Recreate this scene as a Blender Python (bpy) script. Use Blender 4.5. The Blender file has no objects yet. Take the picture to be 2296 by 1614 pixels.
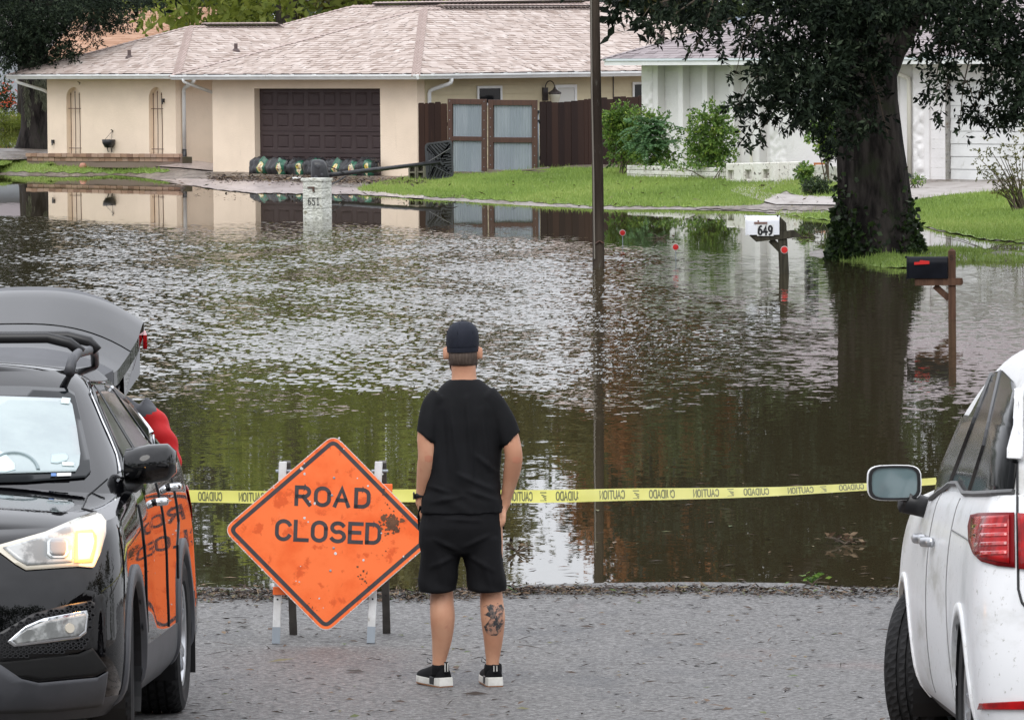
import bpy, bmesh, math, random
import numpy as np
from mathutils import Vector, Matrix
from mathutils.bvhtree import BVHTree

random.seed(7)
RNG = np.random.default_rng(7)
C = bpy.context.scene.collection
SC = bpy.context.scene
R = math.radians

# ------------------------------------------------------------------ camera
H = 3.3                      # metres above the flood water
FPX = 12755.0                # 200 mm on a 36 mm sensor, in units of a 2296 px wide picture
PITCH = math.atan((807 - 95) / FPX)
ROLL = R(0.5)
_f = Vector((0, math.cos(PITCH), -math.sin(PITCH)))
_r0 = Vector((1, 0, 0)); _u0 = Vector((0, math.sin(PITCH), math.cos(PITCH)))
_r = math.cos(ROLL) * _r0 - math.sin(ROLL) * _u0
_u = math.cos(ROLL) * _u0 + math.sin(ROLL) * _r0
CAM = Vector((0, 0, H))
cam_data = bpy.data.cameras.new('camera')
cam_data.lens = 200.0; cam_data.sensor_width = 36.0
cam_data.clip_start = 0.5; cam_data.clip_end = 6000.0
cam = bpy.data.objects.new('camera', cam_data); C.objects.link(cam)
cam.matrix_world = Matrix(((_r.x, _u.x, -_f.x, 0), (_r.y, _u.y, -_f.y, 0), (_r.z, _u.z, -_f.z, H), (0, 0, 0, 1)))
SC.camera = cam

# ------------------------------------------------------------------ sky, sun, exposure
SUN_EL, SUN_AZ = R(48), R(196)
w = bpy.data.worlds.new('World'); SC.world = w; w.use_nodes = True
nt = w.node_tree; nt.nodes.clear()
wo = nt.nodes.new('ShaderNodeOutputWorld'); bg = nt.nodes.new('ShaderNodeBackground')
sky = nt.nodes.new('ShaderNodeTexSky'); sky.sky_type = 'NISHITA'; sky.sun_disc = False
sky.sun_elevation = SUN_EL; sky.sun_rotation = SUN_AZ
tc = nt.nodes.new('ShaderNodeTexCoord'); sx = nt.nodes.new('ShaderNodeSeparateXYZ')
nt.links.new(tc.outputs['Generated'], sx.inputs[0])
mr = nt.nodes.new('ShaderNodeMapRange'); mr.inputs[1].default_value = 0; mr.inputs[2].default_value = 1
mr.inputs[3].default_value = .58; mr.inputs[4].default_value = 1.0
nt.links.new(sx.outputs['Z'], mr.inputs[0])                       # overcast: brighter towards the zenith
cl = nt.nodes.new('ShaderNodeTexNoise'); cl.inputs['Scale'].default_value = 2.2; cl.inputs['Detail'].default_value = 5
nt.links.new(tc.outputs['Generated'], cl.inputs['Vector'])
cr = nt.nodes.new('ShaderNodeMapRange'); cr.inputs[1].default_value = .3; cr.inputs[2].default_value = .7
cr.inputs[3].default_value = .86; cr.inputs[4].default_value = 1.1
nt.links.new(cl.outputs['Fac'], cr.inputs[0])
mu = nt.nodes.new('ShaderNodeMath'); mu.operation = 'MULTIPLY'
nt.links.new(mr.outputs[0], mu.inputs[0]); nt.links.new(cr.outputs[0], mu.inputs[1])
vm = nt.nodes.new('ShaderNodeVectorMath'); vm.operation = 'SCALE'; vm.inputs[0].default_value = (19.0, 19.45, 20.7)
nt.links.new(mu.outputs[0], vm.inputs['Scale'])
mx = nt.nodes.new('ShaderNodeMix'); mx.data_type = 'RGBA'; mx.inputs[0].default_value = 0.93
nt.links.new(sky.outputs[0], mx.inputs[6]); nt.links.new(vm.outputs[0], mx.inputs[7])
nt.links.new(mx.outputs[2], bg.inputs['Color']); bg.inputs['Strength'].default_value = 0.1
nt.links.new(bg.outputs[0], wo.inputs[0])
sd = bpy.data.lights.new('sun', 'SUN'); sd.energy = 1.1; sd.angle = R(35); sd.color = (1, .97, .92)
so = bpy.data.objects.new('sun', sd); C.objects.link(so)
so.rotation_euler = (math.pi / 2 - SUN_EL, 0, math.pi - SUN_AZ); so.location = (0, 0, 40)
SC.view_settings.view_transform = 'Standard'; SC.view_settings.look = 'None'
SC.view_settings.exposure = 0.14; SC.view_settings.gamma = 1.0; SC.view_settings.use_curve_mapping = False
SC.cycles.max_bounces = 8; SC.cycles.glossy_bounces = 4; SC.cycles.transparent_max_bounces = 12

# ------------------------------------------------------------------ surveying: a sight line from the camera to a place
def ray(x, y):
    return (FPX * _f + float(x - 1148) * _r - float(y - 807) * _u).normalized()
def W(x, y, D):                       # the point at distance D along the road
    d = ray(x, y); return CAM + d * (D / d.y)
def onplane(x, y, P, n):
    d = ray(x, y); return CAM + d * ((Vector(P) - CAM).dot(n) / d.dot(n))
def road_z(Y):
    t = 34.6 - Y
    if t < 0: return 0.03 * t
    if t < 13: return .0022 * t * t + .004 * t
    return .0022 * 169 + .052 + (t - 13) * .0612
SHORE_PX = [(-400, 391), (0, 391), (130, 394), (250, 392), (330, 397), (370, 404), (470, 424), (560, 434), (720, 437), (830, 438),
            (940, 447), (1100, 457), (1340, 470), (1560, 471), (1660, 471), (1740, 477), (1800, 488), (1868, 495), (2060, 501),
            (2085, 513), (2200, 538), (2296, 547), (2700, 560)]
_sa, _sy = [], []
for _x, _y in SHORE_PX:
    d = ray(_x, _y); t = -H / d.z; p = CAM + d * t
    _sa.append(p.x / p.y); _sy.append(p.y)
def _hash2(X, Y): return np.sin(X * 1.7 + np.sin(Y * .9) * 1.3) * np.sin(Y * .55 + 1.1 * np.sin(X * .8))
ISLA = [(1885, 572), (1990, 582), (2150, 577), (2420, 582)]
_isl = []
for _x, _y in ISLA:
    d = ray(_x, _y); t = -H / d.z; p = CAM + d * t; _isl.append((p.x, p.y))
def land_z(X, Y):                     # far bank, vectorised
    X = np.asarray(X, float); Y = np.asarray(Y, float)
    ys = np.interp(X / Y, _sa, _sy)
    t = Y - ys + .35 * _hash2(X * 1.6, Y * .5)
    slope = np.interp(X / Y, [-.095, -.0857, -.0586, -.052, -.0165, 0.0, .005, .0276, .0376, .051, .060, .076, .1], [.08, .07, .03, .0115, .0088, .0135, .0149, .0205, .027, .027, .018, .0095, .009])
    z = np.where(t > 0, np.minimum(slope * t, .36), np.maximum(.03 * t, -.5))
    z = np.where((X / Y < -.0842) & (Y > 166), -.3, z)
    z = np.where(t > 0, z + .02 * _hash2(X * 2 + 3, Y) * np.clip(t / 4, 0, 1), z)
    best = np.full(X.shape, 1e9)
    for (x0, y0), (x1, y1) in zip(_isl, _isl[1:]):
        dx, dy = x1 - x0, y1 - y0
        k = np.clip(((X - x0) * dx + (Y - y0) * dy) / (dx * dx + dy * dy), 0, 1)
        best = np.minimum(best, np.hypot((X - x0 - k * dx) * 6, Y - y0 - k * dy))
    isl = .10 - .035 * best + .02 * _hash2(X * 3, Y * 1.2)
    return np.maximum(z, np.maximum(isl, -.5))
def G(x, y, far=True):                # the point of the ground on a sight line
    d = ray(x, y); z = 0.0
    for _ in range(24):
        t = (z - H) / d.z; p = CAM + d * t
        zn = float(land_z(p.x, p.y)) if far else road_z(p.y)
        z = z * .6 + zn * .4
    t = (z - H) / d.z
    return CAM + d * t
_F, _Rr, _Uu = np.array(_f), np.array(_r), np.array(_u)
def G_many(x, y):                     # the same for whole arrays, far bank
    d = FPX * _F + (x - 1148)[..., None] * _Rr - (y - 807)[..., None] * _Uu; z = np.zeros(x.shape)
    for _ in range(30):
        t = (z - H) / d[..., 2]; z = z * .6 + .4 * land_z(d[..., 0] * t, d[..., 1] * t)
    t = (z - H) / d[..., 2]; p = d * t[..., None]; p[..., 2] += H
    return p
def scale_at(D): return FPX / D       # picture units per metre

# ------------------------------------------------------------------ mesh building
class MB:
    def __init__(s): s.v = []; s.f = []; s.t = []; s.tone = 0.5
    def add(s, vs, fs):
        o = len(s.v); s.v.extend([tuple(p) for p in vs]); s.f.extend([tuple(i + o for i in q) for q in fs]); s.t.extend([s.tone] * len(fs))
        return s
    def box(s, x0, x1, y0, y1, z0, z1, M=None):
        vs = [Vector(p) for p in ((x0, y0, z0), (x1, y0, z0), (x1, y1, z0), (x0, y1, z0), (x0, y0, z1), (x1, y0, z1), (x1, y1, z1), (x0, y1, z1))]
        if M is not None: vs = [M @ p for p in vs]
        return s.add(vs, [(0, 3, 2, 1), (4, 5, 6, 7), (0, 1, 5, 4), (1, 2, 6, 5), (2, 3, 7, 6), (3, 0, 4, 7)])
    def bar(s, a, b, w, h, up=Vector((0, 0, 1))):     # rectangular bar from a to b
        a, b = Vector(a), Vector(b); d = (b - a).normalized()
        sx = d.cross(up)
        if sx.length < 1e-4: sx = d.cross(Vector((1, 0, 0)))
        sx.normalize(); sy = sx.cross(d).normalized()
        vs = []
        for p in (a, b):
            for i, j in ((-1, -1), (1, -1), (1, 1), (-1, 1)): vs.append(p + sx * (i * w / 2) + sy * (j * h / 2))
        return s.add(vs, [(0, 1, 2, 3), (7, 6, 5, 4), (0, 4, 5, 1), (1, 5, 6, 2), (2, 6, 7, 3), (3, 7, 4, 0)])
    def tube(s, pts, r, n=8, caps=True, flat=1.0):
        pts = [Vector(p) for p in pts]; m = len(pts)
        rs = [r] * m if isinstance(r, (int, float)) else list(r)
        vs = []; prev = None
        for i, p in enumerate(pts):
            d = (pts[min(i + 1, m - 1)] - pts[max(i - 1, 0)]).normalized()
            if prev is None:
                a = d.cross(Vector((0, 0, 1)))
                if a.length < 1e-3: a = d.cross(Vector((0, 1, 0)))
            else: a = prev - d * prev.dot(d)
            a.normalize(); prev = a; b = d.cross(a)
            for k in range(n):
                t = 2 * math.pi * k / n
                vs.append(p + a * (math.cos(t) * rs[i]) + b * (math.sin(t) * rs[i] * flat))
        fs = []
        for i in range(m - 1):
            for k in range(n):
                fs.append((i * n + k, i * n + (k + 1) % n, (i + 1) * n + (k + 1) % n, (i + 1) * n + k))
        if caps: fs += [tuple(range(n))[::-1], tuple(range((m - 1) * n, m * n))]
        return s.add(vs, fs)
    def rings(s, rings, caps=True):                    # loft of equal closed rings
        n = len(rings[0]); vs = [p for r_ in rings for p in r_]; fs = []
        for i in range(len(rings) - 1):
            for k in range(n): fs.append((i * n + k, i * n + (k + 1) % n, (i + 1) * n + (k + 1) % n, (i + 1) * n + k))
        if caps: fs += [tuple(range(n))[::-1], tuple(range((len(rings) - 1) * n, len(rings) * n))]
        return s.add(vs, fs)
    def grid(s, rows, closed=False):
        n = len(rows[0]); vs = [p for r_ in rows for p in r_]; fs = []
        for i in range(len(rows) - 1):
            for k in range(n if closed else n - 1):
                fs.append((i * n + k, i * n + (k + 1) % n, (i + 1) * n + (k + 1) % n, (i + 1) * n + k))
        return s.add(vs, fs)
    def prism(s, poly, d):                             # polygon extruded along d
        d = Vector(d); n = len(poly); vs = [Vector(p) for p in poly] + [Vector(p) + d for p in poly]
        fs = [tuple(range(n)), tuple(range(2 * n - 1, n - 1, -1))]
        for k in range(n): fs.append((k, n + k, n + (k + 1) % n, (k + 1) % n))
        return s.add(vs, fs)
    def lathe(s, prof, c, axis, n=24, close=False):    # profile of (r, h) round axis at c
        axis = Vector(axis).normalized(); a = axis.cross(Vector((0, 0, 1)))
        if a.length < 1e-3: a = Vector((1, 0, 0))
        a.normalize(); b = axis.cross(a); c = Vector(c); rows = []
        for r_, h in prof:
            rows.append([c + axis * h + (a * math.cos(2 * math.pi * k / n) + b * math.sin(2 * math.pi * k / n)) * r_ for k in range(n)])
        return s.rings(rows, caps=not close)
    def build(s, name, mat, parent=None, smooth=False, kind=None, mtx=None):
        me = bpy.data.meshes.new(name); me.from_pydata([tuple(p) for p in s.v], [], s.f); me.validate()
        if len(me.polygons) == len(s.t):
            at = me.attributes.new('tone', 'FLOAT', 'FACE'); at.data.foreach_set('value', np.array(s.t, np.float32))
        return link(name, me, mat, parent, smooth, kind, mtx)
def link(name, me, mat, parent=None, smooth=False, kind=None, mtx=None):
    if mat is not None:
        for m_ in (mat if isinstance(mat, (list, tuple)) else [mat]): me.materials.append(m_)
    if smooth:
        me.polygons.foreach_set('use_smooth', [True] * len(me.polygons))
    o = bpy.data.objects.new(name, me); C.objects.link(o)
    if parent is not None: o.parent = parent
    if mtx is not None: o.matrix_basis = mtx
    if kind: o['kind'] = kind
    return o
def npmesh(name, V, F, mat, tone=None, parent=None, smooth=False, kind=None):   # V (n,3), F (m,k) equal-sided faces
    me = bpy.data.meshes.new(name); V = np.asarray(V, np.float32); F = np.asarray(F, np.int32)
    n, (m, k) = len(V), F.shape
    me.vertices.add(n); me.vertices.foreach_set('co', V.ravel())
    me.loops.add(m * k); me.loops.foreach_set('vertex_index', F.ravel())
    me.polygons.add(m); me.polygons.foreach_set('loop_start', np.arange(0, m * k, k, dtype=np.int32))
    me.update(calc_edges=True); me.validate()
    if tone is not None:
        at = me.attributes.new('tone', 'FLOAT', 'FACE'); at.data.foreach_set('value', np.asarray(tone, np.float32))
    return link(name, me, mat, parent, smooth, kind)
def tag(o, label=None, cat=None, group=None, kind=None):
    if label: o['label'] = label
    if cat: o['category'] = cat
    if group: o['group'] = group
    if kind: o['kind'] = kind
    return o
def thing(name, label, cat, loc=(0, 0, 0), rz=0.0, group=None, mtx=None):
    o = bpy.data.objects.new(name, None); C.objects.link(o); o.empty_display_size = .2
    if mtx is not None: o.matrix_basis = mtx
    else: o.location = loc; o.rotation_euler = (0, 0, rz)
    return tag(o, label, cat, group)
def copy_tree(o, parent=None):
    c = o.copy(); C.objects.link(c)
    if parent is not None: c.parent = parent
    for ch in list(o.children): copy_tree(ch, c)
    return c
def autosmooth(o, ang=40):
    me = o.data; bm = bmesh.new(); bm.from_mesh(me)
    for f in bm.faces: f.smooth = True
    for e in bm.edges:
        if len(e.link_faces) == 2 and e.calc_face_angle(0) > R(ang): e.smooth = False
    bm.to_mesh(me); bm.free(); return o
def bevel(o, w_=.006, seg=2, ang=35):
    m = o.modifiers.new('bevel', 'BEVEL'); m.width = w_; m.segments = seg; m.limit_method = 'ANGLE'; m.angle_limit = R(ang); return o

# ------------------------------------------------------------------ materials
MATS = {}
def mat(name, col, rough=.6, metal=0.0, col2=None, nscale=4.0, nstretch=(1, 1, 1), bump=0.0, bscale=60.0, bstretch=(1, 1, 1), bdist=.01,
        coat=0.0, spec=.5, tone=None, ncontrast=(.35, .65), detail=5.0, trans=0.0, emit=0.0, stains=None, rough2=None, obj=True):
    if name in MATS: return MATS[name]
    m = bpy.data.materials.new(name); m.use_nodes = True; t = m.node_tree; n = t.nodes; L = t.links
    b = n['Principled BSDF']; b.inputs['Roughness'].default_value = rough; b.inputs['Metallic'].default_value = metal
    b.inputs['Specular IOR Level'].default_value = spec
    if coat: b.inputs['Coat Weight'].default_value = coat; b.inputs['Coat Roughness'].default_value = .03
    tcn = n.new('ShaderNodeTexCoord'); src = tcn.outputs['Object']
    def noise(scale, stretch, det=detail):
        mp = n.new('ShaderNodeMapping'); mp.inputs['Scale'].default_value = stretch; L.new(src, mp.inputs[0])
        x = n.new('ShaderNodeTexNoise'); x.inputs['Scale'].default_value = scale; x.inputs['Detail'].default_value = det; x.inputs['Roughness'].default_value = .62
        L.new(mp.outputs[0], x.inputs['Vector']); return x
    colour = None
    def mixc(a, bcol, fac):
        x = n.new('ShaderNodeMix'); x.data_type = 'RGBA'
        if hasattr(a, 'is_output'): L.new(a, x.inputs[6])
        else: x.inputs[6].default_value = (*a, 1)
        if hasattr(bcol, 'is_output'): L.new(bcol, x.inputs[7])
        else: x.inputs[7].default_value = (*bcol, 1)
        if hasattr(fac, 'is_output'): L.new(fac, x.inputs[0])
        else: x.inputs[0].default_value = fac
        return x.outputs[2]
    def rng(s, a, b_, c=0.0, d=1.0):
        x = n.new('ShaderNodeMapRange'); x.interpolation_type = 'SMOOTHSTEP'
        for i, q in enumerate((a, b_, c, d)): x.inputs[i + 1].default_value = q
        L.new(s, x.inputs[0]); return x.outputs[0]
    colour = col
    if tone is not None:                       # per-piece variation
        at = n.new('ShaderNodeAttribute'); at.attribute_name = 'tone'
        rmp = n.new('ShaderNodeValToRGB'); els = rmp.color_ramp.elements
        stops = tone
        els[0].position = 0; els[0].color = (*stops[0], 1); els[1].position = 1; els[1].color = (*stops[-1], 1)
        for i, sc in enumerate(stops[1:-1]):
            e = els.new((i + 1) / (len(stops) - 1)); e.color = (*sc, 1)
        L.new(at.outputs['Fac'], rmp.inputs[0]); colour = rmp.outputs[0]
    if col2 is not None:
        nz = noise(nscale, nstretch); fac = rng(nz.outputs['Fac'], *ncontrast); colour = mixc(colour, col2, fac)
        if rough2 is not None: L.new(rng(nz.outputs['Fac'], ncontrast[0], ncontrast[1], rough, rough2), b.inputs['Roughness'])
    for st in (stains or []):                  # (colour, scale, stretch, lo, hi)
        z2 = noise(st[1], st[2], 6); colour = mixc(colour, st[0], rng(z2.outputs['Fac'], st[3], st[4]))
    if hasattr(colour, 'is_output'): L.new(colour, b.inputs['Base Color'])
    else: b.inputs['Base Color'].default_value = (*colour, 1)
    if bump:
        nb = noise(bscale, bstretch, 6); bp = n.new('ShaderNodeBump'); bp.inputs['Strength'].default_value = bump; bp.inputs['Distance'].default_value = bdist
        L.new(nb.outputs['Fac'], bp.inputs['Height']); L.new(bp.outputs[0], b.inputs['Normal'])
    if emit:
        b.inputs['Emission Strength'].default_value = emit
        b.inputs['Emission Color'].default_value = (*col, 1)
    if trans:                                  # thin leaf: some light passes through
        tr = n.new('ShaderNodeBsdfTranslucent'); ms = n.new('ShaderNodeMixShader'); ms.inputs[0].default_value = trans
        if hasattr(colour, 'is_output'): L.new(colour, tr.inputs[0])
        else: tr.inputs[0].default_value = (*colour, 1)
        L.new(b.outputs[0], ms.inputs[1]); L.new(tr.outputs[0], ms.inputs[2]); L.new(ms.outputs[0], n['Material Output'].inputs[0])
    MATS[name] = m
    return m
# ================================================================== the setting
def water_material():
    m = bpy.data.materials.new('flood_water'); m.use_nodes = True; t = m.node_tree; n = t.nodes; L = t.links
    b = n['Principled BSDF']; b.inputs['Base Color'].default_value = (.042, .034, .018, 1)
    b.inputs['Roughness'].default_value = .012; b.inputs['IOR'].default_value = 1.34
    g = n.new('ShaderNodeNewGeometry'); sp = n.new('ShaderNodeSeparateXYZ'); L.new(g.outputs['Position'], sp.inputs[0])
    def rng(s, a, b_, c, d):
        x = n.new('ShaderNodeMapRange'); x.interpolation_type = 'SMOOTHSTEP'
        for i, q in enumerate((a, b_, c, d)): x.inputs[i + 1].default_value = q
        L.new(s, x.inputs[0]); return x.outputs[0]
    def mth(op, a, c):
        x = n.new('ShaderNodeMath'); x.operation = op
        for i, q in enumerate((a, c)):
            if hasattr(q, 'is_output'): L.new(q, x.inputs[i])
            else: x.inputs[i].default_value = q
        return x.outputs[0]
    # the wind ruffles a wide patch in the middle of the flood; the sheltered edges lie calm
    big = n.new('ShaderNodeTexNoise'); big.inputs['Scale'].default_value = 1; big.inputs['Detail'].default_value = 3
    mp = n.new('ShaderNodeMapping'); mp.inputs['Scale'].default_value = (.35, .055, 1); L.new(g.outputs['Position'], mp.inputs[0]); L.new(mp.outputs[0], big.inputs['Vector'])
    wob = rng(big.outputs['Fac'], .3, .7, -1, 1)
    yy = mth('ADD', sp.outputs['Y'], mth('MULTIPLY', wob, 4.5))
    xx = mth('ADD', sp.outputs['X'], mth('MULTIPLY', wob, .9))
    near = rng(yy, 48, 61, 0, 1)
    edge = mth('ADD', mth('MULTIPLY', sp.outputs['X'], -1.5), 95.0)     # the far calm margin starts nearer on the right
    far = rng(mth('SUBTRACT', yy, edge), -7.0, 4.0, 1, 0)
    side = rng(xx, 1.2, 3.3, 1, .10)
    patch = mth('MULTIPLY', mth('MULTIPLY', near, far), side)
    calm = rng(sp.outputs['Y'], 36, 50, .0034, .0085)
    calm2 = mth('MULTIPLY', calm, rng(sp.outputs['Y'], 84, 102, 1, .10))
    gust = n.new('ShaderNodeTexNoise'); gust.inputs['Scale'].default_value = 1; gust.inputs['Detail'].default_value = 4
    mp2 = n.new('ShaderNodeMapping'); mp2.inputs['Scale'].default_value = (.8, .16, 1); L.new(g.outputs['Position'], mp2.inputs[0]); L.new(mp2.outputs[0], gust.inputs['Vector'])
    amp = mth('ADD', calm2, mth('MULTIPLY', mth('MULTIPLY', patch, rng(gust.outputs['Fac'], .3, .7, .55, 1.2)), RIPPLE))
    tot = None
    for sc_, wt in (((4.2, 2.6, 1), .7), ((11.0, 6.5, 1), .9)):
        mq = n.new('ShaderNodeMapping'); mq.inputs['Scale'].default_value = sc_; L.new(g.outputs['Position'], mq.inputs[0])
        z = n.new('ShaderNodeTexNoise'); z.inputs['Scale'].default_value = 1; z.inputs['Detail'].default_value = 3; L.new(mq.outputs[0], z.inputs['Vector'])
        v = n.new('ShaderNodeVectorMath'); v.operation = 'SUBTRACT'; L.new(z.outputs['Color'], v.inputs[0]); v.inputs[1].default_value = (.5, .5, .5)
        v2 = n.new('ShaderNodeVectorMath'); v2.operation = 'MULTIPLY'; L.new(v.outputs[0], v2.inputs[0]); v2.inputs[1].default_value = (wt * .8, wt * 2.2, 0)
        if tot is None: tot = v2.outputs[0]
        else:
            a = n.new('ShaderNodeVectorMath'); a.operation = 'ADD'; L.new(tot, a.inputs[0]); L.new(v2.outputs[0], a.inputs[1]); tot = a.outputs[0]
    s = n.new('ShaderNodeVectorMath'); s.operation = 'SCALE'; L.new(tot, s.inputs[0]); L.new(amp, s.inputs['Scale'])
    a = n.new('ShaderNodeVectorMath'); a.operation = 'ADD'; L.new(s.outputs[0], a.inputs[0]); a.inputs[1].default_value = (0, 0, 1)
    nn = n.new('ShaderNodeVectorMath'); nn.operation = 'NORMALIZE'; L.new(a.outputs[0], nn.inputs[0])
    L.new(nn.outputs[0], b.inputs['Normal'])
    return m
RIPPLE = .10
M_WATER = water_material()
# the water surface: wind wavelets as real relief where the wind reaches, flat elsewhere
def _ss(a, b, x): t = np.clip((x - a) / (b - a), 0, 1); return t * t * (3 - 2 * t)
def wave_field():
    ys = np.concatenate([np.arange(32, 46, .4), np.arange(46, 54, .06), np.arange(54, 111, .036), np.arange(111, 150, .8), [170, 230, 430]]); aa = np.concatenate([[-1.4, -.3, -.12], np.linspace(-.098, .032, 390), np.linspace(.0332, .098, 66), [.12, .3, 1.4]])
    A, Y = np.meshgrid(aa, ys); X = A * Y
    wob = np.sin(X * .9 + 1.3 * np.sin(Y * .13)) * .5 + .5 * np.sin(Y * .21 + X * .37 + 2) * np.sin(X * .5 - Y * .09)
    yy = Y + wob * 4.5; xx = X + wob * 1.0
    m_ = _ss(48, 60, yy) * (1 - _ss(-7, 4, yy - (96 - 1.5 * X))) * (1 - .90 * _ss(1.2, 3.4, xx))
    m_ = m_ * (.62 + .38 * np.sin(X * 1.3 + 2 * np.sin(Y * .17)) * np.sin(Y * .33 + .6 * np.sin(X))) + .13 * _ss(46, 58, Y) * (1 - _ss(94, 108, Y + 1.4 * X)) * (Y < 111)
    Z = np.zeros(X.shape); r_ = np.random.default_rng(3)
    for k in range(28):
        lam = .085 * (3.1 ** r_.random()); th = r_.normal(math.pi / 2, .75); kx, ky = 2 * math.pi / lam * math.cos(th), 2 * math.pi / lam * math.sin(th)
        Z += (WAVE_SLOPE * lam / (2 * math.pi) / math.sqrt(14)) * np.sin(kx * X + ky * Y + r_.uniform(0, 6.28) + .8 * np.sin(.7 * X + .3 * Y + k))
    Z *= m_ * (np.abs(A) < .0979) * (Y < 150); n_, k_ = X.shape; idx = np.arange(n_ * k_).reshape(n_, k_)
    return np.stack([X, Y, Z], -1).reshape(-1, 3), np.stack([idx[:-1, :-1], idx[:-1, 1:], idx[1:, 1:], idx[1:, :-1]], -1).reshape(-1, 4)
WAVE_SLOPE = .150
V, F = wave_field()
npmesh('flood_water', V, F, M_WATER, smooth=True, kind='structure')

M_ASPHALT = mat('asphalt', (.088, .085, .083), rough=.7, col2=(.150, .145, .141), nscale=30, ncontrast=(.42, .58), bump=1.0, bscale=40, bdist=.012, rough2=.5, spec=.3,
                stains=[((.075, .075, .078), 1.1, (1, .5, 1), .50, .72), ((.17, .12, .11), .55, (1, .35, 1), .60, .74), ((.33, .32, .31), 50, (1, 1, 1), .58, .65), ((.03, .03, .03), 46, (1, 1, 1), .58, .65)])
M_MUD = mat('leafy_mud', (.115, .085, .062), rough=.55, col2=(.235, .195, .170), nscale=1.3, nstretch=(1, .3, 1), bump=.6, bscale=14, bdist=.03, rough2=.3,
            stains=[((.045, .030, .020), 9, (1, .35, 1), .5, .62), ((.09, .10, .035), 5, (1, .3, 1), .58, .7)])
M_SOIL = mat('soil', (.09, .065, .045), rough=.8, col2=(.05, .06, .025), nscale=.8, bump=.6, bscale=12, bdist=.03)
M_TURF = mat('turf', (.14, .215, .045), rough=.8, col2=(.20, .29, .06), nscale=.9, nstretch=(1, .35, 1), bump=.7, bscale=30, bdist=.03,
             stains=[((.12, .11, .05), 2.2, (1, .3, 1), .54, .72), ((.17, .22, .06), 6, (1, .4, 1), .6, .72)])
M_CONC = mat('concrete', (.36, .33, .31), rough=.6, col2=(.29, .26, .24), nscale=1.5, nstretch=(1, .4, 1), bump=.3, bscale=60, bdist=.005,
             stains=[((.20, .17, .15), 3.0, (1, .3, 1), .55, .7)])
M_PAVE = mat('wet_pink_paving', (.40, .335, .315), rough=.28, col2=(.30, .245, .225), nscale=2.0, nstretch=(1, .35, 1), bump=.3, bscale=40, bdist=.006,
             stains=[((.10, .075, .06), 7, (1, .3, 1), .56, .68)])

# ground: one sheet out to the horizon, fine where the far bank is seen
xs = np.concatenate([[-2500, -600, -200, -80, -45], np.arange(-30, 30.1, .45), [45, 80, 200, 600, 2500]])
ysn = np.concatenate([[-400, -60, 0], np.arange(20, 76, 8), np.arange(76, 172, .55), np.arange(172, 240, 2.5), [240, 260, 300, 500, 1200, 3500]])
XX, YY = np.meshgrid(xs, ysn)
ZZ = land_z(np.where(YY < 1, 1e-3, XX), np.maximum(YY, 60))
ZZ = np.where(YY < 60, -.55, ZZ)
near_z = np.array([[road_z(y) - .03 for _ in xs] for y in ysn])
ZZ = np.where(YY < 42, np.minimum(near_z, np.where(YY < 30, 9, near_z)), ZZ)
ZZ = np.where((YY >= 42) & (YY < 60), -.5, ZZ)
ZZ = np.where((YY > 175) & ((XX / np.maximum(YY, 1) > -.0835) | (YY > 235)), .32, ZZ)
V = np.stack([XX, YY, ZZ], -1).reshape(-1, 3); nx_, ny_ = len(xs), len(ysn)
idx = np.arange(nx_ * ny_).reshape(ny_, nx_)
F = np.stack([idx[:-1, :-1], idx[:-1, 1:], idx[1:, 1:], idx[1:, :-1]], -1).reshape(-1, 4)
ground = npmesh('ground', V, F, M_MUD, smooth=True, kind='structure')

# road: the dry end runs down into the flood
ry = np.concatenate([np.arange(-20, 20, 2.0), np.arange(20, 46, .25)])
rx = np.linspace(-7.5, 7.5, 31)
mb = MB(); mb.grid([[(x, y, road_z(y) + (.0025 * math.sin(x * 1.9 + .6 * math.sin(y)) * math.exp(-((y - 34.6) / 2.5) ** 2))) for x in rx] for y in ry])
mb.build('road', M_ASPHALT, smooth=True, kind='structure')

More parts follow.
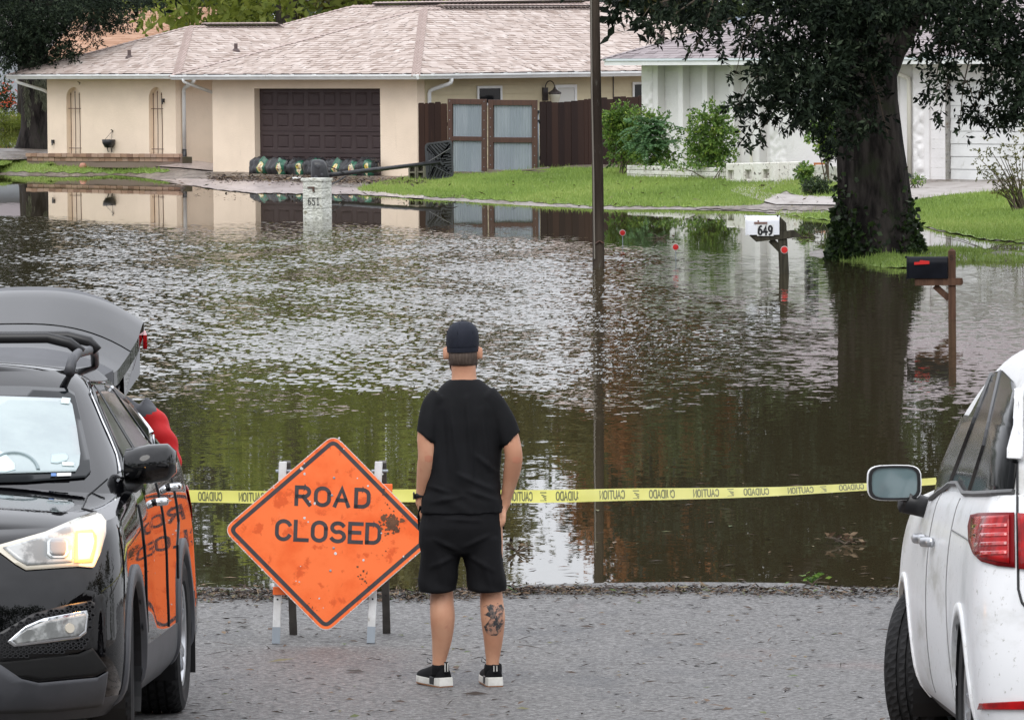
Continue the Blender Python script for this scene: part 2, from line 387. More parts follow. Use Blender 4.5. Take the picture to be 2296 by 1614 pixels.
def px_line(pts, xq): return np.interp(xq, [p[0] for p in pts], [p[1] for p in pts])
def sheet(name, top, bot, m, x0, x1, nx=60, ny=10, off=.01, wob=0.0):
    """a strip of ground cover between two outlines, lying on the far bank"""
    x = np.linspace(x0, x1, nx + 1)[None, :].repeat(ny + 1, 0); k = np.linspace(0, 1, ny + 1)[:, None]
    yt, yb = px_line(top, x), px_line(bot, x); yb = yb + wob * np.sin(x * .21) + wob * .7 * np.sin(x * .077 + 1)
    rows = G_many(x, np.maximum(yt + (yb - yt) * k, yt)); rows[..., 2] += off
    mb = MB(); mb.grid(rows[::-1]); return mb.build(name, m, smooth=True, kind='structure'), rows
LAWN = []
for nm, top, bot, x0, x1 in (
    ('lawn', [(800, 425), (905, 402), (1010, 394), (1100, 391), (1210, 381), (1330, 379), (1440, 378), (1640, 380), (1790, 392), (1800, 402)],
             [(800, 428), (900, 439), (1100, 449), (1340, 463), (1560, 465), (1700, 462), (1716, 452), (1800, 412)], 802, 1800),
    ('lawn', [(1738, 417), (1800, 398), (1830, 398), (1880, 405)], [(1738, 419), (1790, 441), (1880, 448)], 1738, 1885),
    ('lawn', [(2040, 455), (2120, 441), (2296, 428), (2420, 420)], [(2040, 500), (2085, 512), (2200, 536), (2296, 545), (2420, 551)], 2040, 2420),
    ('lawn', [(1740, 479), (1800, 481), (1868, 478), (1900, 478)], [(1740, 480), (1800, 488), (1868, 497), (1900, 499)], 1740, 1900),
    ('lawn', [(1845, 564), (1900, 548), (2080, 556), (2296, 566), (2420, 570)], [(1845, 580), (1890, 592), (2000, 602), (2150, 597), (2296, 597), (2420, 598)], 1848, 2420),
    ('lawn', [(-60, 366), (0, 363), (150, 366), (290, 376), (380, 383)], [(-60, 388), (0, 386), (150, 388), (290, 390), (380, 387)], -60, 380)):
    o, rows = sheet(nm, top, bot, M_TURF, x0, x1, nx=90, ny=14, off=.012, wob=1.3)
    LAWN.append(rows)
sheet('driveway', [(2030, 415), (2120, 410), (2296, 411), (2420, 411)], [(2030, 452), (2120, 440), (2296, 427), (2420, 419)], M_CONC, 2030, 2420, off=.020)
sheet('footpath', [(1640, 428), (1665, 417), (1740, 411), (1800, 410)], [(1640, 429), (1665, 437), (1720, 425), (1800, 413)], M_CONC, 1640, 1800, off=.022)
sheet('footpath', [(1640, 430), (1700, 432), (1760, 439), (1880, 444)], [(1640, 431), (1680, 446), (1740, 461), (1880, 462)], M_CONC, 1640, 1880, off=.026)
sheet('kerb_strip', [(1560, 466), (1700, 461), (1880, 464)], [(1560, 469), (1700, 472), (1880, 474)], M_MUD, 1560, 1880, off=.014, wob=1.0)
sheet('driveway', [(478, 394), (560, 392), (860, 396), (950, 402)], [(478, 423), (560, 433), (800, 437), (950, 447)], M_MUD, 478, 950, off=.010)
sheet('porch_paving', [(-60, 357), (55, 355), (400, 357), (478, 357)], [(-60, 361), (55, 361), (250, 370), (400, 378), (478, 385)], M_PAVE, -60, 478, off=.03)
sheet('driveway', [(360, 404), (420, 402), (640, 408), (800, 424), (950, 440)], [(360, 405), (470, 424), (560, 434), (800, 437), (950, 447)], M_PAVE, 360, 950, off=.016, wob=1.0)

M_BLADE = mat('grass_blades', (.1, .2, .03), rough=.75, tone=[(.11, .165, .035), (.185, .275, .055), (.25, .335, .075), (.34, .38, .12)], trans=.25)
def blades(rows, per_m2, hgt, wid):
    P = np.array(rows); V_ = []; N = 0
    a, b, c, d = P[:-1, :-1], P[:-1, 1:], P[1:, 1:], P[1:, :-1]
    area = np.linalg.norm(np.cross(c - a, d - b), axis=-1) / 2
    cnt = RNG.poisson(area * per_m2)
    i, j = np.nonzero(cnt); rep = np.repeat(np.arange(len(i)), cnt[i, j]); i, j = i[rep], j[rep]
    u, v = RNG.random((2, len(i)))[:, :, None]
    p = a[i, j] * (1 - u) * (1 - v) + b[i, j] * u * (1 - v) + c[i, j] * u * v + d[i, j] * (1 - u) * v
    return p
pts = np.concatenate([blades(r_, dn, 0, 0) for r_, dn in zip(LAWN, (520, 400, 520, 420, 520, 420))])
n = len(pts); hh = RNG.uniform(.03, .085, n) * (1 + .9 * (RNG.random(n) < .06)); ang = RNG.uniform(0, 2 * np.pi, n); wd = RNG.uniform(.006, .014, n)
ax = np.stack([np.cos(ang), np.sin(ang), np.zeros(n)], -1); lean = RNG.normal(0, .035, (n, 3)); lean[:, 2] = hh
V = np.concatenate([pts - ax * wd[:, None], pts + ax * wd[:, None], pts + lean], 0); V[:2 * n, 2] -= .01
F = np.stack([np.arange(n), np.arange(n) + n, np.arange(n) + 2 * n], -1)
patch = .5 + .5 * np.sin(pts[:, 0] * 1.1 + np.sin(pts[:, 1] * .5)) * np.sin(pts[:, 1] * .33)
npmesh('lawn_grass', V, F, M_BLADE, tone=np.clip(.55 * RNG.random(n) + .45 * patch, 0, 1), kind='stuff')
# ================================================================== trees and plants
def leaf_arrays(P, D, L, asp=.35, fold=.25):
    """one folded leaf per point P along direction D with length L: two triangles each"""
    n = len(P); D = D / np.linalg.norm(D, axis=1, keepdims=True)
    rnd = RNG.normal(size=(n, 3)); S = np.cross(D, rnd); S /= np.linalg.norm(S, axis=1, keepdims=True) + 1e-9
    N = np.cross(D, S); L = np.asarray(L)[:, None]
    a = P; b = P + D * L * .5 + S * L * asp * .5 + N * L * fold * .2; c = P + D * L; d = P + D * L * .5 - S * L * asp * .5 + N * L * fold * .2
    V = np.stack([a, b, c, d], 1).reshape(-1, 3); i = np.arange(n)[:, None] * 4
    F = np.concatenate([i + np.array([[0, 1, 2]]), i + np.array([[0, 2, 3]])], 1).reshape(-1, 3)
    return V, F
def spray_points(blobs, leaf, per=9, droop=.35, spread=1.0):
    """blobs: (centre, (rx, ry, rz), number of twigs). Twigs with a rosette of leaves each."""
    Ps, Ds, Ls, Ts = [], [], [], []
    for c, rad, k in blobs:
        k = int(k)
        if k < 1: continue
        q = RNG.normal(size=(k, 3)); q /= np.linalg.norm(q, axis=1, keepdims=True)
        q *= RNG.random((k, 1)) ** (1 / 2.2)
        tw = np.array(c) + q * np.array(rad)
        td = q + RNG.normal(size=(k, 3)) * .5; td[:, 2] -= droop; td /= np.linalg.norm(td, axis=1, keepdims=True)
        tone = np.clip(.5 + .22 * RNG.normal(size=k), 0, 1)
        for j in range(per):
            s = leaf * 1.6 * j / per
            Ps.append(tw + td * s[..., None] if hasattr(s, 'shape') else tw + td * s)
            Ds.append(td * .7 + RNG.normal(size=(k, 3)) * .62 * spread)
            Ls.append(leaf * RNG.uniform(.65, 1.25, k)); Ts.append(np.clip(tone + .12 * RNG.normal(size=k), 0, 1))
    return np.concatenate(Ps), np.concatenate(Ds), np.concatenate(Ls), np.concatenate(Ts)
def crown(name, blobs, leaf, m, parent, asp=.35, per=9, droop=.35, org=(0, 0, 0)):
    P, D, L, T = spray_points(blobs, leaf, per, droop); P = P - np.array(org)
    V, F = leaf_arrays(P, D, L, asp)
    return npmesh(name, V, F, m, tone=np.repeat(T, 2), parent=parent)
M_BARK = mat('dark_bark', (.014, .012, .0115), rough=.9, spec=.12, col2=(.060, .052, .047), nscale=6, nstretch=(1, 1, .22), bump=1.0, bscale=11, bstretch=(1, 1, .16), bdist=.05,
             stains=[((.035, .042, .024), 2.5, (1, 1, .6), .55, .7)])
M_BARK2 = mat('grey_bark', (.065, .055, .045), rough=.9, spec=.15, col2=(.035, .03, .025), nscale=5, nstretch=(1, 1, .3), bump=.8, bscale=9, bstretch=(1, 1, .2), bdist=.03)
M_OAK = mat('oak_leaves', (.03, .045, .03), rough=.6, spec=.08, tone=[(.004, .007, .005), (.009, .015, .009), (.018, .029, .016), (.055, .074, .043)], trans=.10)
M_FAR = mat('far_leaves', (.05, .08, .02), rough=.6, tone=[(.020, .034, .012), (.045, .075, .018), (.075, .11, .026)], trans=.25)
M_LIME = mat('lime_leaves', (.1, .14, .02), rough=.6, tone=[(.09, .13, .018), (.20, .25, .035), (.36, .40, .08)], trans=.5)
M_ORNG = mat('orange_leaves', (.2, .08, .02), rough=.6, tone=[(.10, .06, .02), (.26, .09, .025), (.36, .14, .04)], trans=.3)
M_YEL = mat('olive_leaves', (.1, .1, .02), rough=.6, tone=[(.05, .06, .012), (.105, .105, .02), (.17, .15, .03)], trans=.3)
M_SHRUB = mat('shrub_leaves', (.07, .14, .03), rough=.5, tone=[(.035, .070, .016), (.085, .165, .028), (.16, .27, .045), (.30, .38, .07)], trans=.4)
M_FERN = mat('fern_leaves', (.06, .15, .06), rough=.5, tone=[(.05, .12, .05), (.11, .23, .09), (.20, .33, .15)], trans=.35)
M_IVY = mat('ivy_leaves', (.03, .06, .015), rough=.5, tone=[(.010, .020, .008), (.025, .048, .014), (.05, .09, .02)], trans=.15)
M_MOSS = mat('hanging_moss', (.16, .17, .12), rough=.9, tone=[(.09, .10, .065), (.15, .16, .10), (.22, .23, .16)], trans=.3)
M_FLOWER = mat('orange_flowers', (.55, .09, .03), rough=.5)
M_TWIG = mat('twig', (.06, .045, .03), rough=.8, col2=(.10, .075, .05), nscale=20)

def rough_trunk(mb, pts, n=26, lump=.07, seed=0):
    """trunk through (centre, radius) stations with ribs and hollows"""
    rs = random.Random(seed); ph = [rs.uniform(0, 6.28) for _ in range(6)]; rings = []; m = len(pts)
    # densify
    st = []
    for i in range(m - 1):
        for k in range(4):
            t = k / 4; a, b = pts[i], pts[i + 1]; st.append((Vector(a[0]).lerp(Vector(b[0]), t), a[1] + (b[1] - a[1]) * t))
    st.append((Vector(pts[-1][0]), pts[-1][1]))
    for i, (c, r_) in enumerate(st):
        ring = []
        d = (st[min(i + 1, len(st) - 1)][0] - st[max(i - 1, 0)][0]).normalized()
        ax = d.cross(Vector((0, 1, 0))).normalized(); ay = ax.cross(d).normalized()
        for k in range(n):
            t = 2 * math.pi * k / n; z = c.z
            q = 1 + lump * (math.sin(3 * t + ph[0] + .5 * z) + .6 * math.sin(5 * t + ph[1] - .7 * z) + .5 * math.sin(9 * t + ph[2] + .4 * z) + .35 * math.sin(14 * t + ph[3] + z))
            ring.append(c + (ax * math.cos(t) + ay * math.sin(t)) * r_ * q)
        rings.append(ring)
    mb.rings(rings)

def at_ground(p): return Vector((p.x, p.y, float(land_z(p.x, p.y))))

# ---- the big oak on the right
DT = 85.6
S_ = scale_at(DT)
base = W(1967, 578, DT); base.z = .06
oak = thing('oak_tree', 'huge dark oak with ivy round its trunk at the flood edge before the white house', 'tree', base)
def T(x, y, D=DT): return W(x, y, D) - base
mb = MB()
rough_trunk(mb, [(T(1968, 606), 116 / S_), (T(1967, 578), 100 / S_), (T(1965, 520), 90 / S_), (T(1961, 430), 79 / S_), (T(1952, 330), 73 / S_), (T(1944, 230), 69 / S_), (T(1940, 150), 71 / S_),
                 (T(1938, 90), 74 / S_), (T(1925, 30), 60 / S_), (T(1905, -60), 50 / S_), (T(1880, -260), 40 / S_), (T(1850, -520), 26 / S_)], lump=.045, seed=3)
trunk = mb.build('trunk', M_BARK, oak, smooth=True)
for nm, pts in (('limb', [(T(1962, 160), 50 / S_), (T(1992, 105), 42 / S_), (T(2030, 45), 37 / S_), (T(2080, -40), 32 / S_), (T(2160, -190), 25 / S_), (T(2290, -380, 83), 15 / S_)]),
                ('limb', [(T(1920, 60), 30 / S_), (T(1860, -30, 84), 26 / S_), (T(1740, -120, 82), 20 / S_), (T(1560, -210, 80), 14 / S_), (T(1380, -260, 79), 7 / S_)]),
                ('limb', [(T(1900, -120), 30 / S_), (T(1990, -300, 88), 24 / S_), (T(2060, -520, 90), 16 / S_), (T(2150, -760, 91), 9 / S_)])):
    mb = MB(); rough_trunk(mb, pts, n=14, lump=.04, seed=5); mb.build(nm, M_BARK, trunk if False else oak, smooth=True)
oak_blobs = []
def ob(x, y, rx, ry, k, D=None, dr=1.2):
    D = DT - 3.0 + random.uniform(-.8, .8) if D is None else D
    c = T(x, y, D); s = scale_at(D); oak_blobs.append((c, (rx / s, dr, ry / s), k))
for x, y, rx, ry, k in ((1395, 5, 45, 25, 26), (1450, 30, 50, 30, 36), (1492, 70, 30, 28, 20), (1520, 20, 60, 36, 50), (1570, 55, 36, 40, 30), (1600, 100, 30, 30, 15), (1612, 20, 60, 40, 70),
                        (1560, 88, 20, 26, 12), (1538, 60, 18, 34, 10), (1640, 160, 18, 26, 7), (1668, 318, 16, 20, 6), (1650, 235, 30, 22, 16), (1730, 130, 40, 60, 60),
                        (1690, 60, 60, 60, 130), (1720, 140, 50, 50, 90), (1670, 230, 36, 28, 26), (1700, 265, 40, 34, 34), (1680, 305, 26, 24, 14), (1700, 215, 40, 34, 40), (1740, 190, 50, 50, 90),
                        (1790, 90, 70, 90, 270), (1800, 200, 50, 70, 130), (1770, 250, 40, 40, 46), (1828, 240, 44, 52, 90), (1856, 160, 50, 90, 220), (1872, 290, 46, 40, 70), (1905, 60, 80, 70, 260), (1920, 180, 60, 70, 150),
                        (1934, 270, 50, 44, 40), (1960, 120, 46, 50, 60), (1950, 20, 90, 50, 200), (1830, 10, 120, 60, 330), (1860, 345, 26, 24, 8), (1990, 15, 60, 26, 50),
                        (2050, 30, 30, 40, 16), (2090, 60, 34, 50, 40), (2075, 105, 40, 34, 34), (2110, 130, 44, 46, 50), (2120, 185, 40, 44, 34), (2108, 245, 26, 26, 15), (2090, 212, 24, 20, 8),
                        (2150, 60, 60, 60, 140), (2200, 40, 70, 60, 230), (2260, 70, 60, 80, 260), (2270, 170, 46, 70, 150), (2220, 120, 50, 50, 95), (2196, 180, 26, 40, 26), (2180, 240, 34, 30, 30), (2215, 252, 40, 26, 30), (2150, 290, 20, 15, 5),
                        (2256, 250, 34, 36, 46), (2282, 250, 34, 40, 50), (2300, 150, 40, 110, 140), (2130, 10, 80, 30, 120), (2040, -20, 90, 30, 90)):
    ob(x, y, rx, ry, k * (.42 if x < 1625 else .50 if x < 1800 else .70 if x < 2040 else .50))
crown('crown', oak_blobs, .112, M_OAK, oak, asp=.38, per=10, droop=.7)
up = []
for i in range(46):                                         # the crown above the picture, seen in the water
    a = random.uniform(0, 6.28); r_ = random.uniform(0, 6.4); z = random.uniform(4.2, 10.5)
    up.append(((r_ * math.cos(a) * .95 + .1, r_ * math.sin(a), z), (1.5, 1.5, .9), 150))
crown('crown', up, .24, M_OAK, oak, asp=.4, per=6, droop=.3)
mb = MB(); rs = random.Random(11)
for x0, y0, x1, y1 in ((1560, 0, 1480, 75), (1600, 0, 1545, 130), (1640, 40, 1560, 100), (1720, 150, 1650, 250), (1760, 200, 1680, 310), (1700, 40, 1650, 165), (1800, 230, 1700, 300), (2110, 60, 2090, 220), (2150, 40, 2108, 255),
                       (2150, 160, 2190, 250), (2185, 80, 2150, 300), (2230, 80, 2215, 260), (2260, 120, 2180, 245), (1500, 0, 1440, 40), (1950, 160, 1990, 300)):
    a = T(x0, y0, DT - 3); b = T(x1, y1, DT - 3); mid = (a + b) / 2 + Vector((rs.uniform(-.08, .08), 0, rs.uniform(-.05, .15)))
    MB().tube([a, mid, b], [.013, .009, .004], 5).build('twig', M_TWIG, oak)
# ivy on the lower trunk
P, N_ = [], []
for i in range(2500):
    y = 592 - 150 * abs(RNG.normal(0, .42)); k = random.random()
    if y < 300: continue
    hw = np.interp(y, [230, 330, 430, 520, 578, 606], [69, 73, 79, 90, 100, 116]); cx = np.interp(y, [230, 330, 430, 520, 578, 606], [1944, 1952, 1961, 1965, 1967, 1968])
    t = random.gauss(3.35, .55) if random.random() < .8 else random.gauss(5.8, .35)
    c = T(cx, y); r_ = hw / S_ * 1.03
    P.append((c.x + r_ * math.cos(t) + random.gauss(0, .02), c.y + r_ * math.sin(t), c.z)); N_.append((math.cos(t), math.sin(t), random.uniform(-.6, .5)))
P = np.array(P); D_ = np.array(N_) * .5 + RNG.normal(size=P.shape) * .6
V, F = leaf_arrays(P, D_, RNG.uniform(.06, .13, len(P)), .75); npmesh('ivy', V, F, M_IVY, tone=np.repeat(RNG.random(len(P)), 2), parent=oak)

# ---- the oak behind the left end of the cream house
DL = 164.0; sl = scale_at(DL)
base = W(72, 341, DL)
lt = thing('oak_tree', 'dark oak hung with grey moss behind the left end of the cream house', 'tree', base)
T = lambda x, y, D=DL: W(x, y, D) - base
mb = MB(); rough_trunk(mb, [(T(70, 352), 44 / sl), (T(73, 335), 37 / sl), (T(80, 290), 32 / sl), (T(82, 230), 33 / sl), (T(76, 165), 33 / sl), (T(66, 80), 32 / sl), (T(60, -60), 28 / sl), (T(40, -260), 20 / sl), (T(30, -420), 12 / sl)], n=20, seed=8)
mb.build('trunk', M_BARK, lt, smooth=True)
mb = MB(); rough_trunk(mb, [(T(66, 60), 16 / sl), (T(110, 0, 160), 13 / sl), (T(190, -60, 157), 9 / sl), (T(290, -100, 155), 5 / sl)], n=10, seed=2); mb.build('limb', M_BARK, lt, smooth=True)
bl = []
for x, y, rx, ry, k in ((20, 40, 70, 60, 330), (60, 90, 60, 50, 270), (10, 110, 60, 40, 190), (90, 130, 50, 24, 90), (20, 140, 40, 20, 40), (120, 30, 70, 50, 300), (180, 20, 60, 40, 190), (230, 10, 60, 30, 150), (240, 45, 40, 28, 80),
                        (130, 95, 40, 50, 120), (160, 130, 40, 36, 80), (175, 150, 26, 34, 56), (195, 150, 20, 20, 22), (200, 60, 50, 30, 60), (262, 58, 26, 10, 14), (290, 64, 24, 6, 7), (215, 100, 16, 10, 7), (280, 25, 36, 26, 40), (320, 5, 60, 16, 40), (190, 185, 12, 14, 8), (90, 60, 60, 60, 160)):
    D = 150.5 + random.uniform(-.8, 1.2); s = scale_at(D); bl.append((T(x, y, D), (rx / s, 1.2, ry / s), k * 2.1))
crown('crown', bl, .078, M_OAK, lt, asp=.42, per=8, droop=.5)
up = []
for i in range(34):
    a = random.uniform(0, 6.28); r_ = random.uniform(0, 6.5)
    up.append(((r_ * math.cos(a), r_ * math.sin(a) - 3, random.uniform(4.2, 11)), (1.6, 1.6, 1.1), 90))
crown('crown', up, .30, M_OAK, lt, asp=.45, per=5, droop=.3)
def moss(org, strands, parent, spread=.25):
    Ps, Ds, Ls = [], [], []
    for (p, ln) in strands:
        k = int(ln * 170)
        for i in range(k):
            t = random.random(); q = Vector(p) + Vector((random.gauss(0, spread * .22 * (1.2 - t)), random.gauss(0, .04), -ln * t))
            Ps.append(q); Ds.append((random.gauss(0, .25), random.gauss(0, .25), -1)); Ls.append(random.uniform(.08, .2))
    V, F = leaf_arrays(np.array(Ps), np.array(Ds), np.array(Ls), .16); npmesh('moss', V, F, M_MOSS, tone=np.repeat(RNG.random(len(Ps)), 2), parent=parent)
moss(None, [(T(58, 175, 163.3), 1.0), (T(61, 200, 163.3), .8), (T(81, 170, 163.3), .7), (T(98, 168, 163.2), .9), (T(92, 170, 163.2), .7), (T(102, 180, 163.2), .8), (T(63, 240, 163.3), .5)], lt)

# ---- trees beyond the houses
def far_tree(px, D, h, rad, m, name, label, base_z=.3, low=2.6, leaf=.34, n=40, dens=85, trunk_m=M_BARK2, cz=None):
    p = W(px, 100, D); p.z = base_z
    o = thing(name, label, 'tree', p, group='trees beyond the houses')
    mb = MB(); lean = random.uniform(-.6, .6)
    rough_trunk(mb, [((0, 0, -.3), rad * .085), ((lean * .2, 0, h * .3), rad * .066), ((lean * .6, .2, h * .62), rad * .045), ((lean, .2, h * .93), rad * .014)], n=10, lump=.03, seed=int(px))
    mb.build('trunk', trunk_m, o, smooth=True)
    bl = []
    for i in range(n):
        t = random.random(); z = low + (h - low) * t; rr = rad * math.sin(math.pi * min(.92, .2 + .75 * t)) * random.uniform(.35, 1)
        a = random.uniform(0, 6.28); s = random.uniform(.55, 1.15)
        bl.append(((rr * math.cos(a) + lean * t, rr * math.sin(a), z), (1.3 * s * rad / 4, 1.3 * s * rad / 4, .85 * s * rad / 4), dens))
    crown('crown', bl, leaf, m, o, asp=.5, per=5, droop=.2)
    return o
far_tree(640, 186, 13.2, 5.2, M_LIME, 'broadleaf_tree', 'yellow green broadleaf tree above the roof ridge left of the main ridge', low=2.8, n=60, dens=46)
far_tree(470, 215, 17, 5.0, M_FAR, 'broadleaf_tree', 'dark green tree with hanging moss above the orange roof', low=4.5)
far_tree(250, 236, 19, 5.5, M_FAR, 'broadleaf_tree', 'tall dark tree behind the orange roof, behind the mossy oak', low=5.5)
far_tree(60, 232, 18, 5.0, M_FAR, 'broadleaf_tree', 'dark tree beyond the flood, farthest left behind the mossy oak', low=5)
far_tree(860, 205, 16.5, 5.4, M_YEL, 'broadleaf_tree', 'olive tree behind the main ridge of the cream house', low=3)
far_tree(1040, 198, 15.5, 4.6, M_YEL, 'broadleaf_tree', 'olive tree rising behind the middle of the long ridge', low=3)
far_tree(1190, 215, 12.0, 4.2, M_FAR, 'broadleaf_tree', 'shorter dark tree rising behind the ridge just left of the utility pole', low=3)
far_tree(1340, 192, 11.2, 3.2, M_YEL, 'broadleaf_tree', 'olive tree directly behind the utility pole', low=2.6)
far_tree(1425, 205, 15.2, 3.0, M_ORNG, 'broadleaf_tree', 'rust orange tree behind the right end of the cream roof', low=6.5)
far_tree(1500, 188, 16.0, 2.6, M_ORNG, 'broadleaf_tree', 'rust orange tree above the gap between the two houses', low=8.5)
far_tree(1600, 210, 17.0, 4.6, M_FAR, 'broadleaf_tree', 'dark green tree above the gap between the two houses', low=3)
far_tree(1780, 182, 17.0, 4.2, M_FAR, 'broadleaf_tree', 'dark tree behind the grey roof just left of the big oak', low=5)
far_tree(2130, 186, 18.0, 5.0, M_FAR, 'broadleaf_tree', 'dark tree behind the grey roof right of the big oak', low=5.5)
far_tree(2330, 178, 17, 5.0, M_FAR, 'broadleaf_tree', 'dark tree behind the far right end of the grey roof', low=5)
wd = []                                                     # the wood closing the view
for i in range(430):
    a = random.uniform(-.42, .42); D = random.uniform(250, 330); z = random.uniform(1, 17) * (1 - .25 * math.sin(a * 60) ** 2)
    wd.append(((a * D, D, z), (3.2, 3.2, 2.2), 60))
crown('far_woods', wd, .8, M_FAR, None, asp=.5, per=4, droop=.2)['kind'] = 'stuff'
wd = []                                                     # unseen trees beside and behind the viewer, added to darken car paint reflections
for i in range(150):
    x = random.choice((-1, 1)) * random.uniform(24, 40); y = random.uniform(-40, 60); wd.append(((x, y, random.uniform(1, 12)), (2.6, 2.6, 1.8), 36))
for i in range(190): wd.append(((random.uniform(-40, 40), random.uniform(-40, -26), random.uniform(1, 19)), (2.8, 2.6, 2.0), 44))
crown('unseen_woods', wd, .75, M_FAR, None, asp=.5, per=4, droop=.2)['kind'] = 'stuff'
# moss hanging from the tree over the orange roof
mo = [o for o in SC.objects if o.get('label', '').startswith('dark green tree with hanging moss')][0]
moss(None, [(W(x, y, 208) - mo.location, l) for x, y, l in ((340, 10, 1.0), (352, 15, 1.2), (366, 25, 1.6), (378, 25, 1.8), (390, 40, 1.1), (404, 20, 1.2), (335, 5, .8), (396, 10, 1.4), (310, 2, .7))], mo, spread=.5)

# ---- shrubs by the white house
def shrub(name, label, x, y, D, blobs, leaf, m, asp=.5, per=7, stems=7, cat='shrub', droop=0.0):
    p = W(x, y, D); p.z = float(land_z(p.x, p.y)) if D < 172 else p.z
    o = thing(name, label, cat, p); bl = []; mb = MB(); s = scale_at(D)
    for (bx, by, rx, ry, k) in blobs:
        c = W(bx, by, D) - p; bl.append((c, (rx / s, max(rx, ry) / s * .7, ry / s), k * (1.8 if leaf > .065 and D < 130 else 1)))
    for i in range(stems):
        b = random.choice(blobs); c = W(b[0] + random.uniform(-b[2], b[2]) * .6, b[1], D) - p
        mb.tube([(random.uniform(-.12, .12), random.uniform(-.1, .1), -.05), (c.x * .5, random.uniform(-.1, .1), c.z * .6), c], [.018, .011, .005], 5)
    mb.build('stems', M_TWIG, o)
    crown('foliage', bl, leaf, m, o, asp=asp, per=per, droop=droop)
    return o
shrub('shrub', 'yellow green broad shrub at the end of the brown picket fence', 1395, 384, 127.5, ((1372, 268, 24, 18, 60), (1400, 260, 30, 24, 70), (1385, 300, 34, 26, 90), (1420, 300, 30, 30, 60), (1395, 340, 36, 30, 60), (1425, 355, 30, 24, 40)), .085, M_SHRUB)
fe = shrub('feathery_shrub', 'tall feathery blue green shrub leaning against the white corner', 1462, 386, 126.0, ((1440, 262, 40, 20, 30), (1475, 270, 36, 22, 30), (1445, 300, 46, 24, 40), (1490, 310, 36, 30, 40), (1455, 340, 44, 26, 70), (1495, 350, 26, 22, 40), (1470, 360, 40, 20, 50)), .07, M_SHRUB)
# feathery fronds
Ps, Ds, Ls = [], [], []
o0 = fe.location
for i in range(120):
    a = W(1455 + random.gauss(0, 22), 300 + random.uniform(-30, 40), 125.8) - o0
    d = Vector((random.gauss(0, .8), random.gauss(-.2, .4), random.uniform(-.25, .55))).normalized(); ln = random.uniform(.3, .6); sd_ = d.cross(Vector((0, 0, 1))).normalized()
    for k in range(18):
        t = k / 18; q = a + d * ln * t + Vector((0, 0, -.28 * ln * t * t * 1.6))
        for sgn in (-1, 1): Ps.append(q); Ds.append(sd_ * sgn + d * .5); Ls.append(.11 * (1 - .7 * t) + .02)
V, F = leaf_arrays(np.array([tuple(p) for p in Ps]), np.array([tuple(p) for p in Ds]), np.array(Ls), .32); npmesh('fronds', V, F, M_FERN, tone=np.repeat(RNG.random(len(Ps)), 2), parent=fe)
shrub('shrub', 'upright bright green shrub standing alone against the ribbed white wall', 1590, 380, 123.5, ((1590, 260, 44, 26, 40), (1575, 290, 40, 26, 60), (1612, 300, 40, 30, 80), (1590, 330, 50, 30, 110), (1615, 350, 36, 24, 70), (1570, 350, 34, 22, 50), (1600, 240, 16, 14, 9), (1618, 262, 20, 24, 16), (1553, 310, 14, 14, 8)), .085, M_SHRUB, stems=14)
shrub('shrub', 'dark shrub under the small window half hidden by the oak trunk', 1850, 372, 118, ((1852, 270, 22, 22, 36), (1845, 300, 32, 26, 70), (1862, 320, 26, 26, 60), (1850, 340, 20, 16, 20)), .09, M_SHRUB)
shrub('round_bush', 'low round dark bush on the lawn beside the footpath', 1832, 438, 113.5, ((1832, 418, 34, 20, 210), (1818, 424, 22, 14, 80), (1848, 424, 20, 15, 80)), .045, M_IVY, per=8)
cm = shrub('crepe_myrtle', 'thin straggly flowering bush at the edge in front of the white garage door', 2290, 452, 104, ((2196, 352, 10, 30, 10), (2215, 335, 14, 36, 14), (2250, 350, 20, 40, 16), (2240, 390, 40, 16, 26), (2285, 340, 20, 50, 36), (2280, 400, 26, 30, 44), (2205, 388, 26, 10, 14), (2262, 425, 30, 14, 26), (2235, 425, 18, 12, 12), (2300, 300, 10, 40, 20)), .055, M_YEL, stems=18)
shrub('weed', 'small weed clump at the foot of the white stone column', 2050, 410, 117.5, ((2050, 404, 26, 7, 40), (2018, 380, 8, 20, 20)), .06, M_SHRUB, stems=3, cat='plant')
shrub('weed', 'weeds growing in the low white planter beneath the bright green shrub', 1600, 384, 122.5, ((1540, 372, 60, 6, 60), (1480, 370, 50, 5, 40), (1620, 374, 30, 6, 30)), .05, M_SHRUB, stems=3, cat='plant')
shrub('weed', 'pale weed tuft growing between the two white block planters', 1803, 402, 114.5, ((1803, 388, 12, 14, 44),), .09, M_SHRUB, stems=3, cat='plant')
fb = shrub('flowering_bush', 'bush with orange red flowers beside the far pale wall on the left', 14, 292, 234, ((10, 215, 22, 26, 90), (20, 240, 24, 20, 80), (4, 190, 14, 20, 30)), .12, M_FAR, stems=5)
Ps = [tuple(W(random.gauss(12, 14), random.gauss(222, 18), 232.6) - fb.location) for _ in range(26)]
mb = MB()
for p in Ps:
    for k in range(3):
        c = Vector(p) + Vector((random.gauss(0, .05), 0, random.gauss(0, .04))); mb.lathe([(.0, -.02), (.022, -.01), (.028, .006), (.0, .02)], c, (0, -1, .3), 6)
mb.build('blossoms', M_FLOWER, fb)
shrub('grassy_bush', 'pale green drooping bush at the water beyond the left oak', 18, 292, 226, ((16, 272, 30, 16, 150), (36, 280, 16, 10, 50)), .2, M_LIME, asp=.16, per=8, droop=.4)
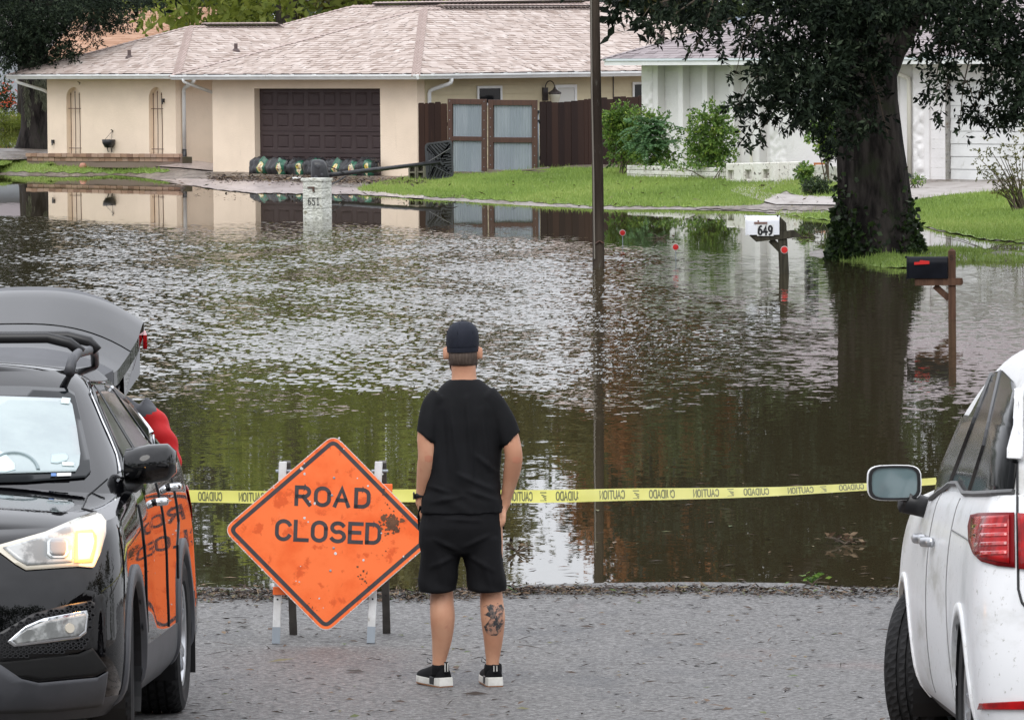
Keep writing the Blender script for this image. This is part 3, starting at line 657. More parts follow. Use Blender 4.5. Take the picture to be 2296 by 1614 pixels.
# ================================================================== the houses
AH = R(46)
U_ = Vector((math.cos(AH), -math.sin(AH), 0)); V_ = Vector((math.sin(AH), math.cos(AH), 0))
M_STUCCO = mat('cream_stucco', (.86, .715, .56), rough=.85, col2=(.79, .655, .51), nscale=.9, bump=.55, bscale=26, bdist=.012,
               stains=[((.62, .51, .38), 1.6, (2.2, 2.2, .35), .62, .82)])
M_SIDING = mat('yellow_siding', (.60, .525, .35), rough=.7, col2=(.54, .47, .31), nscale=1.2, bump=.15, bscale=30)
M_WHITE = mat('white_paint', (.76, .77, .76), rough=.5, col2=(.68, .69, .68), nscale=2.5, stains=[((.50, .50, .46), 5, (1, 1, .5), .62, .75)])
M_WSTUC = mat('white_stucco', (.79, .775, .77), rough=.85, col2=(.72, .705, .70), nscale=1.1, bump=.6, bscale=22, bdist=.014, stains=[((.56, .55, .49), 1.4, (2, 2, .4), .62, .8)])
M_WBLOCK = mat('weathered_white_block', (.70, .69, .64), rough=.85, col2=(.60, .58, .52), nscale=2, bump=.9, bscale=16, bdist=.02, stains=[((.10, .085, .07), 7, (1, 1, 1.6), .57, .64), ((.36, .27, .2), 3, (1, 1, 1), .6, .72)])
M_SHING = mat('pink_shingle', (.5, .4, .36), rough=.85, tone=[(.30, .23, .195), (.40, .325, .285), (.475, .40, .36), (.56, .495, .455)], bump=.4, bscale=120, bdist=.004)
M_SHCAP = mat('hip_shingle', (.50, .40, .37), rough=.85, tone=[(.37, .29, .26), (.43, .345, .315)], bump=.4, bscale=120, bdist=.004)
M_GREYS = mat('mauve_shingle', (.3, .26, .26), rough=.85, tone=[(.185, .155, .16), (.24, .205, .21), (.295, .255, .26), (.33, .29, .29)], bump=.4, bscale=120, bdist=.004)
M_ORS = mat('tan_shingle', (.5, .3, .2), rough=.85, tone=[(.40, .235, .15), (.47, .285, .19), (.52, .33, .23)])
M_DRIP = mat('dark_metal', (.028, .018, .015), rough=.5)
M_DOORB = mat('brown_door', (.050, .034, .034), rough=.6, spec=.2, col2=(.060, .043, .042), nscale=1.5, bump=.12, bscale=8, bstretch=(1, 1, 20), bdist=.003)
M_GLASSD = mat('dark_glass', (.010, .012, .014), rough=.05)
M_IRON = mat('rusty_iron', (.065, .040, .032), rough=.8, col2=(.12, .06, .04), nscale=14)
M_BLACK = mat('black_plastic', (.014, .0145, .017), rough=.38, col2=(.025, .026, .03), nscale=6)
M_PIPEB = mat('vent_pipe', (.085, .060, .058), rough=.7)
M_BRICK = mat('brick', (.3, .17, .11), rough=.85, tone=[(.20, .115, .08), (.30, .18, .12), (.38, .25, .18), (.33, .22, .17)], bump=.7, bscale=26, bdist=.008)
M_FENCE = mat('brown_fence', (.030, .016, .012), rough=.65, col2=(.055, .028, .018), nscale=3, nstretch=(8, 8, .5), bump=.4, bscale=10, bstretch=(8, 8, .4), bdist=.006, spec=.15, tone=[(.020, .0105, .009), (.036, .019, .014), (.046, .023, .016)], ncontrast=(.55, .8))
M_FENCE2 = mat('brown_gate_wood', (.050, .022, .014), rough=.6, col2=(.075, .033, .02), nscale=3, nstretch=(8, 8, .5))
M_ZINC = mat('corrugated_sheet', (.30, .335, .37), rough=.45, metal=.25, col2=(.24, .275, .31), nscale=3, nstretch=(1, 1, .15))
M_BOARD = mat('old_board', (.15, .125, .09), rough=.85, col2=(.22, .19, .15), nscale=5, nstretch=(.4, 6, 6), bump=.4, bscale=8, bstretch=(.4, 8, 8))
M_LAMPG = mat('lamp_glass', (.46, .44, .36), rough=.2)
M_BRONZE = mat('dark_bronze', (.055, .045, .045), rough=.55)

def shingle_face(mb, poly, e, g, course=.145, tab=.20, thick=.016, tones=(0, 1), rs=random):
    """courses of tabs over a planar convex roof face; e along the eave, g up the slope"""
    e, g = Vector(e).normalized(), Vector(g).normalized(); nrm = e.cross(g)
    if nrm.z < 0: nrm = -nrm
    o = Vector(poly[0]); P2 = [((Vector(p) - o).dot(e), (Vector(p) - o).dot(g)) for p in poly]
    t0, t1 = min(p[1] for p in P2), max(p[1] for p in P2)
    def span(t):
        t = min(max(t, t0 + 1e-5), t1 - 1e-5); xs_ = []
        for (a, b), (c, d) in zip(P2, P2[1:] + P2[:1]):
            if (b - t) * (d - t) <= 0 and abs(b - d) > 1e-9: xs_.append(a + (c - a) * (t - b) / (d - b))
        return (min(xs_), max(xs_)) if xs_ else (0, 0)
    k = 0
    while t0 + k * course < t1 - .01:
        a, b = t0 + k * course, min(t0 + (k + 1) * course, t1); la, ha = span(a); lb, hb = span(b)
        s = min(la, lb) - rs.random() * tab
        while s < max(ha, hb):
            w_ = tab * rs.choice((.5, .75, 1, 1, 1.3)); e_ = s + w_
            p = [max(s, la), min(e_, ha)]; q = [max(s, lb), min(e_, hb)]
            if p[1] > p[0] or q[1] > q[0]:
                if p[1] < p[0]: p = [min(max(p[0], la), ha)] * 2 if False else [(ha if s > ha else la)] * 2
                if q[1] < q[0]: q = [(hb if s > hb else lb)] * 2
                th = thick * rs.choice((.3, .5, 1, 1.2)); up = nrm * th
                A, B = o + e * p[0] + g * a, o + e * p[1] + g * a; Cc, Dd = o + e * q[1] + g * b, o + e * q[0] + g * b
                mb.tone = tones[0] + (tones[1] - tones[0]) * min(1, max(0, (rs.gauss(.58, .15) if rs.random() > .16 else rs.uniform(.0, .3))))
                mb.add([A + up, B + up, Cc + nrm * .002, Dd + nrm * .002, A - nrm * .01, B - nrm * .01], [(0, 1, 2, 3), (4, 5, 1, 0)])
            s = e_
        k += 1
def cap_line(mb, a, b, d1, d2, width=.15, step=.15, th=.022):
    """hip or ridge caps from a up to b; d1, d2 point down the two slopes"""
    a, b = Vector(a), Vector(b); L = (b - a).length; d = (b - a) / L; up = Vector((0, 0, 1)); n = int(L / step)
    for i in range(n):
        p, q = a + d * (i * step), a + d * ((i + 1.25) * step); mb.tone = random.random()
        for dd in (d1, d2):
            dd = Vector(dd)
            mb.add([p + up * (th + .012), p + dd * width + up * (th + .010), q + dd * width + up * .008, q + up * .012, p, p + dd * width - up * .01], [(0, 1, 2, 3), (0, 4, 5, 1)])
def gutter(name, a, b, m, parent, h=.115, w_=.11):
    a, b = Vector(a), Vector(b); d = (b - a).normalized(); o = d.cross(Vector((0, 0, 1)))
    mb = MB()
    prof = [(0, 0), (0, -h), (w_ * .55, -h), (w_ * .8, -h * .55), (w_, -h * .35), (w_, -.005), (w_ * .92, 0), (w_ * .88, -.02), (.01, -.02)]
    rows = [[p + o * x + Vector((0, 0, z)) for x, z in prof] for p in (a, b)]
    mb.rings(rows); L = (b - a).length; k = .5
    while k < L:
        p = a + d * k; mb.bar(p + Vector((0, 0, .004)) - o * .02, p + o * w_ + Vector((0, 0, .012)), .03, .01); k += .8
    return mb.build(name, m, parent)
def pipe(name, pts, m, parent, w_=.075, h=.06):
    mb = MB()
    r = []
    pts = [Vector(p) for p in pts]
    for i in range(len(pts)):                             # round the bends
        if 0 < i < len(pts) - 1:
            for t in (.0, .5, 1.0):
                a = pts[i] + (pts[i - 1] - pts[i]).normalized() * min(.07, (pts[i - 1] - pts[i]).length * .4); b = pts[i] + (pts[i + 1] - pts[i]).normalized() * min(.07, (pts[i + 1] - pts[i]).length * .4)
                r.append(a.lerp(pts[i], t).lerp(pts[i].lerp(b, t), t))
        else: r.append(pts[i])
    mb.tube(r, w_ / 2, 8); return mb.build(name, m, parent, smooth=True)

# ------------------------------------------------------------------ the cream house
C0 = W(937, 396, 136.0); C0.z = 0
HM = Matrix(((U_.x, V_.x, 0, C0.x), (U_.y, V_.y, 0, C0.y), (0, 0, 1, 0), (0, 0, 0, 1)))
HI = HM.inverted()
house = thing('cream_house', 'low cream stucco house with pink shingle roof and brown garage door', 'house', mtx=HM)
def FV(x, y, v=0.0):                       # sight line onto the front plane at depth v, in house coordinates
    p = onplane(x, y, C0 + V_ * v, V_); return HI @ p
def SU(x, y, u=0.0):                       # onto the side plane
    p = onplane(x, y, C0 + U_ * u, U_); return HI @ p
uL = FV(477, 300).x; dL = FV(571, 300).x; dR = FV(853, 300).x; dT = FV(712, 199).z; ZE = 2.56; ZF = .05
mb = MB(); mb.box(uL, dL, 0, .25, ZF, 2.48); mb.box(dL, dR, 0, .25, dT, 2.48); mb.box(dR, 0, 0, .25, ZF, 2.48)
mb.box(uL, uL + .25, .25, 9, ZF, 2.48)
house_wall = mb.build('wall', M_STUCCO, house)
# left wing
v1 = 2.75; wL, wR = FV(106, 250, v1).x, FV(393, 250, v1).x
na, nb = FV(150, 250, v1).x - .02, FV(182, 250, v1).x; nc, nd = FV(335, 250, v1).x - .02, FV(366, 250, v1).x; nT = FV(160, 196, v1).z
mb = MB()
for a, b in ((wL, na), (nb, nc), (nd, wR)): mb.box(a, b, v1, v1 + .25, ZF, 2.48)
for a, b in ((na, nb), (nc, nd)):
    mb.box(a, b, v1 + .16, v1 + .25, ZF, 2.48)
    c, r_ = (a + b) / 2, (b - a) / 2; arc = [(c + r_ * math.cos(math.pi * k / 12), v1, nT - .3 + .3 * math.sin(math.pi * k / 12)) for k in range(13)]
    mb.prism([(a, v1, 2.48)] + [p for p in arc[::-1]] + [(b, v1, 2.48)], (0, .155, 0))
mb.box(wR - .25, wR, v1 + .25, 10, ZF, 2.48)
mb.build('wall', M_STUCCO, house)
mb = MB(); mb.box(wR + .002, wR + .05, v1 - .03, v1 + .16, ZF, 2.46); mb.build('corner_trim', M_STUCCO, house)
# recess, back and far side walls
mb = MB(); mb.box(wR, uL, 8.5, 8.7, ZF, 2.48); mb.box(wL, wL + .2, v1 + .25, 14, ZF, 2.48); mb.box(wL, 0, 14, 14.2, ZF, 2.48); mb.build('wall', M_STUCCO, house)
# side wall: siding boards
mb = MB(); mb.box(-.2, -.03, .25, 14, ZF, 2.48); mb.build('wall', M_SIDING, house)
for k in range(11):
    z0 = .15 + k * .212
    mb = MB(); mb.add([(-.028, .26, z0), (-.028, 14, z0), (.002, .26, z0), (.002, 14, z0), (-.016, .26, z0 + .212), (-.016, 14, z0 + .212)], [(0, 2, 3, 1), (2, 4, 5, 3)])
    mb.box(-.026, -.022, .26, 14, z0, z0 + .2); mb.build('siding_board', M_SIDING, house)
mb = MB(); mb.box(-.02, .012, .255, .36, .2, 2.47); mb.build('corner_trim', M_SIDING, house)
# roof planes
OV = .5; gL, gR, gF = uL - .9, .5, -.5; gC = (gL + gR) / 2; SL = .36; gh = (gR - gL) / 2; gZ = ZE + gh * SL; gP = (gC, gF + gh, gZ)
mZ = 4.30; mh = (mZ - ZE) / SL; mv = 10.4; mR_u = gR - mh; mL_u = -13.6; mFv = mv - mh
gEnd = (gC, mv - (mZ - gZ) / SL, gZ)
lF = 2.25; lC = -14.8; lh = 3.4; lZ = ZE + lh * SL; lP = (lC, lF + lh, lZ); lEnd = (lC, 9.6, lZ)
sl_u = Vector((-1, 0, SL)); sl_v = Vector((0, 1, SL))
mb = MB(); rs = random.Random(21)
shingle_face(mb, [(gL, gF, ZE), (gR, gF, ZE), gP], (1, 0, 0), sl_v, rs=rs)                                   # garage hip, front
shingle_face(mb, [(gR, gF, ZE), (gR, mv + mh, ZE), (mR_u, mv, mZ), (mR_u, mv - .001, mZ), gEnd, gP][:3] + [(mR_u, mv, mZ)], (0, 1, 0), sl_u, rs=rs) if False else None
# the long side face is built in two convex pieces: below and above the garage ridge height
tz = gZ
shingle_face(mb, [(gR, gF, ZE), (gR, mv + mh, ZE), (gC, mv + mh - gh, tz), (gC, gF + gh, tz)], (0, 1, 0), sl_u, rs=rs)
shingle_face(mb, [(gC, gEnd[1], tz), (gC, mv + mh - gh, tz), (mR_u, mv, mZ)], (0, 1, 0), sl_u, rs=rs)
shingle_face(mb, [(gL, gF, ZE), (gL, mv, ZE), (gC, mv, gZ), gP], (0, 1, 0), Vector((1, 0, SL)), rs=rs)        # garage, left slope
shingle_face(mb, [(mL_u - mh, mFv, ZE), (gL, mFv, ZE), (mR_u, mv, mZ), (mL_u, mv, mZ)], (1, 0, 0), sl_v, rs=rs)   # main front
shingle_face(mb, [(gL, mFv, ZE), (gC, mFv, ZE), (mR_u, mv, mZ)], (1, 0, 0), sl_v, rs=rs)
shingle_face(mb, [(mL_u - mh, mFv, ZE), (mL_u - mh, mv + mh, ZE), (mL_u, mv, mZ)], (0, 1, 0), Vector((1, 0, SL)), rs=rs)
shingle_face(mb, [(lC - lh, lF, ZE), (lC + lh, lF, ZE), lP], (1, 0, 0), sl_v, rs=rs)                          # left wing
shingle_face(mb, [(lC + lh, lF, ZE), (lC + lh, 11, ZE), (lC, 11, lZ), lP], (0, 1, 0), sl_u, rs=rs)
shingle_face(mb, [(lC - lh, lF, ZE), (lC - lh, 11, ZE), (lC, 11, lZ), lP], (0, 1, 0), Vector((1, 0, SL)), rs=rs)
roof = mb.build('roof', M_SHING, house, kind='stuff')
# roof deck under the shingles, and the far slope
mb = MB(); dz = -.03
def dk(*ps): mb.add([(p[0], p[1], p[2] + dz) for p in ps], [tuple(range(len(ps)))])
dk((mL_u - mh, mv + mh, ZE), (gR, mv + mh, ZE), (mR_u, mv, mZ), (mL_u, mv, mZ))
dk((mL_u - mh, mFv, ZE), (gR, mFv, ZE), (mR_u, mv, mZ), (mL_u, mv, mZ)); dk((gR, gF, ZE), (gR, mv + mh, ZE), (mR_u, mv, mZ), (gC, gEnd[1], gZ), gP)
mb.build('roof_deck', M_DRIP, house)
mb = MB(); e1 = Vector((1, 0, 0)); e2 = Vector((0, 1, 0)); dn = Vector((0, 0, -SL))
cap_line(mb, (gR, gF, ZE), gP, -e2 + dn, e1 + dn); cap_line(mb, (gL, gF, ZE), gP, -e2 + dn, -e1 + dn)
cap_line(mb, (mL_u - mh + 1.5, mFv + 1.5, ZE + 1.5 * SL), (mL_u, mv, mZ), -e2 + dn, -e1 + dn)
cap_line(mb, (gR, mv + mh, ZE), (mR_u, mv, mZ), e1 + dn, e2 + dn)
cap_line(mb, (lC + lh, lF, ZE), lP, -e2 + dn, e1 + dn); cap_line(mb, (lC - lh, lF, ZE), lP, -e2 + dn, -e1 + dn)
cap_line(mb, gP, gEnd, e1 + dn, -e1 + dn); cap_line(mb, (mL_u, mv, mZ), (mR_u, mv, mZ), -e2 + dn, e2 + dn); cap_line(mb, lP, lEnd, e1 + dn, -e1 + dn)
mb.build('hip_cap', M_SHCAP, house, kind='stuff')
for a, b in (((gC, gP[1] + .55, gZ), (gC, gEnd[1] - .3, gZ)), ((lC, lP[1] + .5, lZ), (lC, lEnd[1] - .8, lZ))):
    mb = MB(); mb.bar(Vector(a) + Vector((0, 0, .055)), Vector(b) + Vector((0, 0, .055)), .30, .035); mb.tone = .4; o = mb.build('ridge_vent', M_DRIP, house)
    mb = MB(); mb.tone = .6; cap_line(mb, Vector(a) + Vector((0, 0, .075)), Vector(b) + Vector((0, 0, .075)), e1 * .8 + dn * .5, -e1 * .8 + dn * .5, width=.17); mb.build('vent_cap', M_SHCAP, o)
a, b = Vector((mL_u + .9, mv, mZ + .055)), Vector((mR_u - .4, mv, mZ + .055))
mb = MB(); mb.bar(a, b, .30, .035); o = mb.build('ridge_vent', M_DRIP, house)
mb = MB(); cap_line(mb, a + Vector((0, 0, .02)), b + Vector((0, 0, .02)), -e2 * .8 + dn * .5, e2 * .8 + dn * .5, width=.17); mb.build('vent_cap', M_SHCAP, o)
# soffits, drip edges and gutters
mb = MB()
mb.box(gL, gR, gF, 0, 2.485, 2.50); mb.box(0.002, gR, 0, mv + mh, 2.485, 2.50); mb.box(gL, uL - .002, 0, 9, 2.485, 2.50); mb.box(lC - lh, lC + lh, lF, v1, 2.485, 2.50); mb.box(wR + .052, lC + lh, v1, 8, 2.485, 2.50); mb.box(lC - lh, wL - .002, v1, 12, 2.485, 2.50)
mb.build('soffit', M_SIDING, house)
for i, (a, b) in enumerate((((gL, gF, ZE), (gR, gF, ZE)), ((gR, gF, ZE), (gR, mv + mh, ZE)), ((lC - lh, lF, ZE), (lC + lh, lF, ZE)), ((lC + lh, lF, ZE), (lC + lh, 8, ZE)))):
    d = (Vector(b) - Vector(a)).normalized(); o_ = d.cross(Vector((0, 0, 1)))
    gutter('gutter', Vector(a) + Vector((0, 0, -.008)) - d * (.11 if i in (1, 3) else 0) * 0 + o_ * .004, Vector(b) + Vector((0, 0, -.008)) + o_ * .004 + (d * .11 if i in (0, 2) else Vector()), M_WHITE, house)
    mb = MB(); mb.bar(Vector(a) + Vector((0, 0, .0)) - o_ * .012, Vector(b) + Vector((0, 0, .0)) - o_ * .012, .028, .05); mb.build('drip_edge', M_DRIP, house)
# downspouts
g_b = ZE - .12
pipe('downspout', [(gL + .45, gF - .05, g_b + .02), (gL + .45, gF - .05, g_b - .05), (uL + .0, -.06 + .3, 2.05)], M_WHITE, house, .085)
p1 = FV(441, 180, -.5); q1 = Vector((wR + .09, v1 + .10, 0))
pipe('downspout', [(lC + lh + .02, lF + .55, g_b + .02), (lC + lh + .02, lF + .55, g_b - .08), (wR + .11, v1 + .2, 2.18), (wR + .11, v1 + .2, .62)], M_WHITE, house, .10)
pipe('downspout_boot', [(wR + .11, v1 + .2, .62), (wR + .11, v1 + .2, .18)], M_BLACK, house, .115)
a_ = SU(1010, 180, .5); b_ = SU(962, 206, .05)
pipe('downspout', [(.53, a_.y, g_b + .02), (.53, a_.y, g_b - .10), (.06, b_.y, 2.16), (.06, b_.y, .4)], M_WHITE, house, .10)
pipe('downspout', [(lC - lh + .35, lF - .03, g_b), (lC - lh + .35, lF - .03, g_b - .08), (wL - .06, v1 - .06, 2.14), (wL - .06, v1 + .2, 2.02)], M_WHITE, house, .085)
# garage door
gd = MB(); gd.box(dL + .004, dR - .004, .20, .245, ZF, dT - .004); door = gd.build('garage_door', M_DOORB, house)
pw, ph = (dR - dL) / 8, (dT - .12) / 4
pm = MB(); ix, iz = pw * .12, ph * .17
pm.add([(ix, 0, iz), (pw - ix, 0, iz), (pw - ix, 0, ph - iz), (ix, 0, ph - iz), (ix + .035, .022, iz + .035), (pw - ix - .035, .022, iz + .035), (pw - ix - .035, .022, ph - iz - .035), (ix + .035, .022, ph - iz - .035),
        (ix + .06, .004, iz + .06), (pw - ix - .06, .004, iz + .06), (pw - ix - .06, .004, ph - iz - .06), (ix + .06, .004, ph - iz - .06)],
       [(0, 1, 5, 4), (1, 2, 6, 5), (2, 3, 7, 6), (3, 0, 4, 7), (4, 5, 9, 8), (5, 6, 10, 9), (6, 7, 11, 10), (7, 4, 8, 11), (8, 9, 10, 11)])
p0 = None
for r_ in range(4):
    mb = MB(); z0 = .12 + r_ * ph
    for c in range(9):                                     # stiles and rails stand proud of the sunk panels
        x = dL + c * pw; mb.box(max(x - ix, dL + .006), min(x + ix, dR - .006), .172, .199, z0 + .006, z0 + ph - .006)
    for c in range(8):
        x = dL + c * pw; mb.box(x + ix, x + pw - ix, .172, .199, z0 + .006, z0 + iz); mb.box(x + ix, x + pw - ix, .172, .199, z0 + ph - iz, z0 + ph - .006)
    mb.build('door_section', M_DOORB, door)
    for c in range(8):
        o = pm.build('door_panel', M_DOORB, door) if p0 is None else p0.copy()
        if p0 is None: p0 = o
        else: C.objects.link(o); o.parent = door
        o.location = (dL + c * pw, .173, z0)
# trellises in the niches
for a, b in ((na, nb), (nc, nd)):
    mb = MB(); cxm = (a + b) / 2; ww = (b - a)
    for k, dx in enumerate((-.30, 0, .30)):
        mb.tube([(cxm + dx * ww, v1 + .05, .28), (cxm + dx * ww + .012, v1 + .05, 1.2), (cxm + dx * ww * .96, v1 + .05, nT - .22 + (.05 if k == 1 else 0))], .011, 6)
        mb.lathe([(.0, 0), (.016, .01), (.012, .05), (0, .09)], (cxm + dx * ww * .96, v1 + .05, nT - .22 + (.05 if k == 1 else 0)), (0, 0, 1), 6)
    for z in (.62, 1.66): mb.tube([(a + .04, v1 + .045, z), (b + .02, v1 + .045, z)], .010, 6)
    tr = mb.build('trellis', M_IRON, None, smooth=False); tr.matrix_basis = HM
    tag(tr, 'rusty iron trellis in the wall niche nearest the oak at the left' if a == na else 'rusty iron trellis in the wall niche right of the hanging pot', 'trellis', 'trellises in the wall niches')
# side-wall windows and door
def window(v0, v1_, z0, z1, x=.0, parent=None, name='window', glass=M_GLASSD, fw=.06, fm=None):
    mb = MB(); fm = fm or M_WHITE
    mb.box(x, x + .03, v0 - fw, v0, z0 - fw, z1 + fw); mb.box(x, x + .03, v1_, v1_ + fw, z0 - fw, z1 + fw); mb.box(x, x + .03, v0, v1_, z1, z1 + fw); mb.box(x, x + .045, v0, v1_, z0 - fw, z0)
    f = mb.build(name, fm, parent); mb = MB(); mb.box(x + .003, x + .012, v0, v1_, z0, z1); mb.build('pane', glass, f); return f
for x0, x1, y0, y1 in ((1073, 1121, 199, 231), (1421, 1480, 190, 226)):
    p, q = SU(x0, y0), SU(x1, y1); window(p.y, q.y, q.z, p.z, parent=house)
p, q = SU(1249, 198), SU(1287, 226)
mb = MB(); mb.box(.002, .03, p.y - .08, p.y, .25, p.z + .08); mb.box(.002, .03, q.y, q.y + .08, .25, p.z + .08); mb.box(.002, .03, p.y, q.y, p.z, p.z + .08); dr = mb.build('door_frame', M_WHITE, house)
mb = MB(); mb.box(.004, .02, p.y + .005, q.y - .005, .25, p.z - .008); mb.build('door', mat('side_door', (.60, .60, .56), .5), house)
mb = MB(); mb.lathe([(0, 0), (.03, .01), (.035, .04), (0, .06)], (.02, q.y - .12, 1.25), (1, 0, 0), 8); mb.build('handle', M_BRONZE, dr)
mb = MB(); q = SU(1374, 200); mb.box(.003, .02, q.y, q.y + .02, .3, 2.47); mb.build('cable_conduit', M_BRONZE, house)
# wall lantern
q = SU(1222, 228, .0); lz = SU(1222, 206, .0).z
mb = MB(); mb.box(.004, .05, q.y - .10, q.y + .06, lz - .22, lz + .10); lamp = mb.build('wall_lantern', M_BRONZE, None); lamp.matrix_basis = HM
tag(lamp, 'bronze wall lantern with glass shade beside the white side door', 'lantern')
cu, cv = .24, q.y + .10
mb = MB(); mb.tube([(.04, q.y - .02, lz)] + [(.04 + .10 * (1 - math.cos(t)), q.y - .02 + .06 * (1 - math.cos(t)), lz + .10 + .16 * math.sin(t)) for t in np.linspace(0, math.pi, 12)], .013, 6); mb.build('scroll', M_BRONZE, lamp)
mb = MB(); mb.lathe([(0, .17), (.022, .16), (.03, .13), (.06, .09), (.11, .06), (.16, .03), (.165, .0), (.15, -.01)], (cu, cv, lz - .05), (0, 0, 1), 10); mb.build('cap', M_BRONZE, lamp)
mb = MB(); mb.lathe([(.14, 0), (.145, -.04), (.12, -.12), (.095, -.22), (.10, -.27), (0, -.28)], (cu, cv, lz - .06), (0, 0, 1), 10); mb.build('shade', M_LAMPG, lamp, smooth=True)
# roof pipes
for x, y, D, z in ((290, 124, 149, None), (529, 109, 152, None), (1485, 84, 141, None)):
    d = ray(x, y + 6)
    best = None
    for tt in np.linspace(120, 175, 1600):                 # where the sight line meets the roof
        p = CAM + d * (tt / d.y); l = HI @ p
        zr = max(min(ZE + (gR - l.x) * SL, ZE + (mv + mh - l.y) * SL, mZ) if l.x > mL_u and l.y > -.5 and l.x < gR else 0,
                 min(ZE + (l.y - lF) * SL, ZE + (l.x - (lC - lh)) * SL, ZE + (lC + lh - l.x) * SL) if lC - lh < l.x < lC + lh and lF < l.y < 11 else 0)
        if x < 600: zr = max(min(ZE + (l.y - lF) * SL, ZE + (lC + lh - l.x) * SL) if lC - lh < l.x < lC + lh else 0, min(ZE + (l.y - mFv) * SL, mZ) if -18 < l.x < gL else 0)
        if zr and p.z <= zr: best = l; break
    if best is None: continue
    mb = MB(); mb.tube([(best.x, best.y, best.z - .1), (best.x, best.y, best.z + .20)], .048 if x < 1400 else .065, 10); mb.lathe([(.12, -.05), (.10, .02), (.06, .06)], best, (0, 0, 1), 10, close=True); mb.build('vent_pipe', M_PIPEB, house)

# hanging pot, hooks, cap on the wall
p = FV(252, 318, v1)
pot = thing('hanging_pot', 'black wire hanging basket fixed to the cream wall between the trellises', 'basket', mtx=HM @ Matrix.Translation((p.x, v1 - .13, p.z)))
mb = MB(); mb.lathe([(0, -.16), (.10, -.15), (.16, -.04), (.175, .05), (.16, .06), (.14, .03), (0, .0)], (0, 0, 0), (0, 0, 1), 14); mb.build('basket', M_BLACK, pot, smooth=True)
mb = MB()
for a in (-.15, .13): mb.tube([(a, 0, .05), (.02, .10, .26)], .006, 5)
for a in (-.09, .09): mb.tube([(a, .0, -.1), (a * .8, .05, -.27)], .014, 5)
mb.tube([(-.16, 0, .03), (-.22, 0, .05), (-.24, 0, -.02), (-.19, 0, -.04)], .013, 5); mb.tube([(.02, .12, .26), (.05, .10, .29), (-.01, .10, .31)], .014, 5); mb.build('bracket', M_BLACK, pot)
for x, y in ((368, 226), (121, 318)):
    p = FV(x, y, v1); mb = MB(); mb.box(p.x - .03, p.x + .03, v1 - .07, v1 - .002, p.z - .05, p.z + .05); mb.tube([(p.x, v1 - .05, p.z), (p.x + .04, v1 - .10, p.z - .09)], .02, 6); o = mb.build('wall_bracket', M_BLACK, None); o.matrix_basis = HM
    tag(o, 'small black bracket high on the cream wall by the downspout' if x > 300 else 'small black tap low on the cream wall near the oak', 'bracket' if x > 300 else 'tap')

# brick planter edge in front of the left wing
pa, pb = W(57, 360, 149.3), W(402, 362, 145.3); pa.z = pb.z = .0
dv = (pb - pa); Lp = dv.length; dv.normalize(); nv = Vector((-dv.y, dv.x, 0)); za, zb = W(57, 361, 149.3).z, W(402, 363, 145.3).z
pl = thing('brick_planter', 'low red brick planter kerb in front of the cream left wing', 'planter', pa, math.atan2(dv.y, dv.x))
def bz(t): return za + (zb - za) * t / Lp
bp = None
for course, (h0, h1, off, wd) in enumerate(((.0, .10, .05, .21), (.108, .20, 0, .23))):
    k = .0; q = 0
    while k < Lp - .05:
        w_ = min(.215 if course == 0 else random.uniform(.19, .26), Lp - k); t = k / Lp
        mb = MB(); mb.tone = random.random(); d_ = random.uniform(-.01, .01)
        mb.box(k + .006, k + w_ - .006, off + d_, off + .12, bz(k) + h0, bz(k) + h1 + random.uniform(-.006, .004)); mb.build('brick', M_BRICK, pl); k += w_
mb = MB(); mb.box(0, Lp, .11, .45, za - .1, za + .14); mb.build('soil_bed', M_SOIL, pl)
mb = MB(); mb.box(.0, Lp, .07, .109, za - .15, min(za, zb) + .15); mb.build('mortar', mat('mortar', (.20, .15, .12), .9), pl)

# ------------------------------------------------------------------ fence and gates
def along(a, b, t): return a + (b - a) * t
fA, fB = W(938, 300, 135.2), W(1003, 300, 134.9); gA, gB, gC_, gD = W(1003, 300, 134.7), W(1090, 300, 134.2), W(1094, 300, 134.2), W(1204, 300, 133.8); fC, fD = W(1211, 300, 134.0), W(1446, 300, 137.6)
def frame_of(a, b):
    a, b = Vector((a.x, a.y, 0)), Vector((b.x, b.y, 0)); d = (b - a); L = d.length; d.normalize()
    return a, math.atan2(d.y, d.x), L
def fence(a, b, n, ztop, zbot, label, gap=.006):
    o, rz, L = frame_of(a, b); f = thing('picket_fence', label, 'fence', o, rz); x = 0; ws = [random.choice((.09, .14, .14, .15, .12)) for _ in range(n)]; k = L / sum(ws)
    for i, w_ in enumerate(ws):
        w_ *= k; t = (x + w_ / 2) / L; zt = ztop[0] + (ztop[1] - ztop[0]) * t + random.uniform(-.03, .02); zb_ = zbot[0] + (zbot[1] - zbot[0]) * t; c = .025
        mb = MB(); mb.tone = random.random(); y = random.uniform(-.008, .008)
        mb.prism([(x + gap / 2, y, zb_), (x + w_ - gap / 2, y, zb_), (x + w_ - gap / 2, y, zt - c), (x + w_ - gap / 2 - c, y, zt), (x + gap / 2 + c, y, zt), (x + gap / 2, y, zt - c)], (0, .018, 0)); mb.build('picket', M_FENCE, f); x += w_
    for z in (.5, 1.5):
        mb = MB(); mb.box(0, L, .03, .075, zbot[0] + z * .85, zbot[0] + z * .85 + .09); mb.build('rail', M_FENCE, f)
    return f
fence(fA, fB, 5, (W(938, 230, 135.2).z, W(1003, 230, 134.9).z), (.05, .08), 'short brown picket fence beside the cream garage corner')
fence(fC, fD, 17, (W(1211, 230, 134).z, W(1446, 215, 137.6).z), (.10, .25), 'long brown picket fence behind the utility pole')
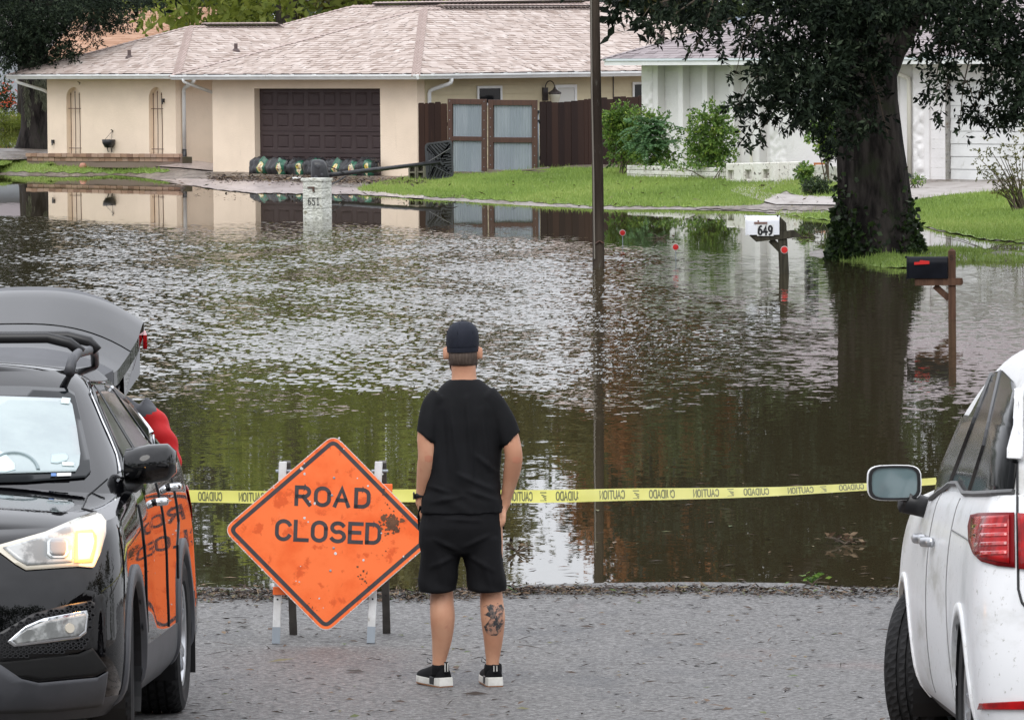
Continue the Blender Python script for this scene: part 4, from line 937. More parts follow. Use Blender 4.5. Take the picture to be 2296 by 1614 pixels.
def gate(a, b, ys, label, tilt):
    o, rz, L = frame_of(a, b); D = (a.y + b.y) / 2; zt, zm0, zm1, zb_ = [W(a.x, y, D).z for y in ys]
    g = thing('metal_gate', label, 'gate', mtx=Matrix.Translation(o) @ Matrix.Rotation(rz, 4, 'Z') @ Matrix.Rotation(tilt, 4, 'Y'), group='corrugated gates')
    bw = .13; x = 0
    for nm, bx in (('stile', (0, bw, zb_, zt)), ('stile', (L - bw, L, zb_, zt)), ('rail', (bw, L - bw, zt - bw, zt)), ('rail', (bw, L - bw, zm1, zm0))):
        mb = MB(); mb.box(bx[0], bx[1], -.02, .025, bx[2], bx[3]); k = bx[2] + .1
        bevel(mb.build(nm, M_FENCE2, g), .006, 1)
    for z0, z1 in ((zm0, zt - bw), (zb_, zm1)):
        n = 56; rows = []
        for z in (z0 - .02, z1 + .02): rows.append([(bw * .7 + (L - bw * 1.4) * k / n, .034 + .008 * math.sin(k * 1.57 * 1.0), z) for k in range(n + 1)])
        mb = MB(); mb.grid(rows); mb.build('corrugated_panel', M_ZINC, g)
    mb = MB()
    for z in np.arange(zb_ + .1, zt - .05, .22):
        for xx in (.06, L - .06): mb.lathe([(.012, 0), (.010, .006), (0, .008)], (xx, -.021, z), (0, -1, 0), 6)
    mb.build('screws', M_ZINC, g, kind='stuff'); return g
gate(gA, gB, (231, 315, 325, 392), 'left leaf of the corrugated metal gate beside the toppled hoop stand', R(.7))
gate(gC_, gD, (234, 318, 330, 389), 'right leaf of the corrugated metal gate nearer the utility pole', R(.5))
p = W(1207, 300, 134.0); gp = thing('gate_post', 'thin grey metal post between the gate and the brown fence', 'post', (p.x, p.y, .1))
mb = MB(); mb.tube([(0, 0, -.1), (0, 0, 1.55)], .022, 8); mb.build('post', M_ZINC, gp, smooth=True); mb = MB(); mb.box(-.03, .05, -.04, .0, 1.33, 1.37); mb.lathe([(0, -.04), (.04, -.03), (.04, .03), (0, .04)], (0, -.02, 1.56), (0, 0, 1), 8); mb.build('hinge', M_BLACK, gp)
p = W(1170, 382, 131.5); z0 = float(land_z(p.x, p.y))
for i, (dx, dy, z, ln, a, tl) in enumerate(((.02, 0, .03, .62, 4, 2), (.06, .02, .075, .55, -6, -3), (.0, .03, .12, .64, 9, 5))):
    o = MB().box(-ln / 2, ln / 2, -.07, .07, 0, .032).build('wood_board', M_BOARD); o.matrix_basis = Matrix.Translation((p.x + .32 + dx, p.y + dy, z0 + z)) @ Matrix.Rotation(R(a), 4, 'Z') @ Matrix.Rotation(-R(tl), 4, 'Y')
    tag(o, ('grey board lying lowest in the small stack by the gate', 'grey board in the middle of the small stack by the gate', 'grey board lying tilted on top of the small stack by the gate')[i], 'board', 'boards stacked by the gate')

# ------------------------------------------------------------------ the white house
B0 = W(1440, 392, 129.5); B0.z = 0
BM = Matrix(((U_.x, V_.x, 0, B0.x), (U_.y, V_.y, 0, B0.y), (0, 0, 1, 0), (0, 0, 0, 1))); BI = BM.inverted()
white = thing('white_house', 'white stucco house with mauve shingle roof, ribbed wall and white garage door', 'house', mtx=BM)
def BF(x, y, v=0.0): return BI @ onplane(x, y, B0 + V_ * v, V_)
from mathutils import noise as mnoise
def rock_panel(name, x0, x1, z0, z1, y, parent, amp=.05, sc=4.0):
    nx2, nz2 = max(4, int((x1 - x0) / .035)), max(6, int((z1 - z0) / .035)); rows = []
    for j in range(nz2 + 1):
        row = []
        for i in range(nx2 + 1):
            X, Z = x0 + (x1 - x0) * i / nx2, z0 + (z1 - z0) * j / nz2; d, _p = mnoise.voronoi(Vector((X * sc + 9, Z * sc * .8, 1.3)))
            h_ = min(.5, (d[1] - d[0])) * amp * 2 + amp * .5 * mnoise.noise(Vector((X * 9, Z * 9, 0))); edge = i in (0, nx2) or j in (0, nz2)
            row.append((X, y - (0 if edge else h_), Z))
        rows.append(row)
    mb = MB(); mb.grid(rows); return mb.build(name, M_WSTUC, parent, smooth=True)
ZB, ZT2 = .1, 2.80; X = lambda x: BF(x, 260).x
xr = X(2420) + 3
mb = MB(); mb.box(0, X(1464), .0, .24, ZB, ZT2); mb.box(X(1464), X(1722), .24, .40, ZB, ZT2); mb.box(X(1722), X(1797), .06, .40, ZB, ZT2); mb.box(X(1829), X(2010), .06, .4, ZB, ZT2)
wz0, wz1 = BF(1812, 258).z, BF(1812, 145).z
mb.box(X(1797), X(1829), .06, .4, ZB, wz0); mb.box(X(1797), X(1829), .06, .4, wz1, ZT2); mb.box(0, .2, .40, 10, ZB, ZT2)
mb.box(X(2010), X(2049), .10, .4, ZB, ZT2); mb.box(X(2049), X(2084), -.02, .4, ZB, ZT2)
gz = BF(2200, 181).z; mb.box(X(2084), xr, .02, .4, gz, ZT2)
mb.build('wall', M_WSTUC, white)
rock_panel('rock_face', .01, X(1464) - .01, ZB, 2.74, -.002, white, .045); rock_panel('rock_face', X(1722), X(1760), ZB, 2.74, .058, white, .05, 3); rock_panel('rock_face', X(2049), X(2073), ZB, 2.74, -.022, white, .05, 4); rock_panel('rock_face', X(2031), X(2038), ZB, 2.74, .098, white, .04, 4)
for a, b in ((1464, 1475), (1520, 1531), (1574, 1586), (1634, 1645), (1690, 1702)):
    mb = MB(); mb.box(X(a) + .003, X(b), .0, .239, ZB, 2.78); bevel(mb.build('wall_fin', M_WSTUC, white), .012, 2)
# block jamb with joints, garage door sections
z = ZB; k = 0
while z < gz - .02:
    h_ = min(.205, gz - z); mb = MB(); mb.box(X(2084) + .002, X(2117), .03, .4, z + .003, z + h_ - .003); mb.build('wall_block', M_WSTUC, white); z += h_; k += 1
mb = MB(); mb.box(X(2084) + .002, X(2117), .034, .39, ZB, gz); mb.build('joint', M_WBLOCK, white)
dx0, dx1 = X(2118), X(2118) + 4.9; zb = BF(2118, 409).z; nsec = 8
mb = MB(); mb.box(dx0, dx1, .20, .23, zb, gz); wd_ = mb.build('garage_door', M_WHITE, white)
sh = (gz - zb) / nsec
for k in range(nsec):
    mb = MB(); z0, z1 = zb + k * sh, zb + (k + 1) * sh
    mb.add([(dx0 + .01, .198, z0 + .012), (dx1, .198, z0 + .012), (dx0 + .01, .172, z0 + .012), (dx1, .172, z0 + .012), (dx0 + .01, .188, z1 - .004), (dx1, .188, z1 - .004), (dx0 + .01, .198, z1 - .004), (dx1, .198, z1 - .004)], [(0, 2, 3, 1), (2, 4, 5, 3), (4, 6, 7, 5)])
    mb.build('door_section', M_WHITE, wd_)
# window by the oak
f = MB(); x0, x1 = X(1797), X(1829)
f.box(x0, x1, .10, .14, wz0, wz0 + .05); f.box(x0, x1, .10, .14, wz1 - .05, wz1); f.box(x0, x0 + .05, .10, .14, wz0 + .05, wz1 - .05); f.box(x1 - .05, x1, .10, .14, wz0 + .05, wz1 - .05); f.box(x0 + .05, x1 - .05, .11, .135, (wz0 + wz1) / 2 - .02, (wz0 + wz1) / 2 + .02); f.box((x0 + x1) / 2 - .01, (x0 + x1) / 2 + .01, .115, .133, wz0 + .05, wz1 - .05)
wf = f.build('window', mat('grey_frame', (.12, .13, .14), .5), white); mb = MB(); mb.box(x0 + .04, x1 - .04, .15, .16, wz0 + .03, wz1 - .03); mb.build('pane', mat('grey_pane', (.030, .038, .046), .06), wf)
mb = MB(); mb.box(x0 - .06, x1 + .06, -.03, .058, wz0 - .22, wz0 - .02); bevel(mb.build('sill', M_WSTUC, wf), .01)
# roof
OE = -.57; FE = -.62; EZ = 2.905; SLW = .38; hd = 4.9; RZ = EZ + hd * SLW
mb = MB(); rs = random.Random(5)
shingle_face(mb, [(OE, FE, EZ), (xr, FE, EZ), (xr, FE + hd, RZ), (OE + hd, FE + hd, RZ)], (1, 0, 0), Vector((0, 1, SLW)), rs=rs, thick=.012, tab=.30)
mb.build('roof', M_GREYS, white, kind='stuff')
mb = MB(); mb.add([(OE, FE, EZ - .03), (xr, FE, EZ - .03), (xr, FE + hd, RZ - .03), (OE + hd, FE + hd, RZ - .03), (OE, FE + 2 * hd, EZ - .03), (xr, FE + 2 * hd, EZ - .03)], [(0, 1, 2, 3), (0, 3, 4), (3, 2, 5, 4)]); mb.build('roof_deck', M_DRIP, white)
mb = MB(); cap_line(mb, (OE, FE, EZ), (OE + hd, FE + hd, RZ), -e2 + Vector((0, 0, -SLW)), -e1 + Vector((0, 0, -SLW)), width=.13); mb.build('hip_cap', M_GREYS, white, kind='stuff')
mb = MB(); mb.box(OE, xr, FE - .002, FE + .02, 2.75, 2.85); mb.box(OE - .002, OE + .02, FE + .021, 9, 2.75, 2.85); mb.build('fascia', M_WHITE, white)
mb = MB(); mb.box(OE - .02, xr, FE - .03, FE + .02, 2.853, 2.90); mb.box(OE - .03, OE + .0, FE + .021, 9, 2.853, 2.90); mb.build('fascia_trim', mat('pale_trim', (.62, .68, .70), .5), white)
mb = MB(); mb.box(OE, xr, FE + .022, -.03, 2.785, 2.80); mb.box(OE, -.002, -.03, 9, 2.785, 2.80); mb.build('soffit', M_WSTUC, white)
pipe('downspout', [(X(2012), FE + .1, 2.78), (X(2012), -.25, 2.62), (X(2041), -.03, 2.44), (X(2041), -.03, .2)], mat('cream_pipe', (.66, .64, .56), .5), white, .105)
mb = MB(); mb.tube([(X(1688), -.06, ZB), (X(1688), -.06, .95)], .035, 8); mb.build('standpipe', mat('cream_pipe', (.66, .64, .56), .5), white)
q = BF(2190, 172, -.35)
mb = MB(); mb.lathe([(.16, .09), (.17, .07), (.15, .0), (.10, -.03), (0, -.04)], (q.x, -.3, 2.70), (0, 0, 1), 12); o = mb.build('soffit_lamp', mat('lamp_dim', (.20, .19, .17), .4), None, smooth=True); o.matrix_basis = BM
tag(o, 'small unlit lamp under the eave above the white garage door', 'lamp')
# low white walls in front
def block_wall(name, label, x0, y0, D0, x1, y1, D1, h0, h1, thick=.2, holes=0, brickw=.4, course=.2, cat='planter'):
    a, b = W(x0, y0, D0), W(x1, y1, D1); za_, zb_ = float(land_z(a.x, a.y)) - .03, float(land_z(b.x, b.y)) - .03; o, rz, L = frame_of(a, b)
    t = thing(name, label, cat, o, rz); n = max(1, round(L / brickw)); rows_ = max(1, round(h0 / course))
    for r_ in range(rows_):
        for k in range(n + (r_ % 2)):
            xa = max(0, (k - .5 * (r_ % 2)) * L / n); xb = min(L, (k + 1 - .5 * (r_ % 2)) * L / n); z0 = za_ + (zb_ - za_) * (xa / L) + r_ * h0 / rows_; zz = z0 + h0 / rows_ - .006
            hole = holes and r_ == 0 and k % 2 == 0 and k < 2 * holes
            mb = MB(); q = random.uniform(-.008, .008)
            if hole:
                w4 = (xb - xa) * .15
                mb.box(xa + .004, xa + w4, q, thick, z0, zz); mb.box(xb - w4, xb - .004, q, thick, z0, zz); hb = (zz - z0) * .22; ht = (zz - z0) * .34; mb.box(xa + w4, xb - w4, q, thick, z0, z0 + hb); mb.box(xa + w4, xb - w4, q, thick, zz - ht, zz); mb.box((xa + xb) / 2 - .02, (xa + xb) / 2 + .02, q + .05, thick, z0 + hb, zz - ht); mb.box(xa + w4, xb - w4, thick - .03, thick - .002, z0 + hb, zz - ht)
            else: mb.box(xa + .004, xb - .004, q, thick, z0, zz)
            bevel(mb.build('block', M_WBLOCK, t), .012, 1)
    return t
block_wall('brick_edging', 'low white painted brick edging in front of the green shrubs', 1405, 390, 126.3, 1628, 392, 122.6, .30, .30, .12, brickw=.24, course=.1)
block_wall('block_planter', 'white painted block planter wall with square openings', 1627, 403, 121.5, 1788, 406, 119.0, .44, .44, .2, holes=3, brickw=.36, course=.44)
block_wall('block_planter', 'shorter white painted block wall left of the oak trunk', 1818, 402, 119.0, 1885, 403, 118.0, .38, .38, .2, holes=1, brickw=.33, course=.19)
q = W(1838, 364, 118.8); o = MB().box(-.12, .12, -.05, .05, 0, .06).build('loose_brick', mat('terracotta', (.48, .17, .07), .8)); o.location = (q.x, q.y + .1, float(land_z(q.x, q.y)) + .335); tag(o, 'loose orange brick lying on the shorter white block wall', 'brick')
# wooden bench end and things beyond: further houses
oh = thing('orange_house', 'house with a plain tan orange shingle roof behind the cream house', 'house', W(360, 100, 205))
oh.location.z = 0; T = lambda x, y, D: W(x, y, D) - Vector((oh.location.x, oh.location.y, 0))
a, b, c, d = T(80, 150, 196), T(560, 150, 196), T(530, 14, 207), T(190, 20, 207)
mb = MB(); e = (b - a).normalized(); g = ((c + d) / 2 - (a + b) / 2); g = (g - e * g.dot(e)); shingle_face(mb, [a, b, c, d], e, g, course=.16, tab=.5, rs=random.Random(3)); mb.build('roof', M_ORS, oh, kind='stuff')
mb = MB(); mb.box(-4, 4, -7, 6, .2, 2.3); mb.build('wall', M_STUCCO, oh)
mb = MB(); q = T(205, 64, 202.5); mb.box(q.x - .3, q.x + .3, q.y - .25, q.y + .25, q.z - .1, q.z + .1); bevel(mb.build('skylight', M_PIPEB, oh), .04)
bh = thing('pale_house', 'pale blue white house wall glimpsed behind the oak at the far left', 'house', (W(30, 300, 240).x, 240, 0))
mb = MB(); mb.box(-6, 3.2, 0, 6, .1, 3.3); mb.build('wall', mat('pale_wall', (.62, .67, .72), .8, col2=(.55, .60, .65), nscale=.6), bh); mb = MB(); mb.prism([(-6.5, -.5, 3.3), (3.7, -.5, 3.3), (3.7, 3, 4.6), (-6.5, 3, 4.6)], (0, .2, .05)); mb.build('roof', M_GREYS, bh); mb = MB(); mb.box(-6, 3.25, -.03, 0, .05, .35); mb.build('plinth', M_BRICK, bh)
gh_ = thing('grey_house', 'grey blue house roof glimpsed between the cream and white houses', 'house', (W(1740, 70, 175).x, 175, 0))
q0 = W(1640, 40, 175); mb = MB(); mb.prism([(-1.5, 0, 2.6), (4.5, 0, 2.6), (4.2, 4, W(1700, 38, 179).z), (-1.3, 4, W(1700, 38, 179).z)], (0, .1, -.1)); mb.build('roof', mat('blue_grey_roof', (.24, .28, .33), .7, col2=(.19, .22, .26), nscale=3), gh_); mb = MB(); mb.box(-1.2, 4, .6, 4, .1, 2.7); mb.build('wall', M_WSTUC, gh_)
mb = MB(); mb.lathe([(.45, .2), (.47, .9), (.5, 1.0), (.0, 1.1)], (1.6, 1.2, 2.9), (0, 0, 1), 12); mb.build('roof_tank', mat('dark_tank', (.015, .015, .018), .5), gh_)
# ================================================================== things in and round the flood
# stroke lettering: each glyph is a list of strokes in a 1 x 1.5 box
def _arc(cx, cy, rx, ry, a0, a1, n=10): return [(cx + rx * math.cos(R(a0 + (a1 - a0) * k / n)), cy + ry * math.sin(R(a0 + (a1 - a0) * k / n))) for k in range(n + 1)]
GL = {
 'R': [[(0, 0), (0, 1.5), (.55, 1.5)] + _arc(.55, 1.1, .4, .4, 90, -90) + [(0, .7)], [(.5, .7), (1, 0)]],
 'O': [_arc(.5, 1.0, .5, .5, 0, 180) + _arc(.5, .5, .5, .5, 180, 360) + [(1.0, 1.0)]],
 'A': [[(0, 0), (.5, 1.5), (1, 0)], [(.2, .5), (.8, .5)]],
 'D': [[(0, 0), (0, 1.5), (.45, 1.5)] + _arc(.45, 1.0, .5, .5, 90, 0) + _arc(.45, .5, .5, .5, 0, -90) + [(0, 0)]],
 'C': [_arc(.5, 1.0, .5, .5, 25, 180) + _arc(.5, .5, .5, .5, 180, 335)],
 'L': [[(0, 1.5), (0, 0), (.9, 0)]],
 'S': [_arc(.5, 1.12, .45, .38, 30, 180) + _arc(.5, 1.12, .45, .38, 180, 255)[1:] + _arc(.5, .40, .5, .40, 80, -150, 14)],
 'E': [[(.9, 1.5), (0, 1.5), (0, 0), (.9, 0)], [(0, .78), (.75, .78)]],
 'U': [[(0, 1.5), (0, .5)] + _arc(.5, .5, .5, .5, 180, 360) + [(1, 1.5)]],
 'T': [[(0, 1.5), (1, 1.5)], [(.5, 1.5), (.5, 0)]], 'I': [[(.15, 0), (.15, 1.5)]],
 'N': [[(0, 0), (0, 1.5), (1, 0), (1, 1.5)]],
 '6': [_arc(.5, .45, .45, .45, 0, 360, 18), [(.05, .45), (.1, .95), (.35, 1.35), (.75, 1.48)]],
 '5': [[(.9, 1.46), (.2, 1.46), (.12, .85)] + _arc(.45, .45, .45, .45, 110, -150, 14)],
 '1': [[(.2, 1.2), (.5, 1.5), (.5, 0)], [(.2, .02), (.8, .02)]],
 '4': [[(.7, 0), (.7, 1.5), (0, .45), (1, .45)]],
 '9': [_arc(.5, 1.05, .45, .45, 0, 360, 18), [(.95, 1.05), (.9, .55), (.65, .15), (.25, .02)]]}
def letters(mb, text, h, w_, th, M, gap=.35, depth=.002, widths={'I': .3}):
    """flat strokes of thickness th and real depth, laid out on the local x-z plane, facing -y, mapped by M"""
    x = 0; sx, sz = w_, h / 1.5
    for ch in text:
        if ch != ' ':
            for stk in GL[ch]:
                P = [Vector((x + p[0] * sx, 0, p[1] * sz)) for p in stk]; rows = [[], []]
                for i, p in enumerate(P):
                    a = P[max(i - 1, 0)]; b = P[min(i + 1, len(P) - 1)]
                    if 0 < i < len(P) - 1:
                        d1, d2 = (P[i] - a).normalized(), (b - P[i]).normalized(); d = d1 + d2
                        if d.length < .2: d = d1
                        d.normalize(); q = Vector((-d.z, 0, d.x)); k = 1 / max(.5, q.dot(Vector((-d1.z, 0, d1.x))))
                    else: d = (b - a).normalized(); q = Vector((-d.z, 0, d.x)); k = 1; p = p + d * (th * .5 if i else -th * .5) * .9
                    rows[0].append(p + q * th * .5 * k); rows[1].append(p - q * th * .5 * k)
                n = len(P); vs = [M @ (p + Vector((0, -depth, 0))) for r_ in rows for p in r_] + [M @ p for r_ in rows for p in r_]
                fs = []
                for i in range(n - 1):
                    fs += [(i, i + 1, n + i + 1, n + i), (i, 2 * n + i, 2 * n + i + 1, i + 1), (n + i, n + i + 1, 3 * n + i + 1, 3 * n + i)]
                mb.add(vs, fs)
        x += sx * (widths.get(ch, 1.0)) + gap * sx
    return x
M_INK = mat('black_ink', (.012, .012, .014), rough=.6)

# ---- utility pole
D = 42090.0 / (600 - 93.3) ; s = scale_at(D)
b = W(1342, 600, D); po = thing('utility_pole', 'weathered wooden utility pole standing in the flood', 'pole', (b.x, b.y, 0))
M_POLE = mat('pole_wood', (.030, .022, .017), rough=.85, spec=.15, col2=(.066, .052, .040), nscale=5, nstretch=(1, 1, .12), bump=.9, bscale=16, bstretch=(1, 1, .1), bdist=.02, stains=[((.14, .135, .115), 4, (1.4, 1.4, .5), .60, .72)])
mb = MB(); T = lambda x, y: W(x, y, D) - Vector((b.x, b.y, 0))
rough_trunk(mb, [(T(1343, 640), 13.5 / s), (T(1342, 560), 13.2 / s), (T(1340.5, 400), 12.6 / s), (T(1336, 200), 11.8 / s), (T(1333, 0), 11 / s), (T(1325, -450), 9.5 / s)], n=16, lump=.02, seed=4); mb.build('shaft', M_POLE, po, smooth=True)
mb = MB(); mb.tube([T(1333, 580) + Vector((0, -.075, 0)), T(1331, 400) + Vector((0, -.075, 0)), T(1327, 200) + Vector((0, -.07, 0)), T(1325, -50) + Vector((0, -.07, 0))], .012, 6); mb.build('ground_wire', mat('grey_wire', (.20, .18, .15), .6), po)
mb = MB()
mb.tube([T(1335, 546) + Vector((0, -.09, 0)), T(1344, 540) + Vector((0, -.1, 0)), T(1353, 545) + Vector((0, -.09, 0))], .012, 5); mb.build('staple', M_IRON, po)

# ---- mailbox 651
D = 42090.0 / (489 - 99); s = scale_at(D)
b = W(712, 489, D)
m1 = thing('stone_mailbox', 'white stucco pillar mailbox numbered 651 with its metal door hanging open', 'mailbox', (b.x, b.y, 0), R(-28))
M_MBX = mat('white_rough_stucco', (.70, .71, .65), rough=.9, col2=(.56, .57, .50), nscale=6, bump=1.0, bscale=20, bdist=.03, stains=[((.22, .20, .13), 9, (1, 1, 1), .60, .70)])
ztop = W(712, 406, D).z; hx, hy = .205, .19
from mathutils import noise as mnoise
def stucco_box(name, x0, x1, y0, y1, z0, z1, parent, skip=None):
    mb = MB(); st = .022
    def face(o, a, b, na, nb, nrm):
        rows = []
        for j in range(nb + 1):
            row = []
            for i in range(na + 1):
                p = Vector(o) + Vector(a) * (i / na) + Vector(b) * (j / nb); e = min(i, na - i, j, nb - j)
                row.append(p + Vector(nrm) * ((mnoise.noise(Vector((p.x * 16 + 5, p.y * 16, p.z * 26))) * .010 + .004) if e else 0))
            rows.append(row)
        mb.grid(rows)
    nx, ny, nz = int((x1 - x0) / st), int((y1 - y0) / st), int((z1 - z0) / st)
    face((x0, y0, z0), (x1 - x0, 0, 0), (0, 0, z1 - z0), nx, nz, (0, -1, 0)); face((x1, y0, z0), (0, y1 - y0, 0), (0, 0, z1 - z0), ny, nz, (1, 0, 0))
    face((x0, y1, z0), (0, y0 - y1, 0), (0, 0, z1 - z0), ny, nz, (-1, 0, 0)); face((x1, y1, z0), (x0 - x1, 0, 0), (0, 0, z1 - z0), nx, nz, (0, 1, 0))
    mb.add([(x0, y0, z1), (x1, y0, z1), (x1, y1, z1), (x0, y1, z1)], [(0, 1, 2, 3)])
    return mb.build(name, M_MBX, parent)
hz = (ztop + .05) / 4
for k in range(4):
    z0 = -.45 if k == 0 else k * hz; stucco_box('block_course', -hx, hx, -hy, hy, z0, (k + 1) * hz - .008, m1)
mb = MB(); mb.box(-hx + .02, hx - .02, -hy + .02, hy - .02, -.4, ztop); mb.build('core', M_MBX, m1)
stucco_box('cap', -hx - .03, hx + .02, -hy - .02, hy + .02, ztop + .0, ztop + .055, m1)
mb = MB(); pr = [(0, 0)] ; ph_ = [(-.075, 0), (-.075, .13)] + [(.075 * math.cos(t), .13 + .06 * math.sin(t)) for t in np.linspace(math.pi, 0, 9)][1:-1] + [(.075, .13), (.075, 0)]
zc = ztop - .25
mb.prism([(-hx - .018, y + .02, zc + z) for y, z in ph_], (.012, 0, 0)); mb.build('letter_slot', M_INK, m1)
mb = MB(); mb.prism([(-hx - .02, y + .02, zc) for y in (-.075,)] + [(-hx - .02, .095, zc), (-hx - .13, .095, zc - .13), (-hx - .15, .02, zc - .155), (-hx - .13, -.055, zc - .13)], (-.006, 0, .004)); mb.build('open_door', mat('bare_metal', (.25, .27, .31), .4, metal=.5), m1)
mb = MB(); mb.box(-.09, .06, -hy - .03, -hy - .016, ztop - .13, ztop - .105); mb.box(.02, .06, -hy - .03, -hy - .016, ztop - .20, ztop - .13); mb.build('flag', M_IRON, m1)
mb = MB()
letters(mb, '651', .135, .060, .013, Matrix.Translation((-.085, -hy - .018, ztop - .45)), gap=.55, depth=.004); mb.build('number', M_INK, m1)

def mailbox_shell(name, length, wd, hh, m, parent, off, tilt=0.0):
    """arched box along x, its open end at -x"""
    pts = [(-wd / 2, 0), (-wd / 2, hh - wd / 2)] + [(wd / 2 * math.cos(t), hh - wd / 2 + wd / 2 * math.sin(t)) for t in np.linspace(math.pi, 0, 13)][1:-1] + [(wd / 2, hh - wd / 2), (wd / 2, 0)]
    mb = MB(); mb.prism([(off[0], off[1] + y, off[2] + z) for y, z in pts], (length, 0, 0)); o = mb.build(name, m, parent); autosmooth(o, 30)
    mb = MB(); mb.prism([(off[0] - .022, off[1] + y * 1.06, off[2] - .004 + z * 1.03) for y, z in pts], (.020, 0, 0)); d = mb.build('door', m, parent); autosmooth(d, 30)
    mb = MB(); mb.box(off[0] - .045, off[0] - .022, off[1] - .025, off[1] + .025, off[2] + hh * .93, off[2] + hh * 1.02); mb.box(off[0] - .03, off[0] - .022, off[1] - .02, off[1] + .02, off[2] - .015, off[2] + .02); mb.build('latch', m, d)
    return o, d
M_POST = mat('grey_green_wood', (.028, .025, .018), rough=.85, spec=.15, col2=(.060, .055, .040), nscale=6, nstretch=(3, 3, .3), bump=.5, bscale=14, bstretch=(3, 3, .3))
M_POSTB = mat('brown_post_wood', (.060, .030, .019), rough=.8, spec=.25, col2=(.11, .058, .036), nscale=6, nstretch=(3, 3, .3), bump=.5, bscale=14, bstretch=(3, 3, .3))
M_RED = mat('red_reflector', (.55, .018, .016), rough=.35); M_RIM = mat('pale_rim', (.5, .42, .40), .5)
# ---- mailbox 649
D = 42090.0 / (612 - 89.7); s = scale_at(D); b = W(1759, 612, D)
def L2(x, y): q = W(x, y, D); return ((q.x - b.x), q.z)
m2 = thing('post_mailbox', 'white arched metal mailbox numbered 649 on a leaning grey post', 'mailbox', mtx=Matrix.Translation((b.x, b.y, 0)) @ Matrix.Rotation(R(-10), 4, 'Z'))
x1, z1 = L2(1751, 492); mb = MB(); mb.prism([(.085, -.05, -.5), (-.05, -.05, -.5), (x1 - .055, -.05, z1 + .07), (x1 + .07, -.05, z1 - .05)], (0, .1, 0)); bevel(mb.build('post', M_POST, m2), .006, 1)
xa, za = L2(1690, 534); xb, zb = L2(1795, 526)
mb = MB(); mb.prism([(xa - .06, -.068, za + .035), (xa + .04, -.068, za - .055), (xb + .02, -.068, zb - .03), (xb - .10, -.068, zb + .065)], (0, .017, 0)); mb.prism([(xa - .06, .052, za + .035), (xa + .04, .052, za - .055), (xb + .02, .052, zb - .03), (xb - .10, .052, zb + .065)], (0, .02, 0))
mb.box(xa - .05, x1 - .06, -.05, .05, za + .02, za + .045); mb.build('arm', M_POST, m2)
c1 = L2(1728, 538); c2 = L2(1755, 562); mb = MB(); mb.bar((c1[0], 0, c1[1]), (c2[0], 0, c2[1] - .02), .085, .05, Vector((0, 1, 0))); mb.build('brace', M_POST, m2)
q = L2(1760, 560); mb = MB(); mb.lathe([(.046, 0), (.046, .012), (.0, .014)], (q[0], -.052, q[1]), (0, -1, 0), 16); rf = mb.build('reflector', M_RED, m2); mb = MB(); mb.lathe([(.056, 0), (.056, .008), (.047, .009)], (q[0], -.0505, q[1]), (0, -1, 0), 16); mb.build('rim', M_RIM, rf)
x0, z0 = L2(1676, 532); xe, ze = L2(1749, 528)
bx = thing('unused', 'x', 'y') if False else None
M_MW = mat('white_enamel', (.78, .80, .84), rough=.3, col2=(.70, .72, .76), nscale=3)
sh_, dd = mailbox_shell('box', xe - x0 + .0, .17, .27, M_MW, m2, (x0, 0, za + .046))
mb = MB(); q0 = L2(1692, 497); q1 = L2(1722, 500); mb.box(q0[0], q1[0], -.094, -.086, q0[1] - .035, q0[1] - .005); mb.box(q0[0] + .05, q1[0] - .12, -.094, -.086, q0[1] - .005, q0[1] + .02); mb.build('flag', mat('rust_flag', (.20, .12, .10), .7), m2)
q = L2(1702, 526); mb = MB(); mb.box(q[0] - .02, q[0] + .215, -.0875, -.0855, q[1] - .02, q[1] + .145); mb.build('number_plate', M_WHITE, m2)
mb = MB(); letters(mb, '649', .12, .050, .028, Matrix.Translation((q[0], -.088, q[1])), gap=.45, depth=.003); mb.build('number', M_INK, m2)
# ---- black mailbox
D = 42090.0 / (716 - 86.4); s = scale_at(D); b = W(2135, 716, D)
m3 = thing('post_mailbox', 'black metal mailbox with red flag on a brown wooden post', 'mailbox', mtx=Matrix.Translation((b.x, b.y, 0)) @ Matrix.Rotation(R(-8), 4, 'Z'))
x1, z1 = L2(2133, 563); xw = 8.2 / s
mb = MB(); mb.box(-xw, xw, -.045, .045, -.5, z1); p_ = mb.build('post', M_POSTB, m3); bevel(p_, .006, 1)
mb = MB(); mb.add([(-xw, -.045, z1), (xw, -.045, z1), (xw, .045, z1), (-xw, .045, z1), (0, 0, z1 + .035)], [(0, 1, 4), (1, 2, 4), (2, 3, 4), (3, 0, 4)]); mb.build('post_cap', M_POSTB, m3)
xa, za = L2(2052, 634); xb, zb = L2(2157, 629)
mb = MB()
for y in (-.066, .046): mb.prism([(xa, y, za - .035), (xb, y, za - .03), (xb + .01, y, za + .0), (xb, y, za + .05), (xa, y, za + .045)], (0, .02, 0))
mb.box(xa, -xw, -.044, .044, za + .02, za + .046); mb.build('arm', M_POSTB, m3)
c1 = L2(2096, 641); c2 = L2(2128, 670); mb = MB(); mb.bar((c1[0], 0, c1[1]), (c2[0], 0, c2[1]), .07, .05, Vector((0, 1, 0))); mb.build('brace', M_POSTB, m3)
M_MB = mat('black_enamel', (.003, .0035, .006), rough=.45, spec=.10, col2=(.006, .007, .011), nscale=4)
x0, z0 = L2(2038, 625); mailbox_shell('box', -xw - x0 - .005, .17, .255, M_MB, m3, (x0, 0, za + .05))
